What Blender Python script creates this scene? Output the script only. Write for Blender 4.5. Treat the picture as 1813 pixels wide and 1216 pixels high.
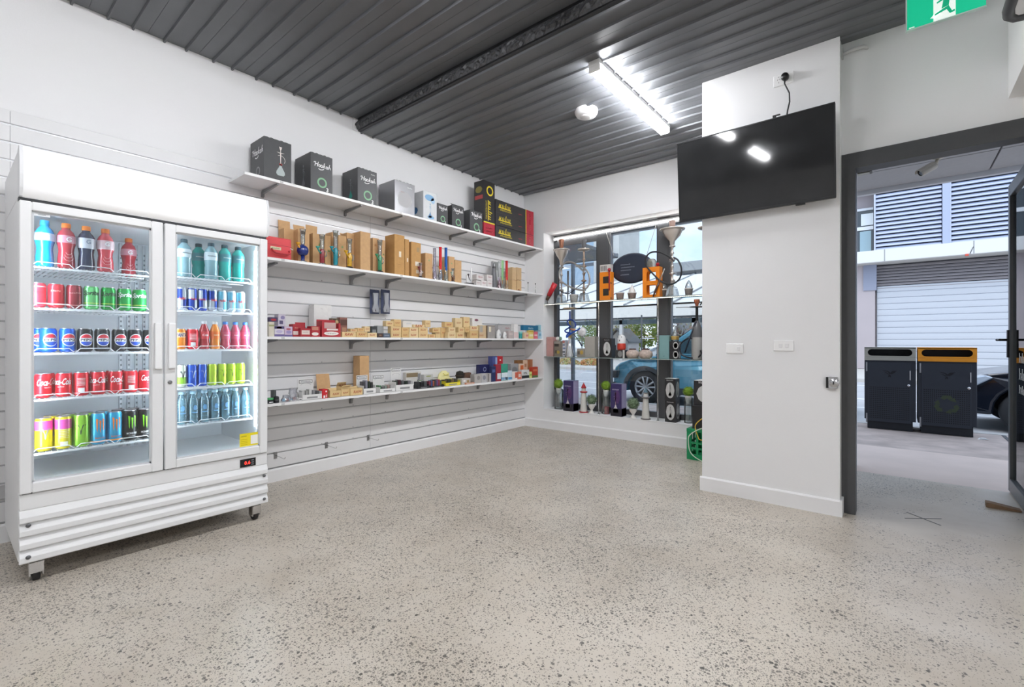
import bpy, bmesh, math, random
from math import pi, sin, cos, tan, radians, sqrt, atan2
from mathutils import Vector, Matrix
random.seed(7)
for _o in list(bpy.data.objects): bpy.data.objects.remove(_o)
SC = bpy.context.scene
COL = SC.collection

# ------------------------------------------------------------------ camera
FPX, CXP, HZ, EYE = 832.0, 906.5, 605.0, 1.15          # focal length in pixels, centre column, horizon row, eye height
CAM = Vector((3.966, -5.109, EYE))
TH = math.atan2(1590 - CXP, FPX)
cd = bpy.data.cameras.new('camera'); cam = bpy.data.objects.new('camera', cd); COL.objects.link(cam)
cam.location = CAM; cam.rotation_euler = (pi/2, 0, TH)
cd.sensor_width = 36; cd.lens = 36*FPX/1813; cd.shift_y = -3/1813; cd.clip_start = 0.02; cd.clip_end = 400
SC.camera = cam

# ------------------------------------------------------------------ sky, sun, exposure
W = bpy.data.worlds.new('world'); SC.world = W; W.use_nodes = True
nt = W.node_tree; nt.nodes.clear()
_out = nt.nodes.new('ShaderNodeOutputWorld'); _bg = nt.nodes.new('ShaderNodeBackground')
_tc = nt.nodes.new('ShaderNodeTexCoord'); _mp = nt.nodes.new('ShaderNodeMapping'); _mp.inputs['Scale'].default_value = (2.2, 2.2, 4.5)
_nz = nt.nodes.new('ShaderNodeTexNoise'); _nz.inputs['Scale'].default_value = 1.6; _nz.inputs['Detail'].default_value = 5
_cr = nt.nodes.new('ShaderNodeValToRGB'); _cr.color_ramp.elements[0].position = .36; _cr.color_ramp.elements[1].position = .64
_cr.color_ramp.elements[0].color = (.43, .60, .86, 1); _cr.color_ramp.elements[1].color = (.82, .87, .94, 1)
nt.links.new(_tc.outputs['Generated'], _mp.inputs[0]); nt.links.new(_mp.outputs[0], _nz.inputs['Vector'])
nt.links.new(_nz.outputs[0], _cr.inputs[0]); nt.links.new(_cr.outputs[0], _bg.inputs[0]); nt.links.new(_bg.outputs[0], _out.inputs[0])
_bg.inputs[1].default_value = 2.15
sun = bpy.data.lights.new('sun', 'SUN'); sun.energy = 1.0; sun.angle = radians(25); sun.color = (1, .97, .93)
so = bpy.data.objects.new('sun', sun); COL.objects.link(so); so.rotation_euler = (radians(40), 0, radians(-14))
cy = SC.cycles; cy.max_bounces = 7; cy.diffuse_bounces = 4; cy.glossy_bounces = 3; cy.transmission_bounces = 3; cy.transparent_max_bounces = 14
SC.view_settings.view_transform = 'Standard'; SC.view_settings.look = 'None'
SC.view_settings.gamma = 1; SC.view_settings.use_curve_mapping = False; SC.view_settings.exposure = 0.0
LAMP_E = 94.0                                          # glow of the ceiling battens' diffusers

# ------------------------------------------------------------------ helpers: camera geometry (real planes at real distances)
_F = Vector((-sin(TH), cos(TH), 0)); _R = Vector((cos(TH), sin(TH), 0)); _U = Vector((0, 0, 1))
def _ray(px, py): return _F + _R*((px-CXP)/FPX) + _U*((HZ-py)/FPX)
def onx(px, py, X=0.0): r = _ray(px, py); return CAM + r*((X-CAM.x)/r.x)
def ony(px, py, Y=0.0): r = _ray(px, py); return CAM + r*((Y-CAM.y)/r.y)
def onz(px, py, Z=0.0): r = _ray(px, py); return CAM + r*((Z-CAM.z)/r.z)
def crop(ox, oy, s): return lambda u, v: (ox+u/s, oy+v/s)

# ------------------------------------------------------------------ helpers: materials
def lin(c):
    if isinstance(c, str):
        c = tuple(int(c[i:i+2], 16)/255 for i in (0, 2, 4))
    return tuple((x/12.92 if x <= .04045 else ((x+.055)/1.055)**2.4) for x in c)
MATS = {}
def mat(col, rough=.5, metal=0.0, spec=.5, emit=0, noise=0.0, nscale=20, bump=0.0, bscale=60, coat=0, alpha=1.0, key=None, trans=0.0):
    k = key or (col, rough, metal, spec, emit, noise, nscale, bump, bscale, coat, alpha, trans)
    if k in MATS: return MATS[k]
    m = bpy.data.materials.new('m_%03d' % len(MATS)); m.use_nodes = True; MATS[k] = m
    n = m.node_tree.nodes; l = m.node_tree.links; b = n['Principled BSDF']
    c = lin(col) + (1,)
    b.inputs['Base Color'].default_value = c; b.inputs['Roughness'].default_value = rough; b.inputs['Metallic'].default_value = metal
    b.inputs['Specular IOR Level'].default_value = spec; b.inputs['Coat Weight'].default_value = coat; b.inputs['Alpha'].default_value = alpha
    b.inputs['Transmission Weight'].default_value = trans
    if emit and emit < 3: m.cycles.emission_sampling = 'NONE'
    if emit: b.inputs['Emission Color'].default_value = c; b.inputs['Emission Strength'].default_value = emit
    if noise or bump:
        tc = n.new('ShaderNodeTexCoord')
    if noise:
        t = n.new('ShaderNodeTexNoise'); t.inputs['Scale'].default_value = nscale; t.inputs['Detail'].default_value = 4
        l.new(tc.outputs['Object'], t.inputs['Vector'])
        mr = n.new('ShaderNodeMapRange'); mr.inputs[1].default_value = .3; mr.inputs[2].default_value = .7
        mr.inputs[3].default_value = 1-noise; mr.inputs[4].default_value = 1+noise*.5
        mx = n.new('ShaderNodeMix'); mx.data_type = 'RGBA'; mx.blend_type = 'MULTIPLY'; mx.inputs['Factor'].default_value = 1
        mx.inputs['A'].default_value = c
        l.new(t.outputs[0], mr.inputs[0]); l.new(mr.outputs[0], mx.inputs['B']); l.new(mx.outputs['Result'], b.inputs['Base Color'])
    if bump:
        t2 = n.new('ShaderNodeTexNoise'); t2.inputs['Scale'].default_value = bscale; t2.inputs['Detail'].default_value = 3
        l.new(tc.outputs['Object'], t2.inputs['Vector'])
        bp = n.new('ShaderNodeBump'); bp.inputs['Strength'].default_value = bump; bp.inputs['Distance'].default_value = .01
        l.new(t2.outputs[0], bp.inputs['Height']); l.new(bp.outputs[0], b.inputs['Normal'])
    return m
def clear(tint='ffffff', opaque=.06, rough=.02, key=None, body=None, bodyw=0.0):
    """thin clear glass or plastic: see-through with a mirror-like skin, optionally with a little coloured body"""
    k = ('clear', tint, opaque, rough, body, bodyw)
    if k in MATS: return MATS[k]
    m = bpy.data.materials.new('m_%03d' % len(MATS)); m.use_nodes = True; MATS[k] = m
    n = m.node_tree.nodes; l = m.node_tree.links; n.clear()
    o = n.new('ShaderNodeOutputMaterial'); t = n.new('ShaderNodeBsdfTransparent'); t.inputs[0].default_value = lin(tint)+(1,)
    g = n.new('ShaderNodeBsdfGlossy'); g.inputs['Roughness'].default_value = rough
    fr = n.new('ShaderNodeFresnel'); fr.inputs[0].default_value = 1.45
    ad = n.new('ShaderNodeMath'); ad.operation = 'ADD'; ad.inputs[1].default_value = opaque-.03; ad.use_clamp = True
    mx = n.new('ShaderNodeMixShader'); l.new(fr.outputs[0], ad.inputs[0]); l.new(ad.outputs[0], mx.inputs[0])
    src = t.outputs[0]
    if bodyw:
        d = n.new('ShaderNodeBsdfDiffuse'); d.inputs[0].default_value = lin(body)+(1,)
        m2 = n.new('ShaderNodeMixShader'); m2.inputs[0].default_value = bodyw; l.new(t.outputs[0], m2.inputs[1]); l.new(d.outputs[0], m2.inputs[2]); src = m2.outputs[0]
    l.new(src, mx.inputs[1]); l.new(g.outputs[0], mx.inputs[2]); l.new(mx.outputs[0], o.inputs[0])
    return m
WHITE = mat('f0f0f1', .55, noise=.02, nscale=3, bump=.03, bscale=120)
WALLP = mat('f0f0f1', .7, noise=.015, nscale=2, bump=.04, bscale=150)
GLOSSW = mat('eeeeef', .3)
CHROME = mat('d8d8da', .18, 1.0)
STEEL = mat('9b9c9e', .35, .9)
DARKG = mat('4a4b4d', .42, .25, noise=.05)
BLACKP = mat('17181a', .4)
CARD = mat('c9a274', .75, noise=.08, nscale=30)
CARD2 = mat('c0935a', .75, noise=.08, nscale=30)
TANBOX = mat('dcc08c', .7, noise=.06, nscale=40)
WTXT = mat('f4f4f4', .6)
BTXT = mat('1b1b1d', .6)
GLASS = clear('f0f2f2', .05)                             # shopfront glazing, with a tint added to dim the bright street

# ------------------------------------------------------------------ helpers: meshes
class MB:
    def __init__(s): s.v = []; s.f = []; s.m = []; s.sm = []
    def add(s, V, F, mi=0, smooth=False):
        k = len(s.v); s.v += [tuple(p) for p in V]
        for f in F: s.f.append(tuple(i+k for i in f)); s.m.append(mi); s.sm.append(smooth)
        return s
    def box(s, x0, x1, y0, y1, z0, z1, mi=0):
        V = [(x, y, z) for z in (z0, z1) for y in (y0, y1) for x in (x0, x1)]
        return s.add(V, [(0, 2, 3, 1), (4, 5, 7, 6), (0, 1, 5, 4), (2, 6, 7, 3), (0, 4, 6, 2), (1, 3, 7, 5)], mi)
    def prism(s, poly, a, b, axis='y', mi=0, smooth=False):
        """poly in the plane across AXIS: axis y -> (x,z); axis x -> (y,z); axis z -> (x,y)"""
        def P(p, t): return {'y': (p[0], t, p[1]), 'x': (t, p[0], p[1]), 'z': (p[0], p[1], t)}[axis]
        n = len(poly); V = [P(p, a) for p in poly] + [P(p, b) for p in poly]
        k = len(s.v); s.v += V
        F = [tuple(range(n)), tuple(range(2*n-1, n-1, -1))] + [(i, (i+1) % n, n+(i+1) % n, n+i) for i in range(n)]
        for q, f in enumerate(F): s.f.append(tuple(i+k for i in f)); s.m.append(mi); s.sm.append(smooth and q > 1)
        return s
    def lathe(s, prof, n=20, c=(0, 0, 0), mi=0, smooth=True, M=None, a0=0, a1=2*pi):
        """prof: (radius, height) from bottom to top"""
        V = []; F = []; full = abs(a1-a0-2*pi) < 1e-6; cols = n if full else n+1
        for r, z in prof:
            for i in range(cols):
                a = a0+(a1-a0)*i/n; V.append(Vector((c[0]+r*cos(a), c[1]+r*sin(a), c[2]+z)))
        for j in range(len(prof)-1):
            for i in range(n):
                i2 = (i+1) % cols
                F.append((j*cols+i, j*cols+i2, (j+1)*cols+i2, (j+1)*cols+i))
        if M is not None: V = [M @ p for p in V]
        return s.add(V, F, mi, smooth)
    def tube(s, pts, r, n=8, mi=0, cap=True):
        pts = [Vector(p) for p in pts]; V = []; F = []; m = len(pts)
        rr = r if isinstance(r, (list, tuple)) else [r]*m
        up = Vector((0, 0, 1)); prev = None
        for i, p in enumerate(pts):
            t = (pts[min(i+1, m-1)]-pts[max(i-1, 0)]).normalized()
            if prev is None:
                a = t.cross(up if abs(t.z) < .9 else Vector((1, 0, 0))).normalized()
            else:
                a = (prev - t*prev.dot(t))
                a = a.normalized() if a.length > 1e-6 else t.orthogonal().normalized()
            prev = a; b = t.cross(a)
            for k in range(n):
                w = 2*pi*k/n; V.append(p + (a*cos(w)+b*sin(w))*rr[i])
        for i in range(m-1):
            for k in range(n): F.append((i*n+k, i*n+(k+1) % n, (i+1)*n+(k+1) % n, (i+1)*n+k))
        k0 = len(s.v); s.add(V, F, mi, True)
        if cap:
            s.f.append(tuple(k0+k for k in range(n))[::-1]); s.m.append(mi); s.sm.append(False)
            s.f.append(tuple(k0+(m-1)*n+k for k in range(n))); s.m.append(mi); s.sm.append(False)
        return s
    def ball(s, c, r, n=16, mi=0, sz=1.0):
        pr = [(max(1e-4, r*cos(a)), r*sz*sin(a)) for a in [(-pi/2+pi*i/(n//2)) for i in range(n//2+1)]]
        return s.lathe(pr, n, c, mi)
    def flat(s, poly, frame, mi=0):
        """2-D polygon laid on a frame (origin, right, up)"""
        o, r, u = frame
        return s.add([o+r*p[0]+u*p[1] for p in poly], [tuple(range(len(poly)))], mi)
    def mesh(s, name, mats=None, bevel=0.0, seg=1):
        me = bpy.data.meshes.new(name); me.from_pydata(s.v, [], s.f)
        me.polygons.foreach_set('material_index', s.m); me.polygons.foreach_set('use_smooth', s.sm)
        bm = bmesh.new(); bm.from_mesh(me)
        bmesh.ops.recalc_face_normals(bm, faces=bm.faces)
        if bevel:
            es = [e for e in bm.edges if len(e.link_faces) == 2 and e.calc_face_angle(0) > .6]
            bmesh.ops.bevel(bm, geom=es, offset=bevel, segments=seg, affect='EDGES', profile=.6, clamp_overlap=True)
        bm.to_mesh(me); bm.free()
        for m in (mats if isinstance(mats, (list, tuple)) else [mats]):
            if m is not None: me.materials.append(m)
        return me
    def build(s, name, mats=None, parent=None, loc=None, rot=None, bevel=0.0, seg=1, label=None):
        return link(name, s.mesh(name, mats, bevel, seg), parent, loc, rot, label)
def link(name, me, parent=None, loc=None, rot=None, label=None):
    o = bpy.data.objects.new(name, me); COL.objects.link(o)
    if parent is not None: o.parent = parent
    if loc is not None: o.location = loc
    if rot is not None: o.rotation_euler = rot
    if label: o['label'] = label
    return o
LABELS = set()
def tag(o, label, cat, group=None, kind=None):
    assert label not in LABELS or group, label
    LABELS.add(label)
    o['label'] = label; o['category'] = cat
    if group: o['group'] = group
    if kind: o['kind'] = kind
    return o
def thing(name, label, cat, loc=(0, 0, 0), rotz=0.0, group=None):
    o = bpy.data.objects.new(name, None); COL.objects.link(o); o.empty_display_size = .05
    o.location = loc; o.rotation_euler = (0, 0, rotz)
    return tag(o, label, cat, group)
def struct(o, label=None):
    o['kind'] = 'structure'
    if label: o['label'] = label
    return o
def box1(x0, x1, y0, y1, z0, z1): return MB().box(x0, x1, y0, y1, z0, z1)
def V3(*a): return Vector(a)
# frames on a local box with width w (x), depth d (y), front at -y
def fr_front(d, e=.0006): return lambda x, z: (V3(x, -d/2-e, z), V3(1, 0, 0), V3(0, 0, 1))
def fr_left(w, e=.0006): return lambda y, z: (V3(-w/2-e, -y, z), V3(0, -1, 0), V3(0, 0, 1))
def fr_right(w, e=.0006): return lambda y, z: (V3(w/2+e, y, z), V3(0, 1, 0), V3(0, 0, 1))
_TX = {}
def txt(body, w=None, h=None, shear=0.0, bold=0.0, maxw=None):
    k = (body, shear, bold)
    if body[0] == '~' and k not in _TX:                  # print too small to read: strokes of uneven height, '~~' joined by a base line
        n = int(body.strip('~')); V = []; F = []; rr = random.Random(n*7+len(body))
        for i in range(n):
            for (x, y0, w_, h_) in ((i*.62, 0, .13, rr.choice((.5, .55, .75))), (i*.62+.28, rr.choice((0, .1)), .12, rr.choice((.4, .5, .5))), (i*.62, rr.choice((0, .2, .4)), .40, .11)):
                q = len(V); V += [(x, y0), (x+w_, y0), (x+w_+h_*shear, y0+h_), (x+h_*shear, y0+h_)]; F.append((q, q+1, q+2, q+3))
        if body[1] == '~': q = len(V); V += [(-.1, -.06), (n*.62, -.06), (n*.62, .10), (-.1, .10)]; F.append((q, q+1, q+2, q+3))
        tw = n*.62; V = [(a-tw/2, b-.33) for a, b in V]; _TX[k] = (V, F, tw, .72)
    if k not in _TX:
        c = bpy.data.curves.new('t', 'FONT'); c.body = body; c.size = 1; c.shear = shear; c.offset = bold; c.resolution_u = 2; c.fill_mode = 'FRONT'
        o = bpy.data.objects.new('t', c); COL.objects.link(o)
        bpy.context.view_layer.update()
        me = o.to_mesh()
        V = [(p.co.x, p.co.y) for p in me.vertices]; F = [tuple(p.vertices) for p in me.polygons]
        o.to_mesh_clear(); bpy.data.objects.remove(o); bpy.data.curves.remove(c)
        x0 = min(p[0] for p in V); x1 = max(p[0] for p in V); y0 = min(p[1] for p in V); y1 = max(p[1] for p in V)
        V = [(p[0]-(x0+x1)/2, p[1]-(y0+y1)/2) for p in V]
        _TX[k] = (V, F, x1-x0, y1-y0)
    V, F, tw, thh = _TX[k]
    s = (w/tw) if w else h/thh
    sy = s if not (w and h) else h/thh
    if maxw and s*tw > maxw: s = maxw/tw; sy = s
    return [(p[0]*s, p[1]*sy) for p in V], F
def puttext(mb, body, frame, w=None, h=None, shear=0.0, bold=0.0, mi=0, rot=0.0, maxw=None):
    V, F = txt(body, w, h, shear, bold, maxw); o, r, u = frame
    if rot: V = [(p[0]*cos(rot)-p[1]*sin(rot), p[0]*sin(rot)+p[1]*cos(rot)) for p in V]
    return mb.add([o+r*p[0]+u*p[1] for p in V], F, mi)
def wrap(mb, V, F, r, z, a=0.0, mi=0):
    """lay 2-D artwork (x along the circumference, y up) round an upright cylinder, centred on its front (-y)"""
    return mb.add([(r*sin(p[0]/r+a), -r*cos(p[0]/r+a), z+p[1]) for p in V], F, mi)
def ell(rx, ry, y0=-1.0, y1=1.0, n=10, cx=0, cy=0):
    """part of an ellipse between heights y0..y1 (fractions of ry) as vertical strips"""
    V = []; F = []
    for i in range(n+1):
        x = -rx+2*rx*i/n; t = ry*sqrt(max(0, 1-(x/rx)**2))
        V += [(cx+x, cy+max(-t, min(t, y0*ry))), (cx+x, cy+max(-t, min(t, y1*ry)))]
    for i in range(n): F.append((2*i, 2*i+2, 2*i+3, 2*i+1))
    return V, F
def rect(w, h, cx=0, cy=0, n=1):
    V = []; F = []
    for i in range(n+1): x = cx-w/2+w*i/n; V += [(x, cy-h/2), (x, cy+h/2)]
    for i in range(n): F.append((2*i, 2*i+2, 2*i+3, 2*i+1))
    return V, F
def ring(ro, ri, n=24, sx=1.0, a0=0.0, a1=2*pi):
    V = []; F = []
    for i in range(n+1):
        a = a0+(a1-a0)*i/n; V += [(ro*cos(a)*sx, ro*sin(a)), (ri*cos(a)*sx, ri*sin(a))]
    for i in range(n): F.append((2*i, 2*i+2, 2*i+3, 2*i+1))
    return V, F
def put(mb, VF, frame, mi=0, dx=0, dy=0):
    o, r, u = frame
    return mb.add([o+r*(p[0]+dx)+u*(p[1]+dy) for p in VF[0]], VF[1], mi)
def outline(profile_pts):                               # symmetric silhouette from (halfwidth, height) pairs, as strips
    V = []; F = []
    for hw, z in profile_pts: V += [(-hw, z), (hw, z)]
    for i in range(len(profile_pts)-1): F.append((2*i, 2*i+1, 2*i+3, 2*i+2))
    return V, F
ORD = ['first', 'second', 'third', 'fourth', 'fifth', 'sixth', 'seventh', 'eighth', 'ninth', 'tenth', 'eleventh', 'twelfth', 'thirteenth', 'fourteenth', 'fifteenth', 'sixteenth']
WALLROT = pi/2                                          # things standing on the wall shelves face +x
# ================================================================== the room shell
def node_floor():
    m = bpy.data.materials.new('polished_concrete'); m.use_nodes = True
    n = m.node_tree.nodes; l = m.node_tree.links; b = n['Principled BSDF']
    tc = n.new('ShaderNodeTexCoord'); co = tc.outputs['Object']
    def noise(s, d=4, rough=.55):
        t = n.new('ShaderNodeTexNoise'); t.inputs['Scale'].default_value = s; t.inputs['Detail'].default_value = d; t.inputs['Roughness'].default_value = rough
        l.new(co, t.inputs['Vector']); return t.outputs[0]
    def mr(src, a, bb, c, d):
        q = n.new('ShaderNodeMapRange'); l.new(src, q.inputs[0])
        for i, v in enumerate((a, bb, c, d)): q.inputs[1+i].default_value = v
        return q.outputs[0]
    def math(op, a, bb):
        q = n.new('ShaderNodeMath'); q.operation = op
        for i, v in enumerate((a, bb)):
            if isinstance(v, (int, float)): q.inputs[i].default_value = v
            else: l.new(v, q.inputs[i])
        return q.outputs[0]
    def mix(f, a, bb):
        q = n.new('ShaderNodeMix'); q.data_type = 'RGBA'
        for k, v in (('Factor', f), ('A', a), ('B', bb)):
            if isinstance(v, (tuple, float, int)): q.inputs[k].default_value = v
            else: l.new(v, q.inputs[k])
        return q.outputs['Result']
    base = mix(mr(noise(1.3), .35, .68, 0, 1), lin('cdc4b7')+(1,), lin('b9afa1')+(1,))
    base = mix(mr(noise(4, 5, .65), .4, .75, 0, .5), base, lin('d2ccc2')+(1,))
    # exposed aggregate: dark chips, thinning out in patches and towards the entrance
    sep = n.new('ShaderNodeSeparateXYZ'); l.new(co, sep.inputs[0])
    dens = math('ADD', mr(noise(.9, 3), .36, .62, 0.22, .62), mr(noise(3.1, 3), .35, .65, -.12, .16))
    ent = math('MULTIPLY', mr(sep.outputs['X'], 3.3, 4.6, 0, 1), mr(sep.outputs['Y'], -3.8, -1.6, 0, 1))
    dens = math('SUBTRACT', dens, math('MULTIPLY', ent, .52))
    out = base
    for scale, amt, col in ((98, 1.1, '534e49'), (185, 1.15, '6d675f'), (60, .30, '4a4643')):
        mpn = n.new('ShaderNodeMapping'); mpn.inputs['Location'].default_value = (scale*.013, scale*.07, 0); l.new(co, mpn.inputs[0])
        wn = n.new('ShaderNodeTexNoise'); wn.inputs['Scale'].default_value = 90; l.new(mpn.outputs[0], wn.inputs['Vector'])
        v = n.new('ShaderNodeTexVoronoi'); v.inputs['Scale'].default_value = scale; v.voronoi_dimensions = '2D'
        dv = n.new('ShaderNodeVectorMath'); dv.operation = 'MULTIPLY_ADD'; l.new(wn.outputs[1], dv.inputs[0]); dv.inputs[1].default_value = (.006, .006, 0); l.new(mpn.outputs[0], dv.inputs[2])
        l.new(dv.outputs[0], v.inputs['Vector'])
        sc = n.new('ShaderNodeSeparateColor'); l.new(v.outputs['Color'], sc.inputs[0])
        size = math('MULTIPLY', sc.outputs[0], .48)
        on = math('LESS_THAN', v.outputs['Distance'], size)
        keep = math('LESS_THAN', sc.outputs[1], math('MULTIPLY', dens, amt))
        fac = math('MULTIPLY', math('MULTIPLY', on, keep), mr(sc.outputs[2], 0, 1, .45, .95))
        out = mix(fac, out, lin(col)+(1,))
    l.new(out, b.inputs['Base Color'])
    l.new(mr(noise(2.2), .3, .7, .32, .44), b.inputs['Roughness'])
    b.inputs['Specular IOR Level'].default_value = .5
    return m
struct(box1(-.25, 8, -8.9, .08, -.12, 0).build('floor', node_floor()), 'polished beige concrete floor with dark exposed stone chips')

ZU, ZL, YSTEP = 3.27, 3.16, -2.58                        # upper and lower ceiling, step
# wall on the slat-board side: plaster above, slats below
wl = struct(MB().box(-.20, -.022, -8.9, .3, 0, 3.45).build('wall_left', WALLP), 'white plaster wall faced with slatted display board')
SLAT = mat('e4e4e5', .42, noise=.015, nscale=2)
GROOVE = mat('bfc0c3', .42, .7)
MB().box(-.022, -.0075, -6.2, -.002, .11, 2.485).build('groove_liner', GROOVE, wl)
PITCH, G0 = .1035, .1295
_sl = {}
for k in range(23):
    z0 = G0+PITCH*k+(.0052 if k else -.012); z1 = G0+PITCH*(k+1)-.0052
    if k == 22: z1 = 2.49
    for (ya, yb) in ((-6.2, -4.853), (-4.85, -2.4535), (-2.4505, -.002)):
        key = (round(z1-z0, 4), ya)
        if key not in _sl: _sl[key] = MB().prism([(-.0075, 0), (-.003, 0), (0, .002), (0, z1-z0-.002), (-.003, z1-z0), (-.0075, z1-z0)], ya, yb, 'y').mesh('slat', SLAT)
        link('slat', _sl[key], wl, (0, 0, z0))
# little screws that hold the boards
_sc = MB().lathe([(.0001, .0015), (.004, .001), (.0045, 0)], 8, M=Matrix.Rotation(pi/2, 4, 'Y')).mesh('screw', STEEL)
for y in (-2.95, -2.64, -2.28, -1.7, -1.1, -.55):
    for k in (1, 2, 3, 4, 8, 12, 15): link('screw', _sc, wl, (.0005, y, G0+PITCH*k+.012))
struct(MB().prism([(0, 0), (.014, 0), (.014, .095), (.008, .108), (0, .108)], -8.5, -.014, 'y').build('baseboard_left', WHITE), 'white skirting board under the slatted wall')

# window wall (far side), with its opening and sill
WX0, WX1, WZ0, WZ1, WYF = .315, 2.79, .26, 2.60, .24
wb = struct(MB().box(-.022, WX0, 0, .34, 0, 3.45).box(WX0, WX1, 0, .34, 0, WZ0-.012).box(WX0, WX1, 0, .34, WZ1, 3.45).build('wall_back', WALLP), 'white wall around the shop window')
MB().box(WX0, WX1, -.004, WYF+.02, WZ0-.012, WZ0).build('window_sill', WHITE, wb, bevel=.002)
struct(MB().prism([(0, 0), (-.014, 0), (-.014, .10), (-.008, .112), (0, .112)], .014, WX1, 'x').build('baseboard_back', WHITE), 'white skirting board under the shop window')
# projecting pier with the television
PX0, PX1, PYF = 2.79, 3.67, -1.35
struct(MB().box(PX0, PX1, PYF, .34, 0, 3.40).build('wall_center', WALLP), 'white projecting pier between window and entrance')
struct(MB().prism([(-.014, 0), (-.014, .098), (-.006, .108), (0, .108), (0, 0)], PX0-.014, PX1, 'x').build('baseboard_center', WHITE, loc=(0, PYF, 0)), 'white skirting board at the foot of the pier')
MB().box(PX1, PX1+.014, -.014, .1025, 0, .108).build('return_board', WHITE, bpy.data.objects['baseboard_center'])
# entrance wall
DX0, DX1, DZ, DY = 3.671, 4.80, 2.408, -1.235
struct(MB().box(PX1, 8, DY, -1.02, DZ, 3.45).box(DX1, 8, DY, -1.02, 0, DZ).build('wall_front', WALLP), 'white wall above the entrance door')
struct(MB().box(7.6, 7.8, -8.9, -1.02, 0, 3.45).build('wall_right', WALLP), 'white side wall of the shop')
struct(MB().box(-.2, 7.8, -8.9, -8.7, 0, 3.45).build('wall_rear', WALLP), 'white rear wall of the shop')
struct(MB().box(5.9, 6.1, -1.02, .3, 0, 3.45).build('wall_entry', WALLP), 'white return wall of the entrance porch')

# ceiling: dark profiled steel sheets, a low part by the window and a higher one
CEIL = mat('6c6e72', .42, .1, noise=.06, nscale=5)
ce = struct(MB().box(-.2, 8, -8.9, .34, 3.42, 3.5).build('ceiling', CEIL), 'charcoal profiled metal ceiling in two levels')
def deck(zb, hh):
    p = [(0, 0), (.004, -hh), (.014, -hh), (.018, 0), (.130, 0), (.134, -hh), (.144, -hh), (.148, 0), (.215, 0), (.2155, .003), (.2175, .003), (.218, 0), (.305, 0)]
    q = p + [(.305, .06), (0, .06)]
    return MB().prism([(a, b) for a, b in q], -.02, 7.6, 'x').mesh('ceiling_sheet', CEIL)
_dk = deck(ZU, .020); y = YSTEP-.012-.305
while y > -8.7: link('ceiling_sheet', _dk, ce, (0, y, ZU)); y -= .305
_dk2 = deck(ZL, .014); y = YSTEP+.03
while y < .0:
    link('ceiling_sheet', _dk2, ce, (0, y, ZL)); y += .305
MB().box(-.023, -.004, -8.7, YSTEP, ZU+.001, 3.42).build('end_closer', CEIL, ce); MB().box(-.023, -.004, YSTEP, .0, ZL+.001, 3.42).build('end_closer', CEIL, ce); MB().box(0, 3.0, -.02, -.001, ZL+.001, 3.42).build('end_closer', CEIL, ce)
# the step between them: a drop with a rough fire-seal bead
MB().box(-.02, 7.6, YSTEP, YSTEP+.03, ZL, 3.42).build('ceiling_step', mat('3c3d40', .5), ce)
_sb = MB(); rnd = random.Random(3); nx = 420; prof = 7
for i in range(nx+1):
    x = 7.6*i/nx
    for j in range(prof):
        a = j/(prof-1); r = rnd.uniform(-.012, .012)*(1 if 0 < j < prof-1 else .2)
        _sb.v.append((x+rnd.uniform(-.006, .006), YSTEP-.012-.020*sin(a*pi)+r, ZL+.004+a*.085+r*.6))
for i in range(nx):
    for j in range(prof-1): _sb.f.append((i*prof+j, (i+1)*prof+j, (i+1)*prof+j+1, i*prof+j+1)); _sb.m.append(0); _sb.sm.append(False)
_sb.build('sealant_bead', mat('48494c', .45, noise=.3, nscale=60), ce)
MB().box(-.03, -.012, YSTEP-.05, YSTEP+.002, ZL-.004, ZU+.03).build('plaster_step', WALLP, wl)
# white-painted low bulkhead beside the entrance
_bk = ony(1785, 175, -1.235)
struct(MB().box(_bk.x, 7.6, -3.2, -1.235, _bk.z, 3.42).build('trim_1', mat('f2f2f2', .6)), 'white boxed bulkhead beside the entrance')

# ================================================================== window 1: frame, mullions, panes
FR = mat('58595b', .38, .25)
wf = MB()
wf.box(WX0, WX0+.052, WYF, WYF+.07, WZ0, WZ1).box(WX0, WX1, WYF, WYF+.07, WZ1-.085, WZ1).box(WX0, WX1, WYF, WYF+.07, WZ0, WZ0+.065)
w1 = struct(wf.build('window_1', FR, bevel=.003), 'dark framed shop window of several tall panes')
MULL = [(.985, 1.165), (1.785, 1.935)]
for a, b in MULL:
    MB().box(a, b, WYF-.012, WYF+.09, WZ0, WZ1).box(a+.018, b-.018, WYF-.02, WYF-.012, WZ0+.01, WZ1-.01).build('mullion', FR, w1, bevel=.003)
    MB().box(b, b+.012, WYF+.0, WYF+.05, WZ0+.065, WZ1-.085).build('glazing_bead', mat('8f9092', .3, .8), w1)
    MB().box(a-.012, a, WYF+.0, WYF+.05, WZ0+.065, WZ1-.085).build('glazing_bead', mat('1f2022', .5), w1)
for a, b in ((WX0+.052, .985), (1.165, 1.785), (1.935, WX1)):
    MB().box(a, b, WYF+.03, WYF+.036, WZ0+.06, WZ1-.08).build('pane', GLASS, w1)
MB().box(WX0, .985, WYF-.005, WYF, WZ1-.16, WZ1-.085).build('top_rail', FR, w1)

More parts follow.
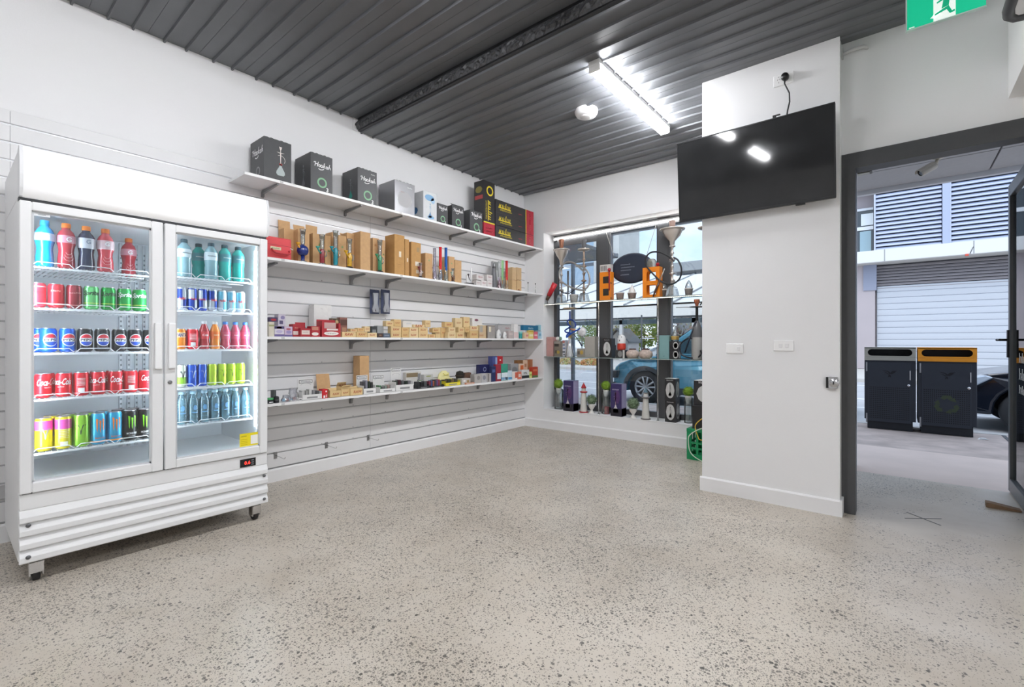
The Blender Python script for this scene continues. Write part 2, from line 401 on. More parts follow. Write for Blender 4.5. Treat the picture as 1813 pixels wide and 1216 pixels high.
# ================================================================== entrance door
df = MB()
df.box(DX0, DX0+.077, DY-.012, DY+.10, 0, DZ).box(DX0+.077, DX1-.06, DY-.012, DY+.10, DZ-.107, DZ).box(DX1-.06, DX1, DY-.012, DY+.10, 0, DZ)
df.box(DX0+.03, DX0+.077, DY-.02, DY-.012, 0, DZ-.045).box(DX0+.077, DX1-.03, DY-.02, DY-.012, DZ-.107, DZ-.045)
DOORF = mat('525355', .45, .2, noise=.04)
d1 = struct(df.build('door_1', DOORF), 'charcoal metal door frame with an open glass door')
LX = 4.62; LY0, LY1 = -1.12, .10; LZ1 = 2.345
lf = MB().box(LX, LX+.045, LY1-.06, LY1, .012, LZ1).box(LX, LX+.045, LY0, LY0+.09, .012, LZ1)
lf.box(LX, LX+.045, LY0+.09, LY1-.06, LZ1-.09, LZ1).box(LX, LX+.045, LY0+.09, LY1-.06, .012, .11)
leaf = lf.build('door_leaf', mat('5d5f61', .35, .35), d1, bevel=.003)
MB().box(LX+.018, LX+.026, LY0+.09, LY1-.06, .11, LZ1-.09).build('glass_pane', clear('e6f0ee', .12), leaf)
MB().box(LX+.006, LX+.039, LY1, LY1+.006, .012, LZ1).build('edge_strip', mat('b9babc', .4, .5), leaf)
hd = MB().box(LX-.012, LX, LY1-.055, LY1-.02, 1.03, 1.24).tube([(LX-.012, LY1-.04, 1.165), (LX-.06, LY1-.04, 1.165), (LX-.066, LY1-.03, 1.165)], .009).tube([(LX-.06, LY1-.036, 1.165), (LX-.06, LY1-.16, 1.165)], .009)
hd.build('lever_handle', mat('27282a', .35, .4), leaf)
stk = MB()
for z, s in ((1.02, .10), (.90, .12), (.80, .08)):
    for i in range(4): stk.box(LX+.0165, LX+.0175, -.36+.05*i, -.352+.05*i, z-.02, z+s*.5*(.5+.5*(i % 2))); stk.box(LX+.0165, LX+.0175, -.36+.05*i, -.34+.05*i, z-.02+.02*(i % 3), z-.014+.02*(i % 3))
stk.build('window_sticker', WTXT, leaf, label='white worn sticker marks on the door glass')
tag(MB().prism([(0, 0), (.17, 0), (.17, .012), (.02, .034), (0, .034)], -.495, -.425, 'y').build('door_wedge', mat('8a6f57', .8, noise=.2), loc=(4.44, 0, 0), bevel=.002), 'brown timber wedge holding the glass door open', 'wedge')
tp = thing('floor_tape', 'two thin dark strips crossed on the floor inside the entrance', 'tape', (4.092, -1.05, 0))
for a in (atan2(-.166, .165), atan2(.137, .181)):
    MB().box(-.115, .115, -.005, .005, .0004, .0012).build('strip', mat('6e6d6b', .7), tp, rot=(0, 0, a))

# ================================================================== ceiling lamps and fittings
LED = mat('fbfcff', .5, emit=LAMP_E)
BAT = mat('e8e8e6', .4)
def batten(x, y0, y1, z, label):
    t = thing('ceiling_batten_light', label, 'ceiling light', (x, (y0+y1)/2, z), 0, 'batten lights on the ceiling'); L = y1-y0
    MB().box(-.045, .045, -L/2, L/2, -.035, 0).build('housing', BAT, t, bevel=.003)
    MB().prism([(-.044, 0), (-.044, -.032), (-.030, -.045), (.030, -.045), (.044, -.032), (.044, 0)], -L/2+.02, L/2-.02, 'y').build('diffuser', LED, t, loc=(0, 0, -.035))
    for s in (-1, 1): MB().box(-.044, .044, s*L/2-.02*(s > 0), s*L/2+.02*(s < 0), -.08, -.035).build('end_cap', BAT, t, bevel=.004)
batten(2.29, -2.15, -.82, ZL, 'lit white batten light on the dark ceiling before the television')
batten(2.36, -4.25, -3.35, ZU, 'lit white batten light above the drinks fridge side')
batten(5.0, -4.7, -3.4, ZU, 'added unseen batten light above the entrance side')  # out of view, added to brighten the door wall, pier and floor
batten(5.8, -7.3, -6.0, ZU, 'added unseen batten light at the rear by the side wall')  # extra batten out of view, added to light the room
batten(2.36, -6.3, -5.2, ZU, 'lit white batten light behind the fridge, above the shop floor')
sd = onz(1038, 195, ZL)
t = thing('smoke_detector', 'round white smoke detector on the dark ceiling', 'smoke detector', (sd.x, sd.y, ZL))
MB().lathe([(.098, 0), (.1, -.012), (.097, -.03), (.085, -.05), (.06, -.055), (.0001, -.055)], 28).build('base', GLOSSW, t)
MB().lathe([(.05, -.055), (.052, -.060), (.03, -.066), (.0001, -.067)], 20).build('sensor_cap', mat('d8d8d8', .4), t)
MB().box(.06, .075, -.004, .004, -.0535, -.051).build('indicator', mat('8b2020', .4), t)

# ================================================================== television on the pier
tv = thing('wall_tv', 'large black flat television mounted on the white pier', 'television', (3.15, PYF, 2.09)); tv.rotation_euler = (radians(5), 0, 0)
TW, THH = 1.012, .60
MB().box(-TW/2, TW/2, -.085, -.055, 0, THH).box(-TW/2+.06, TW/2-.06, -.055, -.03, .05, THH-.08).build('body', mat('1c1c1e', .35), tv, bevel=.004)
MB().box(-TW/2+.008, TW/2-.008, -.0862, -.0850, .016, THH-.008).build('screen', mat('2f3031', .06, spec=.6, noise=.2, nscale=4), tv)
MB().box(-TW/2, TW/2, -.089, -.085, 0, .014).box(-TW/2, -TW/2+.007, -.089, -.085, .014, THH).box(TW/2-.007, TW/2, -.089, -.085, .014, THH).box(-TW/2, TW/2, -.089, -.085, THH-.007, THH).build('bezel', mat('2a2b2d', .3, .3), tv)
MB().box(.28, .335, -.085, -.07, -.012, 0).build('sensor', BLACKP, tv)
MB().box(.02, .16, -.04, .012, .2, .34).build('wall_mount', STEEL, tv)
MB().box(.15, .17, -.075, -.06, THH, THH+.022).box(.15, .195, -.075, -.06, THH+.016, THH+.022).build('clip', BLACKP, tv)
_oz = ony(1387.5, 141, PYF); _IR = Matrix.Rotation(-radians(5), 4, 'X')
_w = [(_oz.x-3.15+.014, -.034, _oz.z-2.09), (_oz.x-3.15+.012, -.04, _oz.z-2.14), (.235, -.03, .78), (.237, -.03, .72), (.224, -.03, .66), (.222, -.05, .605), (.222, -.085, .56)]
MB().tube([_IR @ V3(*p) for p in _w], .005, 6).lathe([(.0001, -.02), (.022, -.02), (.026, 0), (.022, .02), (.0001, .022)], 12, M=_IR @ Matrix.Translation(_w[0]) @ Matrix.Rotation(pi/2, 4, 'X')).build('power_cord', BLACKP, tv)
def plate(name, label, cat, px, py, w, h, rockers, holes):
    c = ony(px, py, PYF); t = thing(name, label, cat, (c.x, PYF, c.z))
    MB().box(-w/2, w/2, -.0085, 0, -h/2, h/2).build('plate', mat('fafafa', .3), t, bevel=.003)
    for rx in rockers: MB().box(rx-.011, rx+.011, -.012, -.008, -.014, .014).build('rocker', GLOSSW, t, bevel=.002)
    for hx, hz, a in holes: MB().box(-.0015, .0015, -.0086, -.0080, -.005, .005).build('pin_slot', mat('5a5a5a', .6), t, loc=(hx, 0, hz), rot=(0, a, 0))
plate('power_outlet', 'white double power outlet above the television', 'power outlet', 1387.5, 141, .125, .08, (), [(-.036, .006, .5), (-.022, .006, -.5), (-.029, -.014, 0), (-.03, .024, 1.57)])
plate('light_switch', 'plain white switch plate on the pier, the one towards the window', 'light switch', 1301, 617, .118, .072, (.03,), [])
plate('light_switch', 'white double-rocker switch plate on the pier, the one towards the door', 'light switch', 1387.5, 612, .125, .074, (-.018, .022), [])
c = ony(1474, 677, PYF)
t = thing('door_latch', 'small chrome lock box on the pier beside the door', 'lock', (c.x, PYF, c.z))
MB().box(-.034, -.02, -.03, 0, -.036, .036).build('back_plate', BLACKP, t)
MB().box(-.02, .03, -.035, -.002, -.038, .038).lathe([(.0001, -.002), (.03, -.002), (.03, .004), (.0001, .006)], 16, M=Matrix.Translation((.012, -.037, 0)) @ Matrix.Rotation(pi/2, 4, 'X')).build('case', mat('c4c5c7', .25, .8), t, bevel=.003)
MB().box(.006, .012, -.0455, -.044, -.01, .01).build('keyhole', BLACKP, t)
t = thing('conduit', 'short white conduit along the wall above the entrance', 'conduit', (PX1, DY, 3.075))
MB().tube([(.0, -.03, 0), (.06, -.03, .012), (.12, -.03, .012), (.135, -.012, .008), (.137, 0, .008)], .012, 8).build('pipe', mat('cfcfcf', .4), t)
MB().box(0, .012, -.06, -.001, -.02, .03).build('saddle', mat('cfcfcf', .4), t)

# exit sign, hung across the way out
ey = -1.80; a = ony(1606, 54, ey); b = ony(1746, 6, ey); ex0, ex1, ez = a.x, b.x, a.z
t = thing('exit_sign', 'green illuminated running-man exit sign hanging near the ceiling', 'sign', ((ex0+ex1)/2, ey, ez))
w = ex1-ex0; hgt = .175; ez1 = hgt
GRN = mat('12b98a', .5, emit=.6); EWH = mat('f4fff8', .5, emit=.5)
MB().box(-w/2, w/2, 0, .016, 0, hgt).build('panel', GRN, t)
MB().box(-w/2-.006, w/2+.004, -.002, .018, -.006, 0).box(-w/2-.006, -w/2, -.002, .018, 0, hgt).build('clear_edge', mat('cfe8df', .3), t)
MB().box(-w/2, w/2, -.01, .03, hgt, hgt+.03).build('housing', GLOSSW, t)
for s in (-1, 1): MB().box(s*w*.3-.006, s*w*.3+.006, .004, .016, hgt+.03, ZL-ez).build('hanger', GLOSSW, t)
dr = MB(); f0 = (V3(0, -.0008, 0), V3(1, 0, 0), V3(0, 0, 1))
dr.flat([(-.045, .0), (.040, .0), (.040, hgt*.97), (-.045, hgt*.97)], f0); dr.flat([(-w/2+.008, .004), (-w/2+.03, .004), (-w/2+.03, .009), (-w/2+.008, .009)], f0)
dr.flat([(-.058, .022), (-.04, .018), (-.012, .040), (-.015, .052), (-.045, .036)], f0)
dr.build('doorway_pictogram', EWH, t)
mn = MB(); f1 = (V3(0, -.0014, 0), V3(1, 0, 0), V3(0, 0, 1))
for pl in ([(-.012, .052), (.014, .062), (.026, .030), (.036, .034), (.038, .022), (.018, .018), (.006, .044), (-.018, .036), (-.040, .028), (-.040, .038)], [(-.014, .055), (.014, .062), (.02, .11), (-.004, .115)],
           [(-.006, .112), (-.034, .095), (-.03, .088), (-.002, .1)], [(.016, .108), (.034, .084), (.03, .079), (.012, .098)]): mn.flat(pl, f1)
mn.add(*[[(p[0]+.012, -.0014, p[1]+.132) for p in ell(.014, .014)[0]], ell(.014, .014)[1]])
mn.build('running_man', mat('0fa97c', .5, emit=.5), t)
# hanging panel with a dark tube frame by the bulkhead (only its corner shows)
hz = 2.78; c = ony(1779, 38, -1.9); k = c
t = thing('hanging_lightbox', 'white hanging panel with a dark rounded tube rim above the entrance', 'panel', (k.x, k.y, k.z))
MB().tube([(0, -1.0, 0), (0, -.10, 0), (.008, -.045, 0), (.03, -.012, 0), (.08, 0, 0), (.9, 0, 0)], .022, 10).build('rim', mat('47484a', .45), t)
MB().box(.02, .9, -1.0, -.02, -.004, .012).build('panel', mat('f0f0f0', .5), t)
for x, y in ((.3, -.3), (.7, -.3), (.3, -.9)): MB().tube([(x, y, .01), (x, y, ZL-k.z)], .004, 6).build('hanger', STEEL, t)
# power point low on the slat wall beside the fridge
c = onx(12, 870, 0)
t = thing('power_outlet', 'grey double power outlet on the slat wall beside the fridge', 'power outlet', (0, c.y, c.z), WALLROT)
MB().box(-.06, .06, -.012, 0, -.042, .042).box(-.052, .052, -.018, -.012, -.034, .034).build('plate', mat('b9babb', .4), t, bevel=.002)
# ================================================================== drinks fridge
FO = V3(.43, -4.315, 0)                                  # base centre; local x runs along the wall, front is local -y
FW = mat('e8e9ea', .32, noise=.01); FIN = mat('e6ebf0', .4)
fg = thing('drinks_fridge', 'tall white two-door glass display fridge full of drinks', 'fridge', FO, WALLROT)
cb = MB()
cb.box(-.56, -.525, -.315, .37, .107, 1.83).box(.525, .56, -.315, .37, .107, 1.83).box(-.525, .525, .32, .37, .107, 1.83)
cb.box(-.525, .525, -.315, .32, .107, .47).box(-.525, .525, -.315, .32, 1.79, 1.83).box(-.56, .56, -.30, .37, 1.83, 2.055)
cb.build('cabinet', FW, fg, bevel=.002)
MB().box(-.524, .524, .3185, .3195, .47, 1.79).build('liner', FIN, fg)
for k, x in enumerate((-.06, -.02, .02, .06)):           # notched rails at the back
    r = MB().box(x-.008, x+.008, .300, .318, .48, 1.78)
    r.build('shelf_rail', mat('c9ced3', .35, .4), fg)
    nb = MB()
    for j in range(40): nb.box(x-.004, x+.004, .2985, .2998, .50+j*.031, .512+j*.031)
    o = nb.build('rail_slot', mat('6d747b', .5), fg); o['kind'] = 'stuff'
# light box on top with a bowed face
prof = [(-.300, 1.832), (-.372, 1.832), (-.386, 1.87), (-.392, 1.93), (-.390, 1.99), (-.380, 2.04), (-.368, 2.068), (-.355, 2.072), (-.300, 2.06)]
m = MB(); m.prism(prof, -.548, .548, 'x', smooth=True); m.build('light_box', mat('f4f4f5', .35, emit=.30), fg)
for s in (-1, 1): MB().prism([(p[0]-.003*(p[0] < -.31), p[1]) for p in prof], s*.548, s*.560, 'x').build('light_box_end', mat('dfe0e2', .35), fg)
MB().box(-.56, .56, -.345, -.30, 1.815, 1.832).build('shadow_gap', mat('55575a', .6), fg)
def door(x0, x1, g0, g1, hx, side):
    d = MB().box(x0, g0, -.37, -.322, .434, 1.814).box(g1, x1, -.37, -.322, .434, 1.814).box(g0, g1, -.37, -.322, .434, .483).box(g0, g1, -.37, -.322, 1.772, 1.814)
    o = d.build('glass_door', FW, fg, bevel=.004)
    MB().box(g0, g1, -.354, -.350, .483, 1.772).build('door_glass', clear('f4f9fb', .05), o)
    b = MB()
    for (a, bb, c, dd) in ((g0, g0+.008, .483, 1.772), (g1-.008, g1, .483, 1.772), (g0, g1, .483, .491), (g0, g1, 1.764, 1.772)): b.box(a, bb, -.358, -.346, c, dd)
    b.build('glazing_gasket', mat('cfd2d5', .4), o)
    MB().box(hx-.017, hx+.017, -.392, -.37, 1.0, 1.255).build('door_handle', mat('f1f2f3', .3), o, bevel=.006, seg=2)
    MB().box(x0+.01, x0+.045 if side < 0 else x0+.02, -.36, -.335, .4305, .434).build('hinge', BLACKP, o)
    return o
dl = door(-.56, -.004, -.518, -.056, -.029, -1); drr = door(.004, .558, .057, .512, .034, 1)
MB().lathe([(.0001, 0), (.011, 0), (.011, .004), (.006, .005), (.0001, .005)], 14, M=Matrix.Translation((.027, -.37, .923)) @ Matrix.Rotation(pi/2, 4, 'X')).build('door_lock', mat('8e9092', .3, .8), drr)
st = MB().box(.396, .512, -.3552, -.3545, .487, .572).build('energy_sticker', mat('f0dc1e', .5), drr)
m = MB(); f = (V3(.42, -.3557, .555), V3(1, 0, 0), V3(0, 0, 1)); puttext(m, '~6', f, w=.035); m.add([(.46, -.3556, .50), (.503, -.3556, .50), (.503, -.3556, .556), (.46, -.3556, .556)], [(0, 1, 2, 3)], 1)
for i in range(4): m.add([(.402, -.3556, .50+i*.011), (.44, -.3556, .50+i*.011), (.44, -.3556, .503+i*.011), (.402, -.3556, .503+i*.011)], [(0, 1, 2, 3)], 2)
m.build('sticker_print', [BTXT, mat('f7f7f0', .5), mat('c9b400', .5)], st)
m = MB(); m.box(-.51, -.455, -.3555, -.3545, 1.752, 1.768).build('maker_badge', mat('dfe3e6', .4), dl)
m = MB(); f = (V3(-.4825, -.3558, 1.76), V3(1, 0, 0), V3(0, 0, 1)); puttext(m, '~7', f, w=.028); m.build('badge_lettering', mat('555a60', .5), dl)
# plinth: flat strip, then four overlapping louvres
MB().box(-.56, .56, -.358, -.315, .355, .4295).build('plinth_strip', FW, fg, bevel=.003)
lv = MB().prism([(-.345, .066), (-.352, .066), (-.372, .030), (-.372, .006), (-.360, 0), (-.345, 0)], -.56, .56, 'x').mesh('grille_louvre', FW, .002)
for z in (.292, .2295, .167, .104): link('grille_louvre', lv, fg, (0, 0, z-.0+.0))
MB().box(-.55, .55, -.344, -.335, .107, .36).build('grille_back', mat('5c5e61', .6), fg)
for x in (-.53, .548):
    for z in (.285, .135):
        MB().lathe([(.0001, 0), (.010, 0), (.009, .003), (.0001, .004)], 12, M=Matrix.Translation((x-.012 if x > 0 else x, -.372, z-.0)) @ Matrix.Rotation(pi/2, 4, 'X')).build('grille_screw', mat('6f7174', .4, .6), fg)
dp = MB().box(.396, .488, -.3615, -.358, .362, .412).build('temperature_display', mat('15161a', .2), fg)
m = MB(); f = (V3(.438, -.3622, .387), V3(1, 0, 0), V3(0, 0, 1)); puttext(m, '0.6', f, h=.022, bold=.02); m.build('red_digits', mat('ff3b30', .5, emit=2.0), dp)
m = MB()
for i in range(3): m.box(.462, .476, -.3622, -.3617, .370+.013*i, .375+.013*i)
m.build('display_button', mat('8b9096', .4), dp)
MB().box(-.30, .42, -.33, -.28, .094, .1065).build('drip_tray', mat('d9dadc', .4), fg)
def caster(x, y):
    h = MB().box(x-.03, x+.03, y-.03, y+.03, .10, .107).box(x-.026, x-.018, y-.034, y+.024, .03, .10).box(x+.018, x+.026, y-.034, y+.024, .03, .10).box(x-.026, x+.026, y-.042, y-.032, .045, .098)
    c = h.build('caster', CHROME, fg, bevel=.002)
    MB().lathe([(.0001, -.015), (.03, -.015), (.036, -.011), (.036, .011), (.03, .015), (.0001, .015)], 18, M=Matrix.Translation((x, y, .036)) @ Matrix.Rotation(pi/2, 4, 'Y')).build('caster_wheel', mat('1d1d1f', .5), c)
for x in (-.50, .50):
    for y in (-.31, .31): caster(x, y)
# inner light tubes behind the door edges
TUBE = mat('f3f8ff', .4, emit=34.0)
for x in (-.514, .514): MB().box(x-.008, x+.008, -.306, -.290, .60, 1.74).build('light_tube', TUBE, fg)
MB().box(-.012, .012, -.312, -.296, .47, 1.79).build('centre_post', FW, fg)
for s in (-1, 1): MB().box(s*.014-.003, s*.014+.003, -.306, -.290, .60, 1.74).build('light_tube', mat('f3f8ff', .4, emit=20.0), fg)
WIRE = mat('f2f4f6', .3, .1)
def wshelf(x0, x1, z):
    m = MB()
    for i in range(22):
        x = x0+.008+(x1-x0-.016)*i/21; m.box(x-.0017, x+.0017, -.25, .29, z-.004, z)
    for y in (-.25, -.10, .10, .28): m.box(x0, x1, y-.003, y+.003, z-.009, z-.003)
    w = (x1-x0)/3
    for k in range(3):                                   # price-rail loops along the front
        a = x0+w*k; pts = [(a+.004, -.252, z), (a+.022, -.254, z+.019), (a+w-.022, -.254, z+.019), (a+w-.004, -.252, z)]
        m.tube(pts, .0024, 6)
    m.box(x0, x1, -.256, -.251, z-.013, z-.004)
    return m.build('wire_shelf', WIRE, fg)
SL = [1.527, 1.322, 1.097, .868, .602]; SR = [1.540, 1.341, 1.105, .878, .655]
for z in SL: wshelf(-.512, -.03, z)
for z in SR: wshelf(.03, .512, z)

# ------------------------------------------------------------------ drinks: prototypes as lists of (part name, mesh)
ALU = mat('c9cbce', .28, .9)
def can_meshes(r, h, col, art, metal=.35):
    P = []
    body = [(r*.72, 0), (r*.78, .002), (r*.97, .008), (r, .013), (r, h-.016), (r*.93, h-.008), (r*.84, h-.003)]
    P.append(('can_body', MB().lathe(body, 22).mesh('can_body', mat(col, .28, metal))))
    lid = MB().lathe([(r*.84, h-.003), (r*.86, h-.001), (r*.84, h), (r*.80, h-.001), (r*.78, h-.005), (.0001, h-.005)], 22)
    lid.box(-.006, .006, -.004, .012, h-.004, h-.0028)
    P.append(('can_lid', lid.mesh('can_lid', ALU)))
    for name, fn, m in art:
        a = MB(); fn(a, r+.0004); P.append((name, a.mesh(name, m)))
    return P
def T(body, w, z, a=0, shear=0, bold=.01, h=None, mi=0):
    def f(mb, r):
        V, F = txt(body, w, h, shear, bold); wrap(mb, V, F, r+.0003, z, a, mi)
    return f
def S(vf, z, a=0, mi=0, e=0.0):
    return lambda mb, r: wrap(mb, vf[0], vf[1], r+e, z, a, mi)
def many(*fs): return lambda mb, r: [g(mb, r) for g in fs]
def band(z0, z1, mi=0):
    return lambda mb, r: mb.lathe([(r-.0002, z0), (r-.0002, z1)], 22, mi=mi)
def VV(w, h):                                            # bold split letter V
    return ([(-w/2, h/2), (-w*.2, h/2), (0, -h*.1), (0, -h/2), (w*.2, h/2), (w/2, h/2)], [(0, 1, 2, 3), (4, 5, 3, 2)])
def CLAW(w, h):                                          # three ragged claw strokes
    V = []; F = []
    for i, (x, a, b) in enumerate(((-.34, .5, -.42), (0, .38, -.5), (.34, .5, -.36))):
        k = len(V); V += [(w*(x-.10), h*a), (w*(x+.12), h*(a-.04)), (w*(x+.09), h*.1), (w*(x+.05), h*b), (w*(x-.03), h*b*.6), (w*(x-.06), h*.1)]
        F.append(tuple(range(k, k+6)))
    return V, F
RED = 'd8202e'
K = {}
barcode = S(rect(.026, .022, n=3), .030, pi)
lines = many(*[S(rect(.034, .0022, n=4), .055+.007*i, pi) for i in range(6)])
K['cola'] = can_meshes(.0325, .122, RED, [('lettering', many(T('Coca-Cola', .088, .078, shear=.45, bold=.02, h=.034), T('~6', .03, .052)), WTXT), ('print', many(barcode, lines, band(.0135, .0155)), WTXT)])
K['red'] = can_meshes(.0325, .122, 'e8485a', [('lettering', T('~7', .05, .075, shear=.3), mat('c02436', .4)), ('print', band(.100, .104), mat('f2c6cb', .4))])
K['redplain'] = can_meshes(.0325, .122, 'd93440', [('lettering', T('~5', .04, .085, shear=.3), mat('ffc6b8', .4)), ('print', band(.014, .017), mat('f4d5c8', .4))])
K['darkred'] = can_meshes(.0325, .122, '8c2530', [('lettering', T('~6', .05, .08, shear=.3), mat('d9a0a0', .4)), ('print', many(lines, band(.014, .018)), mat('c98a8a', .4))])
K['lime'] = can_meshes(.0325, .122, '6fcf7c', [('lettering', T('Sprite', .072, .082, shear=.35, bold=.03, h=.032), mat('23402a', .4)), ('print', band(.030, .033), mat('e7f06a', .4))])
K['green'] = can_meshes(.0325, .122, '1f9e46', [('lettering', T('Sprite', .072, .082, shear=.35, bold=.03, h=.032), WTXT), ('print', band(.030, .033), mat('e7f06a', .4))])
K['greend'] = can_meshes(.0325, .122, '199a3f', [('lettering', T('Sprite', .072, .082, shear=.35, bold=.03, h=.032), mat('15331c', .4)), ('print', band(.030, .033), mat('e7f06a', .4))])
globe = [('globe', many(S(ell(.031, .033, n=14), .062, e=.0001, mi=0), S(ell(.027, .029, .33, 1, n=14), .062, e=.0006, mi=1), S(ell(.027, .029, -1, -.33, n=14), .062, e=.0006, mi=2)), [WTXT, mat('d3283a', .4), mat('1d4fc0', .4)])]
K['pepsi'] = can_meshes(.0325, .122, '1561d4', globe+[('lettering', T('PEPSI', .048, .062, bold=.03, h=.013), BTXT)])
K['pepsiblack'] = can_meshes(.0325, .122, '1b1c20', globe+[('lettering', T('PEPSI', .048, .062, bold=.03, h=.013), BTXT)])
K['monster'] = can_meshes(.033, .166, '17181a', [('claw_mark', S(CLAW(.040, .078), .098), mat('7ed321', .4)), ('lettering', many(T('MONSTER', .05, .040, bold=.02, h=.011), T('~6', .03, .026)), mat('d5d5d5', .4))])
K['mango'] = can_meshes(.033, .166, '39a9d6', [('claw_mark', S(CLAW(.040, .078), .098), mat('ef7f2e', .4)), ('lettering', T('~8', .044, .035, bold=.01, h=.009), mat('e86a2a', .4)), ('print', band(.012, .020), mat('f29a3d', .4))])
K['vgreen'] = can_meshes(.033, .166, '8fc83c', [('letter_mark', S(VV(.042, .052), .088), mat('262b2e', .4))])
K['vpink'] = can_meshes(.033, .166, 'f2e02c', [('upper_band', band(.105, .151), mat('f060b8', .3, .3)), ('letter_mark', S(VV(.044, .054), .085, e=.0004), mat('b9c0c6', .3, .5))])
K['vpinkback'] = can_meshes(.033, .166, 'efdf35', [('upper_band', band(.102, .151), mat('ee5fb6', .3, .3)), ('print', many(S(rect(.030, .024, n=3), .026, e=.0004), *[S(rect(.04, .002, n=4), .058+.008*i, e=.0004) for i in range(6)]), mat('f4f3d8', .4))])
K['slimlime'] = can_meshes(.0265, .134, 'b6d433', [('letter_mark', S(VV(.036, .046), .072), mat('2b3033', .4))])
K['slimwhite'] = can_meshes(.0265, .134, 'e4ead8', [('lower_band', band(.013, .060), mat('93c83d', .35)), ('letter_mark', S(VV(.034, .046), .072, e=.0005), mat('2b3033', .4))])
K['slimblue'] = can_meshes(.0265, .134, '2452c0', [('letter_mark', S(VV(.036, .046), .072), mat('c8ccd2', .3, .5))])
q1 = lambda: many(S(rect(.040, .056, -.021, .030, n=6), .066), S(rect(.040, .052, .021, -.028, n=6), .066))
K['bull'] = can_meshes(.0265, .134, 'c9d0d8', [('blue_panel', q1(), mat('1c3f9e', .3, .4)), ('lettering', T('RedBull', .034, .068, bold=.02, h=.014), mat('d8222a', .4))])
K['bullb'] = can_meshes(.0265, .134, '2346ad', [('silver_panel', q1(), mat('cfd6dd', .3, .4)), ('lettering', T('RedBull', .034, .068, bold=.02, h=.014), mat('d8222a', .4))])
K['bullice'] = can_meshes(.0265, .134, 'd5e2ea', [('pale_panel', q1(), mat('6fc0dc', .3, .4)), ('lettering', T('RedBull', .034, .068, bold=.02, h=.014), mat('d8222a', .4))])
K['fanta'] = can_meshes(.0325, .122, 'f08a24', [('lettering', T('FANTA', .055, .085, shear=.1, bold=.04, h=.022), mat('20357c', .4)), ('print', S(rect(.06, .03, n=6), .085, e=-.0001), mat('f7d9a8', .4))])
def bottle_meshes(prof, liquid, cap, caph, label=None, labz=None, letter=None, lz=None, lm=None, lw=.04, capr=.016, clearmat=None, extra=()):
    P = [('bottle_body', MB().lathe(prof, 22).mesh('bottle_body', clearmat or mat(liquid, .12, coat=.4)))]
    H = prof[-1][1]
    P.append(('bottle_cap', MB().lathe([(capr, H-.002), (capr*1.02, H), (capr, H+caph-.003), (capr*.9, H+caph), (.0001, H+caph)], 18).mesh('bottle_cap', mat(cap, .4))))
    if label:
        z0, z1 = labz; rr = max(r for r, z in prof if z0-.02 <= z <= z1+.02)
        pts = [(r+.0006, z) for r, z in prof if z0 < z < z1]
        def rad(z):
            for (r0, a), (r1, b) in zip(prof, prof[1:]):
                if a <= z <= b: return r0+(r1-r0)*((z-a)/(b-a) if b > a else 0)
            return rr
        P.append(('bottle_label', MB().lathe([(rad(z0)+.0006, z0)]+pts+[(rad(z1)+.0006, z1)], 22).mesh('bottle_label', mat(label, .35))))
    if letter:
        a = MB(); V, F = txt(letter, lw, None, 0, .03); r = max(r for r, z in prof if abs(z-lz) < .045)+.0012; wrap(a, V, F, r, lz); P.append(('lettering', a.mesh('lettering', lm or WTXT)))
    for nm, fn, m in extra:
        a = MB(); fn(a, max(r for r, z in prof)+.0004); P.append((nm, a.mesh(nm, m)))
    return P
SPORT = [(.028, 0), (.034, .005), (.035, .02), (.034, .05), (.030, .085), (.032, .105), (.037, .125), (.0375, .150), (.036, .168), (.029, .186), (.018, .200), (.016, .206), (.016, .210)]
arc = [('ribs', many(*[S(ring(.020-.004*i, .0185-.004*i, 12, a0=pi, a1=2*pi), .055+.012*i) for i in range(3)]), mat('f0c9c9', .4))]
K['sportblue'] = bottle_meshes(SPORT, '149be0', '2a9ad2', .022, 'bcd6ea', (.128, .166), 'G', .146, WTXT, .022, .018)
K['sportred'] = bottle_meshes(SPORT, 'b3343f', 'e0752c', .022, 'c98a98', (.128, .166), 'G', .146, WTXT, .022, .018, extra=arc)
K['sportnavy'] = bottle_meshes(SPORT, '28304a', 'e0812c', .022, 'cfd2d8', (.112, .166), 'G', .146, mat('8b93a5', .4), .020, .018)
K['sportpink'] = bottle_meshes(SPORT, 'c9454f', 'e0752c', .022, 'd8bcc0', (.118, .166), 'G', .146, WTXT, .020, .018, extra=arc)
POW = [(.030, 0), (.035, .006), (.035, .07), (.033, .085), (.036, .10), (.037, .150), (.033, .178), (.020, .196), (.016, .202), (.016, .206)]
K['powgrey'] = bottle_meshes(POW, '8fb4bd', '3c5560', .020, 'e6f0f4', (.115, .165), 'POWERADE', .140, mat('35505c', .5), .05, .018)
K['powteal'] = bottle_meshes(POW, '35b2a8', '2f4f58', .020, '4d8f97', (.115, .165), 'POWERADE', .140, WTXT, .05, .018)
SODA = [(.024, 0), (.028, .005), (.0285, .03), (.025, .06), (.0285, .09), (.027, .115), (.018, .140), (.013, .150), (.013, .156)]
K['sodacola'] = bottle_meshes(SODA, 'b03038', 'd9dadc', .016, 'd23a40', (.062, .108), 'Cola', .086, WTXT, .034, .0145)
K['sodaorange'] = bottle_meshes(SODA, 'e8862a', 'e4e0da', .016, 'e8701a', (.062, .108), 'FANTA', .086, mat('f3e2c0', .4), .034, .0145)
K['sodapink'] = bottle_meshes(SODA, 'b8475f', '3c78c8', .016, 'c4506c', (.062, .108), '~5', .086, WTXT, .030, .0145)
WAT = [(.025, 0), (.029, .005), (.029, .02), (.027, .025), (.029, .03), (.029, .045), (.027, .05), (.029, .055), (.029, .12), (.026, .145), (.016, .168), (.0135, .174), (.0135, .180)]
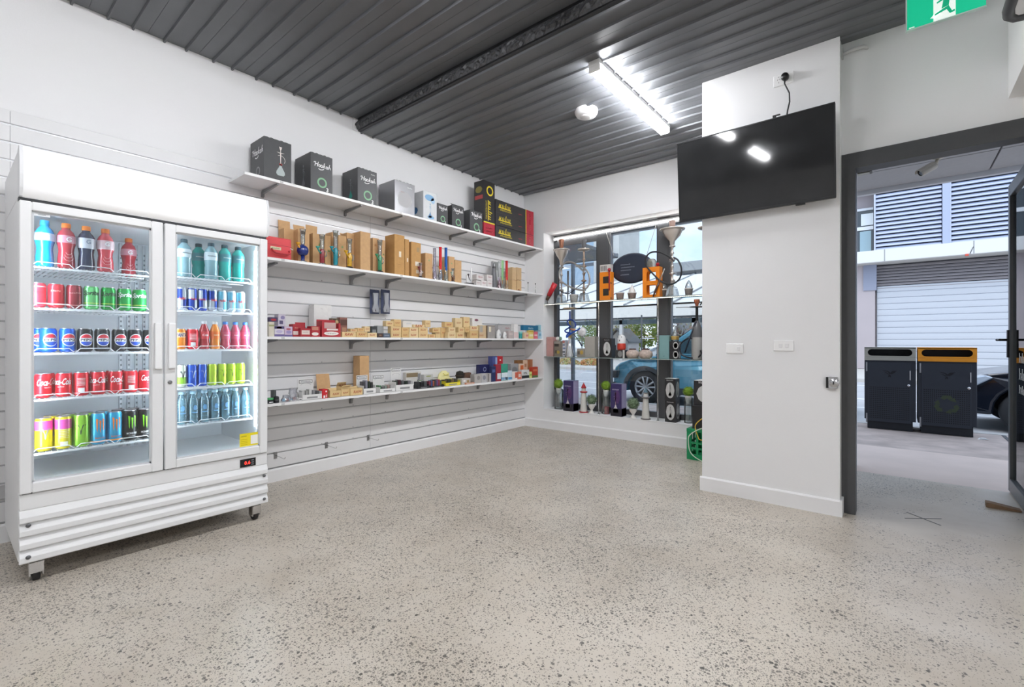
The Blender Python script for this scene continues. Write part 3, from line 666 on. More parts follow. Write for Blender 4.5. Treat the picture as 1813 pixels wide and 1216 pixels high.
K['water'] = bottle_meshes(WAT, 'a8d0dc', 'a9cfe0', .014, None, None, None, clearmat=clear('cfe8f0', .10, .05, body='8fc3d6', bodyw=.30), extra=[('label_print', many(S(ell(.011, .016), .095), S(rect(.03, .006, n=3), .066)), mat('6fa3cf', .4))])
def drink(kind, name, cat, lx, ly, z, label, group, yaw=0.0):
    t = thing(name, label, cat, FO+V3(-ly, lx, z), WALLROT+yaw, group)
    for pn, me in K[kind]: link(pn, me, t)
    return t
_c1 = crop(0, 230, 3.626); _c2 = crop(0, 540, 3.626)
def lx_of(u, X=.65): return onx(u/3.626, 600, X).y-FO.y
RAD = {'fanta': .0327, 'cola': .0327, 'sodacola': .0292, 'sodaorange': .0292, 'sodapink': .0292, 'water': .0292}
def row(kinds, us, z, name, cat, desc, group, ly=-.215, yaws=None, X=.645, radius=.0335):
    """a row of drinks on a fridge shelf, labelled by what they are and their order in the row"""
    xs = [lx_of(u, X) for u in us]
    R_ = [RAD.get(k, radius) for k in kinds]
    for i in range(1, len(xs)):
        if xs[i]-xs[i-1] < R_[i]+R_[i-1]+.0006: xs[i] = xs[i-1]+R_[i]+R_[i-1]+.0006
    over = xs[-1]+R_[-1]-.5095
    if over > 0: xs = [x-over for x in xs]
    count = {}
    tot = {}
    for k in kinds: tot[desc[k]] = tot.get(desc[k], 0)+1
    for i, k in enumerate(kinds):
        d = desc[k]; count[d] = count.get(d, 0)+1
        lab = d if tot[d] == 1 else d+', '+ORD[count[d]-1]+' of these from the left'
        drink(k, name if isinstance(name, str) else name[k], cat if isinstance(cat, str) else cat[k], xs[i], ly, z, lab, group, (yaws[i] if yaws else random.uniform(-.2, .2)))
    return xs
g = 'drinks in the fridge behind its {} door'
GL, GR = g.format('first'), g.format('second')
row(['sportblue', 'sportred', 'sportnavy', 'sportpink'], [287, 425, 545, 660], SL[0]+.001, 'sports_drink_bottle', 'bottle',
    {'sportblue': 'bright blue sports drink bottle on the fridge top shelf', 'sportred': 'dark red sports drink bottle with orange cap next to the blue one', 'sportnavy': 'navy blue sports drink bottle with orange cap', 'sportpink': 'light red sports drink bottle with orange cap beside the navy one'}, GL, radius=.0385, yaws=[.1, .15, .1, .05])
drink('sportred', 'sports_drink_bottle', 'bottle', lx_of(840, .5), -.02, SL[0]+.001, 'lone red sports drink bottle far back on the fridge top shelf', GL)
row(['red', 'redplain', 'darkred', 'lime', 'greend', 'green', 'green'], [240, 357, 475, 585, 695, 797, 890], SL[1]+.001, 'soft_drink_can', 'can',
    {'red': 'pinkish red can at the door edge on the fridge second shelf', 'redplain': 'plain red can between the pinkish and dark red ones', 'darkred': 'dark red can beside the pale green can', 'lime': 'pale lime green can with dark lettering', 'greend': 'deep green can with dark lettering', 'green': 'deep green can with white lettering'}, GL)
row(['pepsi', 'pepsi', 'pepsiblack', 'pepsiblack', 'pepsiblack', 'pepsiblack', 'pepsiblack'], [310, 432, 537, 655, 765, 855, 930], SL[2]+.001, 'cola_can', 'can',
    {'pepsi': 'blue cola can with round globe logo', 'pepsiblack': 'black cola can with round globe logo'}, GL, yaws=[.2, .15, .1, .05, .1, 0, 0])
drink('pepsi', 'cola_can', 'can', lx_of(250, .60), -.145, SL[2]+.001, 'blue cola can half hidden behind the front blue cans', GL)
row(['cola']*7, [275, 410, 522, 630, 740, 832, 925], SL[3]+.001, 'cola_can', 'can', {'cola': 'red cola can with white script, front row'}, GL, yaws=[.55, -.5, 3.0, -.35, .5, 3.1, .6])
row(['cola']*6, [300, 405, 510, 610, 715, 810], SL[3]+.001, 'cola_can', 'can', {'cola': 'red cola can in the second row'}, GL, ly=-.13, X=.56)
row(['vpink', 'vpinkback', 'vgreen', 'mango', 'mango', 'monster', 'monster'], [280, 405, 522, 630, 730, 825, 925], SL[4]+.001, 'energy_drink_can', 'can',
    {'vpink': 'tall pink and yellow can with a silver emblem', 'vpinkback': 'tall pink and yellow can showing its small print', 'vgreen': 'tall lime green can with a dark letter V', 'mango': 'tall light blue can with orange claw mark', 'monster': 'tall black can with green claw mark'}, GL, yaws=[.1, 0, -.2, .1, .1, .1, 0])
row(['vpink', 'vgreen', 'vgreen', 'mango', 'monster', 'monster'], [330, 425, 515, 610, 700, 790], SL[4]+.001, 'energy_drink_can', 'can',
    {'vpink': 'tall pink and yellow can in the back row', 'vgreen': 'tall lime green can in the back row', 'mango': 'tall light blue can in the back row', 'monster': 'tall black can in the back row'}, GL, ly=-.13, X=.56)
row(['powgrey', 'powgrey', 'powteal', 'powteal'], [1182, 1355, 1442, 1528], SR[0]+.001, 'sports_drink_bottle', 'bottle',
    {'powgrey': 'clear sports drink bottle with white label', 'powteal': 'teal green sports drink bottle'}, GR, radius=.0375, yaws=[.2, -.1, .2, .1])
drink('powteal', 'sports_drink_bottle', 'bottle', lx_of(1275, .56), -.13, SR[0]+.001, 'teal sports drink bottle behind the clear ones', GR)
row(['bull', 'bullb', 'bullb', 'bull', 'bullice', 'bullice', 'bullice'], [1165, 1228, 1292, 1360, 1422, 1480, 1538], SR[1]+.001, 'energy_drink_can', 'can',
    {'bull': 'slim silver can with dark blue panels', 'bullb': 'slim dark blue can with silver panels', 'bullice': 'slim pale can with light blue panels'}, GR, radius=.027)
row(['fanta', 'cola', 'sodacola', 'sodaorange', 'sodapink', 'sodapink', 'sodapink'], [1170, 1240, 1305, 1365, 1430, 1487, 1530], SR[2]+.001,
    {'fanta': 'soft_drink_can', 'cola': 'cola_can', 'sodacola': 'soda_bottle', 'sodaorange': 'soda_bottle', 'sodapink': 'soda_bottle'}, {'fanta': 'can', 'cola': 'can', 'sodacola': 'bottle', 'sodaorange': 'bottle', 'sodapink': 'bottle'},
    {'fanta': 'orange soft drink can with blue lettering', 'cola': 'single red cola can beside the orange can', 'sodacola': 'small red cola bottle with grey cap', 'sodaorange': 'small orange soda bottle with pale cap', 'sodapink': 'small pinkish soda bottle with blue cap'}, GR, radius=.0318, yaws=[.1, 3.0, 0, .1, 0, 0, 0])
row(['slimwhite', 'slimblue', 'slimblue', 'slimlime', 'slimlime', 'slimlime', 'slimlime'], [1163, 1225, 1288, 1352, 1415, 1475, 1532], SR[3]+.001, 'energy_drink_can', 'can',
    {'slimwhite': 'slim white and green can with dark letter V', 'slimblue': 'slim blue can with silver letter V', 'slimlime': 'slim lime can with dark letter V'}, GR, radius=.027, yaws=[.1, .1, .2, .9, .1, 0, 0])
row(['water']*7, [1180, 1250, 1310, 1370, 1430, 1485, 1530], SR[4]+.001, 'water_bottle', 'bottle', {'water': 'clear blue water bottle in the front row'}, GR, radius=.0325)
row(['water']*5, [1210, 1275, 1340, 1400, 1455], SR[4]+.001, 'water_bottle', 'bottle', {'water': 'clear blue water bottle in the second row'}, GR, ly=-.135, X=.565, radius=.0325)
# ================================================================== wall shelves
ZS = [2.388, 1.790, 1.190, .680]
SHM = mat('ededee', .4)
BRK = mat('8d8e90', .4, .5)
_br1 = MB().prism([(.002, -.012), (.002, -.055), (.016, -.06), (.03, -.05), (.03, -.03), (.285, -.012), (.285, 0), (.03, 0)], -.008, .008, 'y').mesh('shelf_bracket', BRK, .001)
_br = MB().prism([(.002, 0), (.002, -.085), (.022, -.085), (.034, -.045), (.06, -.028), (.235, -.012), (.235, 0)], -.011, .011, 'y').mesh('shelf_bracket', BRK, .001)
BY = [[-3.46, -2.73, -2.28, -1.41, -1.02, -.14]] + [[-3.45, -2.67, -2.27, -1.39, -.95, -.26]]*3
SHL = ['topmost', 'second from the top', 'third from the top', 'lowest']
for i, z in enumerate(ZS):
    y0 = -3.705 if i == 0 else -3.72
    t = thing('wall_shelf', 'long white shelf on the slat wall, '+SHL[i], 'shelf', (0, 0, z), 0, 'white shelves on the slat wall')
    MB().box(.001, .30, y0, -.004, -.020, 0).build('shelf_board', SHM, t, bevel=.0015)
    MB().box(.300, .3015, y0, -.004, -.020, 0).build('edge_strip', mat('f6f6f6', .35), t)
    for y in BY[i]: link('shelf_bracket', _br1 if i == 0 else _br, t, (0, y, -.0205))
    for y in (BY[i][0]+.02, BY[i][2]-.04): MB().box(.3016, .3035, y-.012, y+.012, -.017, -.003).build('edge_clip', mat('c9cacb', .4), t)

C4 = crop(400, 220, 6.043); C5 = crop(670, 300, 5.848); C6 = crop(460, 370, 6.973); C7 = crop(680, 400, 6.043)
C8 = crop(460, 520, 6.973); D1 = crop(680, 540, 6.043); D2 = crop(460, 610, 6.973); D3 = crop(700, 610, 6.475)
def script_word(w):
    """the flowing brush-script word 'Hookah' as ribbons, centred, W wide"""
    el = lambda cx, rx, ry, c=.28: [(cx+rx*cos(a*pi/5), c+ry*sin(a*pi/5)) for a in range(11)]
    L = [[(-.25, .72), (-.05, .88), (.2, .92)], [(.22, 1.0), (.12, .5), (0, 0)], [(.82, 1.05), (.68, .5), (.58, 0)], [(.08, .45), (.4, .58), (.74, .5)], el(1.08, .2, .27), el(1.58, .2, .27), [(1.28, .42), (1.4, .4)],
         [(2.28, 1.1), (2.08, .5), (1.95, 0)], [(2.06, .28), (2.28, .5), (2.42, .56)], [(2.12, .32), (2.3, .12), (2.46, 0)], el(2.8, .2, .26, .26), [(3.02, .5), (2.96, .2), (3.06, 0)],
         [(3.5, 1.1), (3.32, .5), (3.2, 0)], [(3.28, .3), (3.45, .52), (3.6, .46), (3.58, .2), (3.7, 0)], [(2.1, -.22), (1.8, -.46), (1.35, -.56), (.95, -.46), (.85, -.32)]]
    k = w/4.0; V = []; F = []; hw = .085
    for st in L:
        n = len(st); b = len(V)
        for i, p in enumerate(st):
            q0 = st[max(0, i-1)]; q1 = st[min(n-1, i+1)]; dx, dy = q1[0]-q0[0], q1[1]-q0[1]; d = sqrt(dx*dx+dy*dy) or 1
            nx, ny = -dy/d*hw, dx/d*hw
            V += [((p[0]+nx-1.75)*k, (p[1]+ny-.3)*k), ((p[0]-nx-1.75)*k, (p[1]-ny-.3)*k)]
        F += [(b+2*i, b+2*i+1, b+2*i+3, b+2*i+2) for i in range(n-1)]
    return V, F
def print_on(parent, prints, w, d, h):
    for p in prints:
        kind, face = p[0], p[1]
        F = {'f': fr_front(d), 'l': fr_left(w), 'r': fr_right(w)}[face]; fw = w if face == 'f' else d
        mb = MB()
        if kind == 't':                                  # lettering: text, x, z, width (fractions), colour, shear
            _, _, s, x, z, rw, col, sh = p
            if s == 'Hookah': put(mb, script_word(fw*rw), F(fw*x, h*z))
            else: puttext(mb, s, F(fw*x, h*z), w=fw*rw, shear=sh, bold=.02)
            mb.build('lettering', mat(col, .5), parent)
        elif kind == 'tv':                               # lettering up the face
            _, _, s, x, z, rh, col, sh = p; puttext(mb, s, F(fw*x, h*z), w=h*rh, shear=sh, bold=.02, rot=-pi/2, maxw=h); mb.build('lettering', mat(col, .5), parent)
        elif kind == 'r':
            _, _, x, z, rw, rh, col = p; o = F(fw*x, h*z); put(mb, rect(fw*rw, h*rh), o); mb.build('printed_patch', mat(col, .5), parent)
        elif kind == 'e':
            _, _, x, z, rw, rh, col = p; put(mb, ell(fw*rw/2, h*rh/2), F(fw*x, h*z)); mb.build('printed_patch', mat(col, .5), parent)
        elif kind == 'ring':
            _, _, x, z, rr, col = p; put(mb, ring(fw*rr, fw*rr*.68), F(fw*x, h*z)); mb.build('printed_ring', mat(col, .5), parent)
        elif kind == 'hk':                               # picture of a hookah: bowl, stem, tray, glass base
            _, _, x, z, rh, c1, c2 = p; H = h*rh; O = F(fw*x, h*z)
            put(mb, outline([(H*.05, H*.5), (H*.03, H*.42), (H*.012, H*.38), (H*.012, H*.30)]), O); put(mb, outline([(H*.14, H*.30), (H*.02, H*.27), (H*.012, -.1*H), (H*.03, -.12*H)]), O)
            put(mb, ring(H*.16, H*.145, 12, a0=-.6, a1=2.2), O, dy=.05*H); mb.build('hookah_picture', mat(c1, .5), parent)
            mb = MB(); put(mb, outline([(H*.035, -.12*H), (H*.05, -.2*H), (H*.14, -.36*H), (H*.15, -.44*H), (H*.10, -.5*H)]), O); mb.build('base_picture', mat(c2, .5), parent)
        elif kind == 'leaf':
            _, _, x, z, rw, col = p; O = F(fw*x, h*z); L = fw*rw
            for a in (-1.25, -.75, -.3, 0, .3, .75, 1.25):
                q = L*(1-.3*abs(a)); pl = [(0, 0), (q*.13, q*.4), (0, q), (-q*.13, q*.4)]
                mb.flat([(px*cos(a)+py*sin(a), -px*sin(a)+py*cos(a)) for px, py in pl], O)
            mb.build('leaf_print', mat(col, .6), parent)
def carton(cr, uL, uR, vT, X, d, base, col, name, label, cat, prints=(), vB=None, open_=None, side=None, tilt=0, top=None, group=None, bev=.0015, hmin=.012):
    """a box standing on a wall shelf: its front face spans uL..uR of the crop, its top-left front corner lies at vT"""
    a = onx(*cr(uL, vT), X); b = onx(*cr(uR, vT), X)
    w = b.y-a.y; z0 = base if vB is None else onx(*cr(uL, vB), X).z; h = max(hmin, a.z-z0)
    t = thing(name, label, cat, (X-d/2, (a.y+b.y)/2, z0), WALLROT+tilt, group)
    m = col if not isinstance(col, str) else mat(col, .55, noise=.05, nscale=30)
    if open_:
        th_ = .003; b_ = MB().box(-w/2, w/2, -d/2, -d/2+th_, 0, h).box(-w/2, w/2, d/2-th_, d/2, 0, h).box(-w/2, -w/2+th_, -d/2+th_, d/2-th_, 0, h).box(w/2-th_, w/2, -d/2+th_, d/2-th_, 0, h).box(-w/2, w/2, -d/2, d/2, 0, th_)
        b_.build('box_body', m, t)
        for fl in open_:
            if fl[0] == 'b': L = fl[1]; MB().box(-w/2, w/2, -.0015, .0015, 0, L).build('flap', m, t, loc=(0, d/2, h), rot=(-fl[2], 0, 0))
            if fl[0] == 'f': L = fl[1]; MB().box(-w/2, w/2, -.0015, .0015, 0, L).build('flap', m, t, loc=(0, -d/2, h), rot=(fl[2], 0, 0))
            if fl[0] == 'l': L = fl[1]; MB().box(-.0015, .0015, -d/2, d/2, 0, L).build('flap', m, t, loc=(-w/2, 0, h), rot=(0, -fl[2], 0))
            if fl[0] == 'r': L = fl[1]; MB().box(-.0015, .0015, -d/2, d/2, 0, L).build('flap', m, t, loc=(w/2, 0, h), rot=(0, fl[2], 0))
    else:
        MB().box(-w/2, w/2, -d/2, d/2, 0, h).build('box_body', m, t, bevel=min(bev, h/6))
        if top: MB().box(-w/2+.001, w/2-.001, -d/2+.001, d/2-.001, h, h+.0008).build('box_top', mat(top, .6), t)
    print_on(t, prints, w, d, h)
    return t, w, d, h

# ------------------------------------------------------------------ topmost shelf
HB = mat('4b4c4e', .45, noise=.05)
def hbox(cr, uL, uR, vT, d, label, front, side, col=HB, name='hookah_box'):
    t, w, dd, h = carton(cr, uL, uR, vT, .27, d, ZS[0], col, name, label, 'box', list(front)+list(side), group='boxes on the topmost shelf')
    e = MB()                                             # scuffed upper edge
    for i in range(5): e.box(-w/2+w*(.06+.18*i), -w/2+w*(.15+.18*i), -dd/2+.001, -dd/2+.004, h, h+.0015+.002*(i % 2))
    o = e.build('worn_edge', mat('3b3b3d', .6), t); o['kind'] = 'stuff'
    return t
HT = ('t', 'f', 'Hookah', .03, .70, .78, 'f2f2f2', .35)
O3 = [('ring', 'f', .02, .26, .22, '86b890'), ('t', 'f', '3', .26, .10, .10, 'f2f2f2', 0)]
MARK = ('t', 'f', '~5', .30, .90, .22, 'e6e6e6', 0)
hbox(C4, 405, 700, 120, .24, 'charcoal hookah box with a red hookah picture at the shelf end', [('hk', 'f', .1, .50, .70, 'd9d0cc', 'aeb8b8'), ('r', 'f', .1, .42, .10, .05, 'd0443c')], [('t', 'l', 'Hookah', .05, .68, .8, 'f0f0f0', .4), ('ring', 'l', .08, .22, .15, '9a9a9a')])
hbox(C4, 905, 1140, 290, .26, 'charcoal hookah box with white script and dull green ring', [HT]+O3, [('hk', 'l', .05, .45, .55, '8f9296', '77797c')])
hbox(C4, 1410, 1615, 455, .25, 'charcoal hookah box whose side shows a teal based hookah', [HT, MARK]+O3, [('hk', 'l', .05, .45, .55, '8a8d90', '2f9a8a')])
hbox(C5, 168, 375, 100, .25, 'silver grey gift box with a torn top edge', [('e', 'f', .0, .45, .75, .5, 'b4b4b6'), ('t', 'f', '~5', .25, .86, .25, 'f2f2f2', 0), ('t', 'f', '~4', -.1, .68, .2, 'a06a6a', 0)], [], mat('8c8c8f', .3, .5), 'gift_box')
carton(C5, 465, 605, 215, .27, .24, ZS[0], 'd9dcde', 'hookah_box', 'white box with blue ink splashes beside the silver box', 'box',
       [('e', 'f', -.05, .80, .7, .22, '86b6dc'), ('e', 'f', .2, .72, .3, .2, 'a8cbe6'), ('hk', 'f', 0, .35, .5, '7fa9c9', '6b9cc8'), ('e', 'f', .05, .12, .5, .12, '8ab8dc'), ('e', 'l', -.1, .36, .5, .26, '3f6f9f')], group='boxes on the topmost shelf')
for j, (a, b, v, lab, op) in enumerate(((612, 718, 345, 'small charcoal hookah box with its brown lid open', [('b', .07, -.5)]), (762, 884, 365, 'small charcoal hookah box between two others like it', [('f', .03, -.9)]), (948, 1078, 412, 'small charcoal hookah box beside the tall black one', None))):
    t, w, d, h = carton(C5, a, b, v, .27, .17, ZS[0], HB, 'hookah_box', lab, 'box', [('t', 'f', 'Hookah', .02, .78, .82, 'f2f2f2', .35)]+O3, open_=[('b', .001, 0)] if op else None, group='boxes on the topmost shelf')
    if op: MB().box(-w/2, w/2, -.0015, .0015, 0, op[0][1]).build('flap', CARD2 if j == 0 else HB, t, loc=(0, d/2 if j == 0 else -d/2, h), rot=(op[0][2], 0, 0))
YEL = 'e8d23a'; CRIM = 'b0283a'
BLK = mat('2c2b2d', .4)
t, w, d, h = carton(C5, 1090, 1205, 104, .27, .155, ZS[0], BLK, 'hookah_box', 'tall upright black box with yellow script and crimson foot', 'box',
    [('r', 'f', 0, .115, 1, .23, CRIM), ('r', 'f', 0, .24, 1, .025, YEL), ('ring', 'f', .05, .83, .30, YEL), ('tv', 'f', '~~4', .05, .46, .36, YEL, .2), ('tv', 'f', '~12', -.28, .46, .34, YEL, 0),
     ('t', 'f', '~6', 0, .14, .6, 'e9b9a8', 0), ('t', 'f', '~7', 0, .08, .7, 'e9b9a8', 0), ('r', 'l', 0, .70, .8, .07, 'c04a4a'), ('e', 'l', 0, .84, .7, .12, '8f8440'), ('r', 'l', 0, .115, 1, .23, CRIM)], group='boxes on the topmost shelf')
a = onx(*C5(1214, 300), .27); hh = (a.z-ZS[0])/3
for k in range(3):
    t, w, d, h = carton(C5, 1214, 1606, 300, .27, .20, ZS[0]+hh*k, BLK, 'hookah_box', 'long flat black box with yellow script, '+('bottom', 'middle', 'top')[k]+' of the stack of three', 'box', [], vB=None, group='boxes on the topmost shelf') if False else (None, 0, 0, 0)
    b = onx(*C5(1606, 300), .27); w = b.y-a.y; d = .20; h = hh-.002
    t = thing('hookah_box', 'long flat black box with yellow script, '+('bottom', 'middle', 'top')[k]+' of the stack of three', 'box', (.27-d/2+(0, .004, -.003)[k], (a.y+b.y)/2+(0, -.004, .003)[k], ZS[0]+hh*k), WALLROT, 'boxes on the topmost shelf')
    MB().box(-w/2, w/2, -d/2, d/2, 0, h).build('box_body', BLK, t, bevel=.0015)
    print_on(t, [('r', 'f', .395, .5, .21, 1, CRIM), ('r', 'f', .285, .5, .02, 1, YEL), ('t', 'f', '~~4', -.27, .62, .30, YEL, .2), ('t', 'f', '~12', -.24, .28, .3, YEL, 0), ('t', 'f', '~6', .13, .42, .10, 'c0384a', .1), ('tv', 'f', '~4', .40, .5, .55, 'e6c4b8', 0), ('r', 'l', 0, .5, .1, .9, YEL)], w, d, h)

# ------------------------------------------------------------------ second shelf: cases, cartons and glass pipes
Z2 = ZS[1]; G2 = 'cartons on the second shelf'
t, w, d, h = carton(C6, 60, 392, 322, .285, .16, Z2, 'd94a50', 'carry_case', 'red hard carry case with a handle beside the fridge', 'case', bev=.006)
MB().box(-w/2, w/2, -d/2-.001, -d/2, h*.62, h*.635).build('lid_seam', mat('9c2f35', .6), t)
MB().tube([(-.05, -d/2, h*.42), (-.048, -d/2-.022, h*.30), (-.03, -d/2-.024, h*.22), (.06, -d/2-.024, h*.22), (.08, -d/2-.022, h*.30), (.082, -d/2, h*.42)], .007, 8).build('handle', mat('b8323a', .4), t)
MB().box(-.06, .02, -d/2-.002, -d/2, h*.40, h*.54).build('badge', mat('d8cfae', .5), t)
m = MB(); puttext(m, '~6', (V3(-.02, -d/2-.0026, h*.47), V3(1, 0, 0), V3(0, 0, 1)), w=.06); m.build('badge_lettering', mat('5a7a4a', .5), t)
MB().tube([(.09, -d/2-.001, h*.56), (.11, -d/2-.004, h*.50)], .003, 6).build('latch', WTXT, t)
CT = [  # crop, uL, uR, vT, X, depth, label, prints, flaps, material
 (C6, 300, 446, 232, .12, .10, 'brown carton with its back flap standing up behind the red case', [('r', 'f', -.1, .6, .25, .1, 'b98f60')], [('b', .085, .1)], CARD),
 (C6, 472, 612, 245, .20, .075, 'brown carton behind the blue glass pipe', [('r', 'f', -.15, .82, .3, .16, '7d6a55')], [('b', .05, .2)], CARD),
 (C6, 655, 798, 295, .20, .13, 'brown carton with raised flaps behind the red glass pipe', [('leaf', 'f', .1, .62, .3, '7f9a5c')], [('b', .09, -.1)], CARD),
 (C6, 806, 876, 322, .21, .10, 'narrow brown carton with green leaf print', [('leaf', 'f', .15, .48, .45, '6f8f50')], None, CARD),
 (C6, 888, 946, 282, .15, .11, 'brown carton behind the teal glass pipe', [], None, CARD),
 (C6, 970, 1068, 318, .215, .06, 'brown carton with pale leaf print beside the teal pipe', [('leaf', 'f', .0, .62, .32, '8fae78')], None, CARD),
 (C6, 1076, 1164, 290, .17, .11, 'brown carton behind the yellow glass pipe', [], [('b', .02, .8)], CARD),
 (C6, 1242, 1366, 272, .26, .14, 'tall plain brown carton between yellow and green pipes', [], None, CARD),
 (C6, 1396, 1474, 352, .15, .11, 'brown carton just behind the green glass pipe', [('r', 'f', -.1, .8, .3, .06, 'b4824f')], None, CARD),
 (C6, 1497, 1546, 378, .205, .05, 'narrow brown carton with dark leaf print', [('leaf', 'f', .1, .55, .5, '6d7f45')], None, CARD),
 (C7, 112, 219, 84, .27, .15, 'tallest ochre carton with a small white label', [('r', 'f', .05, .52, .22, .14, 'e8dcc8'), ('r', 'f', .0, .26, .3, .01, '9a7440')], None, CARD2),
 (C7, 223, 268, 138, .23, .12, 'slim ochre carton against the tallest one', [('r', 'f', .1, .45, .3, .1, 'e4d6c0')], None, CARD2),
 (C7, 292, 394, 166, .24, .13, 'ochre carton with small printed stickers', [('r', 'f', .2, .80, .3, .13, 'a58a62'), ('r', 'f', .15, .40, .5, .12, 'e6ddcc'), ('r', 'f', .2, .18, .4, .10, 'e6ddcc')], None, CARD2),
 (C7, 442, 520, 286, .23, .13, 'short brown carton next to the clear tube', [('leaf', 'f', .0, .70, .25, '8fae78')], None, CARD),
 (C7, 692, 755, 322, .18, .11, 'brown carton behind the blue tube', [('leaf', 'f', 0, .72, .25, '8fae78')], None, CARD),
 (C7, 760, 828, 362, .18, .11, 'brown carton at the end of the carton row', [], None, CARD),
 (C7, 1372, 1416, 440, .17, .10, 'pale brown carton on top, the one beside the red pipe', [], None, 'd2b48a'),
 (C7, 1422, 1470, 442, .17, .10, 'pale brown carton on top, the one beside the corner', [], None, 'd2b48a'),
 (C7, 1370, 1416, 576, .21, .10, 'pale brown carton below, the one beside the red pipe', [], None, 'cfae80'),
 (C7, 1422, 1470, 578, .21, .10, 'pale brown carton below, the one beside the corner', [('e', 'f', -.1, .12, .6, .2, '8a5a30')], None, 'cfae80'),
]
for cr, a, b, v, X, d, lab, pr, fl, m in CT:
    vb = 574 if 'on top' in lab else None
    carton(cr, a, b, v, X, d, Z2, m, 'cardboard_box', lab, 'box', pr, open_=fl, vB=vb, group=G2)

def water_pipe(cr, u, vT, X, base, label, body, neck='clear', h_=None, bodycol='2b4fb0', shape='straight', name='glass_water_pipe', accent=None, basecol=None):
    p = onx(*cr(u, vT), X); H = h_ or (p.z-base)
    t = thing(name, label, 'water pipe', (X, p.y, base), WALLROT, 'glass water pipes on the second shelf')
    CL = clear('eef4f4', .16, .05, body='dfe6e6', bodyw=.22)
    BC = mat(bodycol, .15, coat=.5, noise=.35, nscale=120)
    r = min(.017, H*.085)
    MB().lathe([(.0001, 0), (r*1.9, 0), (r*2.0, .004), (r*1.7, .010), (r*.9, .016)], 18).build('foot', mat(basecol, .3) if basecol else CL, t)
    if shape == 'ball':
        z = H*.36; MB().lathe([(r*.9, .016), (r*.9, z-r*2.4)]+[(max(r*.8, r*2.7*cos(a)), z+r*2.7*sin(a)) for a in [x*.25 for x in range(-5, 6)]]+[(r*.8, z+r*2.9)], 20).build('bulb', BC, t)
        zt = z+r*2.7
    else:
        zt = H*.52; MB().lathe([(r*.9, .014), (r*1.15, H*.10), (r*1.05, H*.30), (r*1.3, H*.42), (r*.8, zt)], 18).build('coloured_body', BC, t)
    MB().lathe([(r*.8, zt-.002), (r*1.0, zt+.02), (r*.95, H*.82), (r*1.15, H*.9), (r*1.35, H*.985), (r*1.5, H), (r*1.25, H), (r*1.1, H*.985)], 18).build('neck', CL if neck == 'clear' else mat(neck, .2, coat=.4), t)
    a = H*.36
    MB().tube([(-r*.6, -r*.5, a), (-r*2.2, -r*1.2, a+.018), (-r*3.0, -r*1.6, a+.034)], r*.38, 8).lathe([(r*.3, 0), (r*.9, .012), (r*1.0, .02), (r*.7, .02), (.0001, .012)], 12, (-r*3.0, -r*1.6, a+.032)).build('side_bowl', mat(accent, .2) if accent else CL, t)
    MB().tube([(r*.9, 0, a*.7), (r*2.3, 0, a*.9), (r*2.3, 0, a*1.25), (r*.9, 0, a*1.35)], r*.3, 8).build('side_arm', CL, t)
    m = MB(); m.lathe([(r*1.16, H*.84), (r*1.18, H*.9), (r*1.28, H*.93)], 18, a0=-2.6, a1=-.5); m.build('neck_print', mat('6d6a5c' if shape != 'ball' else '554f48', .5), t)
    return t
water_pipe(C6, 530, 250, .255, Z2, 'glass water pipe with a round dark blue bulb', None, bodycol='22357e', shape='ball', accent='d9a028')
water_pipe(C6, 768, 318, .265, Z2, 'glass water pipe with a dark red body', None, bodycol='8f2f38', accent='3f9a90')
water_pipe(C6, 935, 270, .255, Z2, 'glass water pipe with a teal blue body', None, bodycol='1f8f9e', accent='1f8f9e')
water_pipe(C6, 1108, 372, .275, Z2, 'glass water pipe with yellow body on a black foot', None, bodycol='d9a92c', accent='d9a92c', basecol='1b1b20')
water_pipe(C6, 1482, 385, .275, Z2, 'glass water pipe with speckled green body on a black foot', None, bodycol='3f8f68', accent='3f8f68', basecol='1b1b20')
water_pipe(C7, 390, 395, .27, Z2, 'small white patterned water pipe before the ochre carton', None, bodycol='b9aaa4', accent='7a2f34', basecol='1b1b20', neck='9a7f7a')
water_pipe(C7, 735, 455, .27, Z2, 'small brown and white water pipe at the carton row end', None, bodycol='6f4a34', accent='9fb0a0')
def tube_bong(u, v, col, label, X=.26, foot='c9c9cb', cr=C7, clearneck=False):
    p = onx(*cr(u, v), X); H = p.z-Z2; r = .0155
    t = thing('acrylic_tube_pipe', label, 'water pipe', (X, p.y, Z2), WALLROT, 'tube pipes on the second shelf')
    CM = mat(col, .15, coat=.5) if not clearneck else clear('e4e6ea', .2, .05, body=col, bodyw=.35)
    MB().lathe([(r, H*.32), (r, H*.98), (r*1.15, H), (r*.9, H), (r*.85, H*.96)], 16).build('tube', CM, t)
    MB().lathe([(.0001, 0), (r*1.8, 0), (r*1.8, .006), (r*1.2, .02), (r*1.5, H*.12), (r*1.1, H*.30), (r, H*.33)], 16).build('chamber', clear('e8eaec', .2, .05, body=foot, bodyw=.45), t)
    MB().tube([(-r*.5, -r*.6, H*.15), (-r*2.4, -r*1.2, H*.38)], .004, 6).lathe([(.003, 0), (.009, .012), (.006, .012)], 10, (-r*2.4, -r*1.2, H*.37)).build('stem_bowl', mat('b98a4a' if not clearneck else 'a9a4b8', .3, .3), t)
tube_bong(540, 240, 'b9b2c8', 'clear lilac tube pipe beside the red one', .22, 'b8a8c8', clearneck=True)
tube_bong(602, 226, 'd8242c', 'tall red tube pipe beside the blue one', .26, '8a96b0')
tube_bong(662, 234, '1f5fb4', 'tall blue tube pipe', .26, 'b0b6a8')
tube_bong(1232, 380, 'dfe6e6', 'clear tube pipe with a maroon chamber', .26, '8c2f4a', clearneck=True)
tube_bong(1268, 370, '9fdc9a', 'clear tube pipe with a pale green tube', .19, 'd8dcd4')
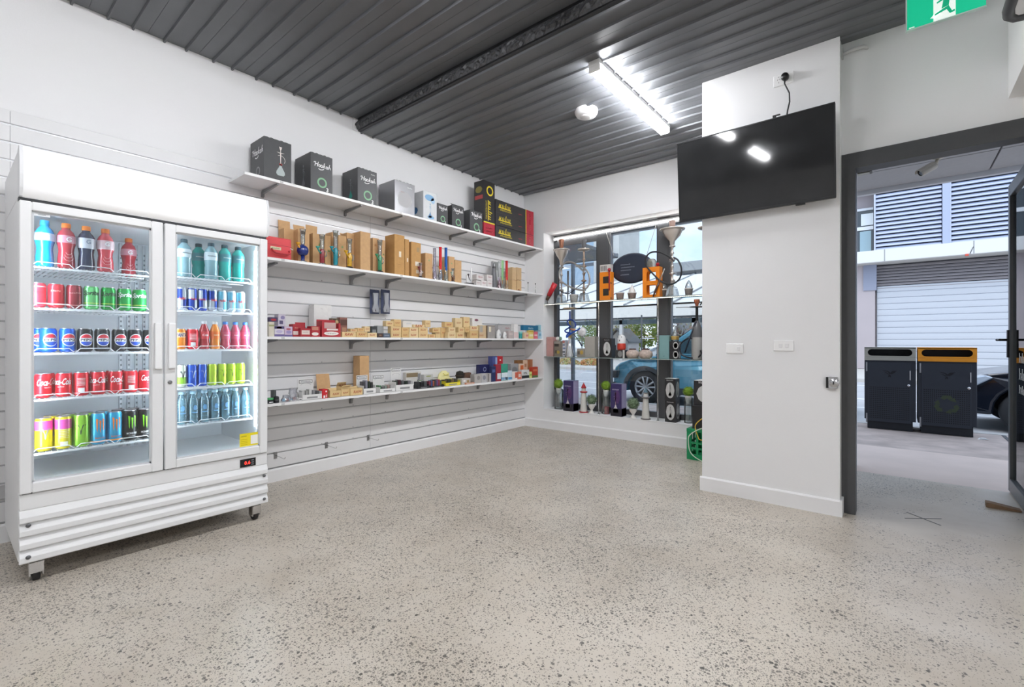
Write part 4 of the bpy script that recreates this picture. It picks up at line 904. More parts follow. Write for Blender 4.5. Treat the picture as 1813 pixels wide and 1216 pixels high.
tube_bong(1311, 374, 'c8242c', 'red tube pipe near the corner', .26, 'c9a070')
t = thing('packet', 'silver grey packet standing behind the dark cone', 'packet', (.12, onx(*C7(1183, 375), .12).y, Z2), WALLROT)
h = onx(*C7(1183, 375), .16).z-Z2; MB().prism([(-.055, 0), (.055, 0), (.05, h), (-.05, h)], -.015, .015, 'y').build('foil', mat('a9aaac', .35, .5, bump=.3), t)
MB().box(-.04, .04, -.0165, -.0155, h*.35, h*.7).build('label', mat('c4c5c6', .5), t)
p = onx(*C7(1176, 400), .20); h = p.z-Z2
t = thing('cone_pipe', 'dark grey cone-shaped glass piece on the second shelf', 'water pipe', (.20, p.y, Z2), WALLROT)
MB().lathe([(.0001, 0), (.036, 0), (.037, .006), (.033, h*.4), (.018, h*.85), (.012, h)], 20).build('cone', mat('6b6c70', .2, coat=.4), t)
MB().lathe([(.02, h*.80), (.024, h*.84), (.019, h*.88)], 16).build('collar', mat('3a3b3e', .3), t)
for a, b, v, vb, lab in ((990, 1068, 516, 574, 'white carton with red mark, upper one beside the gap'), (1100, 1160, 517, 580, 'white carton with red mark, upper one beside the cone'), (1040, 1098, 578, None, 'white carton with red mark, lower one of the pair'), (1104, 1160, 582, None, 'white carton with red mark, lower one beside the cone'), (986, 1036, 580, None, 'grey carton under the white ones on the second shelf')):
    carton(C7, a, b, v, .25, .07, Z2, 'd9d4d2' if 'white' in lab else 'aaa9ab', 'small_carton', lab, 'box', [('t', 'f', '~4', .05, .6, .6, 'a04a50', 0)] if 'white' in lab else [], vB=vb, group='small cartons near the corner')
p = onx(*C7(905, 490), .22)
t = thing('display_stand', 'small white stand with a black base on the second shelf', 'stand', (.22, p.y, Z2), WALLROT)
MB().box(-.05, .06, -.03, .03, 0, .022).build('base', BLACKP, t, bevel=.003)
MB().box(-.035, .01, -.005, .005, .022, .11).build('card', mat('e8e8e8', .5), t)
MB().ball((-.012, -.008, .115), .012, 10).tube([(-.012, -.008, .105), (.0, -.012, .06)], .004, 6).build('figure', mat('4a4448', .4), t)
MB().tube([(.045, 0, .02), (.045, 0, .2)], .006, 8).build('rod', WTXT, t)
for u, v, lab in ((1540, 600, 'tiny glass piece with black tip, the one further from the corner'), (1635, 615, 'tiny glass piece with black tip, the one next the corner')):
    p = onx(*C7(u, v), .2); h = p.z-Z2
    t = thing('glass_piece', lab, 'glass piece', (.2, min(p.y, -.03), Z2), WALLROT, 'tiny glass pieces by the corner')
    MB().lathe([(.0001, 0), (.014, 0), (.014, .004), (.005, .01), (.004, h*.8), (.007, h*.9)], 12).build('stem', clear('eef2f2', .2, .05, body='dddddd', bodyw=.3), t)
    MB().ball((0, 0, h*.94), .009, 10).build('tip', BLACKP, t)
# two blister packs on hooks between the shelves
for a, b, lab in ((655, 671, 'dark blue blister pack hanging on the slat wall, fridge side one'), (674.5, 690, 'dark blue blister pack hanging on the slat wall, corner side one')):
    p0 = onx(a, 512, .05); p1 = onx(b, 556, .05); w = p1.y-p0.y; h = p0.z-p1.z
    t = thing('blister_pack', lab, 'blister pack', (.05, (p0.y+p1.y)/2, p1.z), WALLROT, 'blister packs on hooks')
    MB().box(-w/2, w/2, -.002, .002, 0, h).build('card', mat('3a425e', .45), t)
    MB().prism([(-w*.30, h*.06), (w*.30, h*.06), (w*.36, h*.2), (w*.2, h*.42), (w*.28, h*.86), (-w*.28, h*.86), (-w*.2, h*.42), (-w*.36, h*.2)], -.022, -.002, 'y').build('bubble', clear('dfe6f2', .3, .05, body='d4dae6', bodyw=.45), t)
    MB().tube([(0, -.01, h*.1), (0, -.012, h*.36), (.004, -.010, h*.6), (0, -.010, h*.84)], [.014, .008, .007, .009], 8).build('pipe', mat('23283a', .25, .4), t)
    MB().tube([(0, .05, h*.97), (0, -.03, h*.97), (0, -.034, h*.99)], .0025, 6).build('hook', CHROME, t)

# ------------------------------------------------------------------ third shelf: smoking papers and small packs
Z3 = ZS[2]; G3 = 'small packs on the third shelf'
def packs(rows, base, X0, d0, group):
    for r in rows:
        cr, a, b, v, vb, col, lab, pr = r[:8]; X = r[8] if len(r) > 8 else X0; d = r[9] if len(r) > 9 else d0; nm = r[10] if len(r) > 10 else 'small_carton'
        carton(cr, a, b, v, X, d, base, col, nm, lab, 'box', pr, vB=vb, group=group)
def tt(s, col, z=.5, w=.7, sh=0): return ('t', 'f', s, 0, z, w, col, sh)
PUR = '6d5f94'; RD = 'b5333c'
packs([
 (C8, 112, 178, 345, None, 'dcd6c6', 'cream pack at the fridge edge of the third shelf', [('r', 'f', 0, .75, 1, .12, 'a4a87a')]),
 (C8, 182, 300, 397, None, 'd8d2dc', 'white and purple pack, the one below the upright sachets', [('r', 'f', 0, .12, 1, .2, PUR), ('r', 'f', 0, .86, 1, .24, '4d4270'), ('e', 'f', 0, .84, .6, .18, RD), ('e', 'f', 0, .48, .7, .3, 'b9b0d0')]),
 (C8, 304, 404, 403, None, 'cdb8cf', 'lilac pack with a purple figure print', [('r', 'f', 0, .1, 1, .18, PUR), ('e', 'f', 0, .75, .6, .2, 'b0606c'), ('e', 'f', .05, .45, .7, .3, '9c8fc0')]),
 (C8, 120, 220, 288, 343, '4d4468', 'dark purple pack on top of the cream one', [('e', 'f', 0, .45, .7, .5, RD)], .24),
 (C8, 228, 318, 248, 395, 'd6cfdc', 'upright white and purple sachet box on top', [('e', 'f', .1, .7, .6, .3, '8f86b0'), ('r', 'f', -.1, .3, .5, .3, '5d5478')], .22),
 (C8, 410, 498, 372, None, RD, 'red pack with white band behind the open tray', [('r', 'f', -.1, .30, .75, .28, 'e8dcd4'), tt('~4', 'e8c8a8', .7, .5)], .24),
 (C8, 634, 744, 398, None, RD, 'red pack with a white oval beside the large display', [('e', 'f', -.05, .28, .8, .3, 'efe9e2'), ('r', 'f', -.05, .78, .7, .3, 'c98a78')]),
 (C8, 668, 884, 130, None, 'e9e9e7', 'tall white box at the back of the third shelf', [('t', 'f', '~2', -.05, .88, .12, 'c4c4c4', 0)], .12, .09),
 (C8, 892, 982, 300, None, '6b6250', 'brown and green pack leaning at the back', [('e', 'f', .1, .8, .6, .2, 'd0b98a'), ('r', 'f', -.2, .85, .4, .2, '2f3a2c')], .17, .05),
 (C8, 988, 1080, 292, None, '8a5f55', 'maroon patterned pack behind the tan packs', [('r', 'f', 0, .75, .9, .3, '5d4038'), ('r', 'f', .1, .4, .6, .2, 'b48a70')], .19, .05),
 (C8, 1376, 1448, 400, None, '3a3c3e', 'black tub with grey lid on the third shelf', [('r', 'f', 0, .55, .6, .3, '8a8c8e')], .25, .07),
 (C8, 1452, 1530, 392, None, 'a9acae', 'grey pack beside the black tub', [], .20, .06),
 (C8, 1454, 1522, 486, None, '4a3a36', 'low dark brown pack before the grey one', [('r', 'f', .0, .5, .4, .3, '8a6a50')], .285, .05),
 (C8, 1526, 1608, 486, None, '5c6878', 'low slate blue pack at the front', [('r', 'f', .0, .5, .7, .2, '8a96a6')], .285, .05),
], Z3, .27, .07, G3)
t, w, d, h = carton(C8, 504, 628, 425, .28, .09, Z3, mat(RD, .5), 'counter_tray', 'open red tray pack with white label', 'box', [('r', 'f', 0, .52, .8, .5, 'ecdcd4'), ('t', 'f', '~6', 0, .55, .5, 'a8323a', 0)], open_=[('b', .05, .05)], group=G3)
t, w, d, h = carton(C8, 768, 996, 425, .28, .09, Z3, mat(RD, .5), 'counter_display', 'large red counter display box with a white oval', 'box', [('e', 'f', 0, .42, .82, .45, 'f0ebe6'), ('t', 'f', '~8', 0, .42, .55, '7a7a7a', 0), ('r', 'f', .05, .86, .6, .2, 'e6dcd8')], open_=[('b', .075, .0)], group=G3)
MB().box(-w*.30, w*.34, -.02, .02, h, h+.05).build('booklet', mat('c9a9a4', .5), t); MB().box(-w*.5, -w*.38, -d/2, d/2, h, h+.06).box(w*.4, w*.5, -d/2, d/2, h, h+.045).build('side_wing', mat(RD, .5), t)
TB = 'dcbf8a'; RT = 'b06a44'
tan = []
def tanrow(cr, spans, vT, vB, X, d, what):
    for i, s in enumerate(spans):
        a, b = s[0], s[1]; v = s[2] if len(s) > 2 else vT; vb = s[3] if len(s) > 3 else vB
        tan.append((cr, a, b, v, vb, ('dcc18f', 'd6b67f', 'e0c99c')[i % 3], 'tan rolling paper carton in the '+what+', '+ORD[i]+' from the fridge', [('t', 'f', 'RAW', 0, .5, .62, ('a8452c', RT)[i % 2], .15)], X, d, 'paper_carton'))
tanrow(C8, [(1018, 1186), (1192, 1330), (1336, 1446, 480)], 468, None, .285, .05, 'low front row of three')
tanrow(C8, [(1120, 1200, 432), (1206, 1290, 420), (1294, 1362, 402)], 430, 466, .24, .05, 'raised row behind the low one')
tanrow(D1, [(76, 182), (188, 266), (268, 364), (370, 470), (476, 546, 312), (684, 768), (774, 858), (920, 1010, 272)], 292, None, .285, .055, 'long bottom row')
tanrow(D1, [(76, 184, 226), (190, 266), (270, 364), (372, 468), (520, 590, 246), (692, 764), (796, 862), (866, 914), (922, 1010, 222, 270)], 238, 292, .27, .055, 'middle row')
tanrow(D1, [(22, 102, 168, 226), (106, 184, 152, 226), (312, 436, 208, 236), (442, 498, 162, 236), (652, 738, 180, 236), (762, 838, 138, 238), (850, 918, 126, 236)], 170, 236, .25, .055, 'highest row')
tanrow(D1, [(550, 604, 240), (608, 680, 238), (866, 914, 292)], 290, None, .22, .06, 'gap at the back')
packs(tan, Z3, .28, .06, 'tan rolling paper cartons on the third shelf')
WHT = 'e2e0dc'
packs([
 (D1, 202, 304, 168, 238, WHT, 'white pack lying among the tan cartons', [('r', 'f', .1, .6, .5, .2, 'cfd2d4')], .23, .05),
 (D1, 946, 1050, 138, 222, WHT, 'white pack with maroon spot on top of the tan cartons', [('e', 'f', -.1, .75, .4, .3, '7a4a5a')], .24, .05),
 (D1, 1018, 1104, 216, None, 'c9b08c', 'upright tan box with a clear window strip', [('r', 'f', -.25, .72, .35, .5, 'a8a49c'), ('r', 'f', .42, .5, .14, 1, '5a4632'), ('t', 'f', 'RAW', -.2, .22, .5, RT, .1)], .27, .07),
 (D1, 1110, 1186, 216, None, '9d9894', 'upright grey box with a pale latch patch', [('r', 'f', -.2, .7, .3, .4, 'e0d8c0'), ('r', 'f', 0, .97, 1, .05, '6b5d50')], .25, .07),
 (D1, 1222, 1384, 212, None, 'b3b1b1', 'grey carton with faint red lettering near the corner', [('t', 'f', '~5', .1, .78, .3, 'b0706a', .1)], .21, .06),
 (D1, 1332, 1386, 276, None, 'b9adab', 'small taupe pack before the grey carton', [('r', 'f', 0, .6, .7, .3, 'c9bcb8')], .27, .05),
 (D1, 1390, 1434, 202, None, 'ecebea', 'slim upright white pack with a pink foot', [('r', 'f', 0, .25, 1, .4, 'ddc6c4')], .26, .05),
 (D1, 1504, 1546, 292, None, 'e8c9a4', 'small peach pack beside the teal tub', [('r', 'f', .1, .5, .6, .3, 'd98a8a')], .28, .04),
 (D1, 1550, 1600, 268, None, 'e6cf74', 'small yellow pack under the teal carton', [('r', 'f', 0, .4, .8, .25, 'efe6c8'), ('r', 'f', 0, .85, 1, .15, 'c9a23a')], .28, .04),
 (D1, 1604, 1644, 284, None, 'd86a7c', 'small pink pack next the corner on the third shelf', [('r', 'f', 0, .5, .8, .2, 'eec8cc')], .28, .04),
 (D1, 1648, 1688, 280, None, 'a9cbdc', 'small pale blue pack in the corner of the third shelf', [('r', 'f', 0, .55, .6, .3, '6f9fbc')], .28, .04),
 (D1, 1492, 1648, 214, 268, '1c6f96', 'teal blue carton lying on the small bright packs', [('t', 'f', '~5', 0, .4, .35, 'bcd8e4', .1)], .27, .05),
 (D1, 1652, 1690, 212, 272, '8fc0cf', 'pale teal pack end beside the teal carton', [], .27, .05),
], Z3, .27, .06, G3)
p = onx(*D1(1470, 282), .27); h = p.z-Z3
t = thing('small_tub', 'teal green tub with white lid on the third shelf', 'tub', (.255, p.y, Z3), WALLROT)
MB().lathe([(.0001, 0), (.021, 0), (.023, .004), (.023, h*.72)], 16).build('tub_body', mat('2f9a98', .4), t); MB().lathe([(.0235, h*.72), (.0245, h*.76), (.0245, h*.98), (.022, h), (.0001, h)], 16).build('tub_lid', mat('8fd0cc', .4), t)
for u, v, s, lab in ((1225, 262, 1.0, 'white wrapped packet slumped near the corner, larger one'), (1290, 285, .8, 'white wrapped packet slumped near the corner, smaller one')):
    p = onx(*D1(u, v), .26); h = p.z-Z3; q = MB(); rr = random.Random(int(u))
    q.lathe([(.02*s, 0), (.034*s, h*.15), (.036*s, h*.5), (.028*s, h*.8), (.012*s, h)], 12)
    q.v = [(x+rr.uniform(-.005, .005), y*.7+rr.uniform(-.004, .004), z) for x, y, z in q.v]
    t = thing('wrapped_packet', lab, 'packet', (.26, p.y, Z3), WALLROT); q.build('wrapper', mat('e4e4e4', .35, bump=.4), t); MB().box(-.012*s, .012*s, -.030*s, -.027*s, h*.3, h*.55).build('label', mat('b9bec2', .5), t)
# ------------------------------------------------------------------ lowest shelf: counter displays and small goods
Z4 = ZS[3]; G4 = 'small goods on the lowest shelf'
def counter_display(cr, a, b, vTray, vSign, ua, ub, label, goods, col='e6e6e4', X=.28, d=.12, sign='~9', framecol='4a4a4c'):
    """open tray with a raised back card, filled with small goods"""
    p = onx(*cr(a, vTray), X); q = onx(*cr(b, vTray), X); w = q.y-p.y; h = p.z-Z4
    sz = onx(*cr((ua+ub)/2, vSign), X-d+.02).z-Z4; s0 = onx(*cr(ua, vSign), X-d+.02).y-(p.y+q.y)/2; s1 = onx(*cr(ub, vSign), X-d+.02).y-(p.y+q.y)/2
    s0 = max(s0, -w*.46); s1 = min(s1, w*.46)
    t = thing('counter_display', label, 'display box', (X-d/2, (p.y+q.y)/2, Z4), WALLROT, 'counter displays on the lowest shelf'); M = mat(col, .5)
    MB().box(-w/2, w/2, -d/2, -d/2+.003, 0, h).box(-w/2, -w/2+.003, -d/2+.003, d/2, 0, h*1.5).box(w/2-.003, w/2, -d/2+.003, d/2, 0, h*1.5).box(-w/2, w/2, -d/2, d/2, 0, .003).build('tray', M, t)
    MB().box(max(s0-.01, -w*.5), min(s1+.01, w*.5), d/2-.004, d/2, 0, sz).build('back_card', M, t)
    sg = MB().box(s0, s1, d/2-.0055, d/2-.0042, sz-.035, sz-.008).build('sign_frame', mat(framecol, .5), t); MB().box(s0+.004, s1-.004, d/2-.0062, d/2-.0055, sz-.031, sz-.012).build('sign_face', mat('efefef', .5), sg)
    m = MB(); puttext(m, sign, (V3((s0+s1)/2, d/2-.0068, sz-.0215), V3(1, 0, 0), V3(0, 0, 1)), w=(s1-s0)*.75, h=.010); m.build('sign_lettering', mat('3a3a3c', .5), sg)
    m = MB(); put(m, rect(w*.55, h*.32), (V3(.0, -d/2-.0006, h*.42), V3(1, 0, 0), V3(0, 0, 1))); m.build('tray_label', mat('8f8f90', .5), t)
    m = MB(); put(m, ring(.03, .027, 14, 1.6, .3, 2.8), (V3((s0+s1)/2, d/2-.0046, sz*.62), V3(1, 0, 0), V3(0, 0, 1))); m.build('card_print', mat('c4c4c4', .5), t)
    n = len(goods); cw = (w-.012)/n
    for i, (gc, gh) in enumerate(goods):
        x = -w/2+.006+cw*(i+.5); MB().box(x-cw*.40, x+cw*.40, -d*.25, d*.18, .004, h+gh).build('goods', mat(gc, .35), t, bevel=.002)
    return t
counter_display(D2, 528, 766, 625, 424, 495, 660, 'white counter display with a black-framed sign beside the red pack', [('c4c4c2', .035), ('9a9a98', .03), ('d0d0ce', .04), ('8a8a8c', .03), ('5d5d5f', .025)])
counter_display(D2, 1284, 1432, 545, 378, 1196, 1330, 'white counter display before the tall brown carton', [('4a4a50', .06), ('8a8a96', .07), ('2f3a30', .06), ('3a3a3c', .05)])
counter_display(D2, 1486, 1672, 550, 372, 1412, 1536, 'white counter display of green grinders', [('4a7a56', .03), ('6a6a6a', .02), ('8f9a92', .025), ('a9928a', .03), ('b0b0ae', .03)], sign='~8')
counter_display(D3, 8, 208, 465, 265, -30, 66, 'white counter display with dark tins beside the black tray', [('3f4a42', .04), ('4a3036', .045), ('5a5a5c', .035), ('2f3b32', .03), ('77757a', .03)])
counter_display(D3, 262, 394, 482, 400, 275, 385, 'black counter tray with a lime green edge print', [('3a3b3d', .045), ('2c2d2f', .04), ('55585a', .045)], col='2d2e30', sign='~7', framecol='7ea05a')
counter_display(D3, 404, 560, 478, 398, 425, 540, 'black counter tray of colourful lighters', [('8a4050', .05), ('4a5a8a', .055), ('b0604a', .05), ('4a4a50', .06), ('7a5a8a', .055), ('a04050', .06), ('5a6a5a', .05)], col='252628', sign='~7', framecol='b04a3a')
counter_display(D3, 576, 744, 440, 385, 600, 720, 'bright yellow counter tray of small tins', [('5a5340', .03), ('3f4438', .035), ('7a6a4a', .03), ('4a4a44', .035)], col='e6d83a', sign='~6', framecol='b9aa20')
t, w, d, h = carton(D2, 1236, 1350, 140, .15, .11, Z4, CARD, 'cardboard_box', 'tall brown carton standing on the lowest shelf', 'box', [], group=G4)
carton(D2, 774, 838, 552, .285, .06, Z4, 'c8232c', 'small_carton', 'bright red pack with white marks on the lowest shelf', 'box', [('e', 'f', .2, .75, .3, .2, 'f2f2f2'), ('r', 'f', -.15, .2, .35, .25, 'f2f2f2'), ('r', 'f', .25, .25, .2, .3, 'e8c0c0')], group=G4)
t, w, d, h = carton(D2, 868, 1000, 575, .285, .07, Z4, TANBOX, 'counter_tray', 'tan tray pack with red lettering beside the red pack', 'box', [('t', 'f', 'RAW', .05, .5, .6, 'a8452c', .15)], open_=[('b', .02, .4), ('l', .02, .5)], group=G4)
t, w, d, h = carton(D2, 1006, 1112, 520, .265, .08, Z4, TANBOX, 'counter_tray', 'tan tray pack full of brown cones', 'box', [('t', 'f', 'RAW', 0, .35, .6, 'a8452c', .15)], open_=[('b', .04, -.6), ('f', .03, 1.2)], group=G4)
for i in range(6): MB().lathe([(.004, .02), (.007, h+.012+.004*(i % 3))], 8, (-w*.36+w*.145*i, (i % 2)*.02-.005, 0)).build('cone', mat('8a5a34', .6), t)
carton(D2, 1120, 1268, 545, .285, .08, Z4, TANBOX, 'counter_tray', 'tan tray pack before the tall brown carton', 'box', [('t', 'f', 'RAW', .1, .5, .7, 'a8452c', .2)], open_=[('b', .012, .4)], group=G4)
# loose lid of a carton leaning on the slats
p = onx(*D2(792, 470), .12)
t = thing('carton_lid', 'loose kraft carton lid leaning behind the tan tray', 'lid', (.13, p.y, Z4), WALLROT)
MB().box(-.055, .055, -.002, .002, 0, .20).build('lid_panel', CARD, t, rot=(-.35, 0, -.25)); MB().box(-.055, .055, -.02, .0, 0, .003).build('lid_fold', CARD, t, rot=(-.35, 0, -.25))
# things at the fridge end
t, w, d, h = carton(D2, 168, 204, 565, .26, .05, Z4, '4d5254', 'upright_box', 'dark grey upright box at the fridge end of the lowest shelf', 'box', [], group=G4)
p = onx(*D2(132, 660), .28); h = p.z-Z4
t = thing('small_tub', 'black and green tub at the fridge end of the lowest shelf', 'tub', (.26, p.y, Z4), WALLROT)
MB().lathe([(.0001, 0), (.028, 0), (.030, .006), (.030, h*.7)], 16).build('tub_body', mat('22252a', .4), t); MB().lathe([(.031, h*.7), (.031, h*.97), (.027, h), (.0001, h)], 16).build('tub_lid', mat('3fa05a', .4), t); MB().box(-.014, .014, -.0315, -.0305, .008, h*.35).build('label', WTXT, t)
p = onx(*D2(214, 660), .285); t = thing('grinder', 'small black rounded grinder beside the dark panel', 'grinder', (.27, p.y, Z4), WALLROT)
MB().lathe([(.0001, 0), (.017, 0), (.02, .004), (.02, .022), (.0185, .024), (.02, .026), (.02, .044), (.014, .052), (.0001, .053)], 18).build('grinder_body', mat('1d1d22', .3), t); MB().lathe([(.0205, .0225), (.0205, .0255)], 18).build('grinder_ring', STEEL, t)
def bag(u, v, cr, X, col, label, w=.05, n=4, cols=('8fb0c8', '5a5f8a', 'b06a6a', '3a3f5a')):
    p = onx(*cr(u, v), X); h = p.z-Z4; q = MB(); rr = random.Random(int(u+v))
    q.lathe([(w*.7, 0), (w, h*.12), (w*.92, h*.45), (w*.6, h*.75), (w*.72, h)], 14)
    q.v = [(x+rr.uniform(-.006, .006), y*.55+rr.uniform(-.004, .004), max(0, z)) for x, y, z in q.v]
    t = thing('plastic_bag', label, 'bag', (X, p.y, Z4), WALLROT, 'clear bags of small goods'); q.build('bag_film', clear('eef0f6', .3, .1, body=col, bodyw=.22), t)
    for i in range(n): MB().ball((-w*.55+w*1.1*i/max(1, n-1), -.008+.012*(i % 2), .016), .0145, 10).build('goods', mat(cols[i % len(cols)], .4), t)
bag(410, 535, D2, .23, 'c9ccd6', 'clear plastic bag of small blue goods, the taller one', .048)
bag(330, 620, D2, .27, 'b8c4d0', 'clear plastic bag with pale blue and grey goods, the lower one', .045, 5)
carton(D2, 482, 522, 662, .285, .04, Z4, 'e2e2e2', 'small_carton', 'tiny white price pack before the white display', 'box', [('r', 'f', 0, .5, .7, .35, '4a4a4c')], group=G4)
# behind and beside the trays
packs([
 (D3, 122, 296, 320, None, 'd4d2cc', 'white pack with a brown landscape print behind the tins', [('r', 'f', -.1, .82, .75, .26, '8a7a5f'), ('r', 'f', .36, .5, .2, .8, '8c8e90')], .15, .05),
 (D3, 330, 432, 345, None, 'd0d0cc', 'pale sachet pack behind the black tray', [('e', 'f', 0, .85, .6, .12, 'a8b080')], .13, .05),
 (D3, 762, 862, 392, None, 'c2bfba', 'clear grey pack with small gold pieces', [('e', 'f', -.2, .6, .3, .3, 'efefec'), ('r', 'f', .2, .5, .25, .4, 'a08a5a')], .275, .07),
 (D3, 806, 906, 440, None, 'd08a68', 'low orange pack before the clear grey one', [('r', 'f', 0, .5, .8, .4, 'e6d8cc')], .297, .018),
 (D3, 908, 984, 345, None, 'b4b0ac', 'pale metallic tin pack, first of two alike', [('e', 'f', .1, .6, .5, .5, '8f8a86')], .275, .07),
 (D3, 988, 1050, 335, None, 'c0bebf', 'silver patterned pack, second of two alike', [('e', 'f', 0, .55, .6, .5, '8d8f98')], .275, .07),
 (D3, 1054, 1100, 330, None, 'a9a4a0', 'grey striped pack before the dark blue box', [('r', 'f', -.2, .5, .2, .9, '6f6a68'), ('r', 'f', .2, .5, .2, .9, 'd0cccc')], .275, .07),
 (D3, 968, 1080, 232, None, '23285a', 'dark blue box with a pale swirl', [('ring', 'f', 0, .72, .16, 'aab4d8')], .17, .06),
 (D3, 1112, 1168, 134, None, '4a5490', 'tall blue box on the lowest shelf near the corner', [('r', 'f', .3, .8, .4, .3, '9fb0d8'), ('r', 'f', 0, .45, 1, .05, '2b3468')], .20, .07),
 (D3, 1172, 1232, 134, None, 'c42a34', 'tall red box with a small white emblem', [('e', 'f', 0, .84, .3, .06, 'f4e8e8')], .20, .07),
 (D3, 1104, 1150, 250, None, '2b3560', 'navy pack before the tall blue box', [('r', 'f', 0, .7, .7, .2, '5a6aa0')], .285, .04),
 (D3, 1154, 1212, 228, None, '9a2f40', 'maroon pack before the tall red box', [('r', 'f', .1, .3, .7, .35, 'e4e8ee')], .285, .04),
 (D3, 1216, 1290, 222, None, '3f9a84', 'green rounded pack with a white and blue foot', [('r', 'f', 0, .25, 1, .45, 'e2eef4'), ('r', 'f', 0, .12, 1, .16, '4a8ec0')], .275, .05),
 (D3, 1294, 1338, 300, None, 'cfe0ea', 'pale blue pack beside the green one', [('r', 'f', 0, .2, 1, .25, '5a9ac8')], .285, .04),
 (D3, 1340, 1400, 312, None, 'ece4e0', 'white pack with an orange-red panel', [('r', 'f', .25, .55, .45, .7, 'd86a50')], .285, .04),
 (D3, 1322, 1410, 222, None, 'a0a2a4', 'grey cloudy pack at the back near the corner', [('e', 'f', 0, .6, .7, .4, '7f8284')], .20, .06),
 (D3, 1416, 1474, 222, None, 'e6cdb8', 'cream and orange pack near the corner', [('r', 'f', .1, .75, .6, .3, 'd8703a')], .20, .06),
 (D3, 1404, 1446, 314, None, 'dd7a62', 'salmon pack beside the black and white one', [('r', 'f', 0, .5, .6, .4, 'f0ded8')], .285, .04),
 (D3, 1450, 1534, 292, None, 'dedede', 'black and white striped pack near the corner', [('r', 'f', 0, .2, 1, .3, '2b2b2d'), ('t', 'f', '~3', 0, .65, .5, '2b2b2d', 0)], .285, .04),
 (D3, 1538, 1566, 312, None, 'd8dc8a', 'slim pale yellow pack near the corner', [('r', 'f', 0, .5, .8, .2, '8fae3a')], .285, .04),
 (D3, 1402, 1462, 180, None, '8a6038', 'brown wooden-look box at the back near the corner', [('r', 'f', 0, .6, .8, .1, '6a4526')], .12, .06),
 (D3, 1468, 1516, 180, None, 'd9b9a0', 'tall peach box at the back near the corner', [('r', 'f', 0, .7, .5, .2, 'b07a5a')], .13, .06),
 (D3, 1522, 1618, 172, None, 'a0643c', 'rust brown box at the back in the corner', [('r', 'f', -.3, .5, .06, 1, '7a4424'), ('r', 'f', .1, .5, .06, 1, '7a4424')], .13, .06),
 (D3, 1570, 1634, 258, None, 'c0442e', 'red and green pack in the corner of the lowest shelf', [('r', 'f', 0, .12, 1, .2, '5a7a4a'), ('r', 'f', 0, .7, .7, .2, 'd87a50')], .285, .05),
], Z4, .27, .06, G4)
# heart-shaped yellow cushion tin and black caps
p = onx(*D3(565, 300), .10); h = p.z-Z4
t = thing('gift_bag', 'pale yellow rounded gift bag behind the yellow tray', 'bag', (.085, p.y, Z4), WALLROT)
q = MB().lathe([(.03, 0), (.075, h*.15), (.085, h*.5), (.07, h*.8), (.03, h)], 18); q.v = [(x, y*.4, z) for x, y, z in q.v]; q.build('bag_body', mat('eee7a8', .5, bump=.3), t)
MB().tube([(-.03, -.028, h*.85), (-.02, -.04, h*.7), (.03, -.036, h*.72), (.05, -.026, h*.85)], .004, 6).build('ribbon', mat('e8de6a', .4), t)
p = onx(*D3(768, 300), .2); h = p.z-Z4
t = thing('cap', 'black knitted cap lying on the grey packs', 'cap', (.16, p.y, Z4), WALLROT)
q = MB().lathe([(.0001, 0), (.04, 0), (.048, h*.2), (.05, h*.75), (.042, h*.92), (.0001, h)], 18); q.v = [(x, y*.8, z) for x, y, z in q.v]; q.build('crown', mat('26241f', .8, bump=.5), t)
MB().lathe([(.05, h*.55), (.053, h*.6), (.051, h*.68)], 18).build('band', mat('3a2f2a', .8), t)
p = onx(*D3(835, 320), .17); h = p.z-Z4
t = thing('pouch', 'brown leather pouch behind the clear grey pack', 'pouch', (.15, p.y, Z4), WALLROT)
MB().prism([(-.05, 0), (.05, 0), (.06, h*.5), (.045, h), (-.045, h), (-.06, h*.5)], -.02, .02, 'y').build('pouch_body', mat('5f4436', .6, bump=.3), t, bevel=.006); MB().box(-.046, .046, -.024, -.02, h*.55, h*.98).build('pouch_flap', mat('6e5142', .6), t, bevel=.002)

# ------------------------------------------------------------------ empty hooks low on the slat wall
for i, (u, v) in enumerate(((100, 435), (427, 372), (695, 325))):
    p = onx(460+u/3.626, 680+v/3.626, 0)
    t = thing('slat_hook', 'empty chrome display hook low on the slat wall, '+ORD[i]+' from the fridge', 'hook', (.0005, p.y, p.z), WALLROT, 'empty display hooks')
    MB().box(-.013, .013, -.003, 0, -.055, 0).box(-.012, .012, -.008, -.003, -.006, 0).build('hook_plate', STEEL, t)
    MB().tube([(.0, -.003, -.028), (.0, -.05, -.028), (.0, -.15, -.034), (.0, -.165, -.03), (.0, -.172, -.018)], .0028, 6).build('hook_arm', CHROME, t)
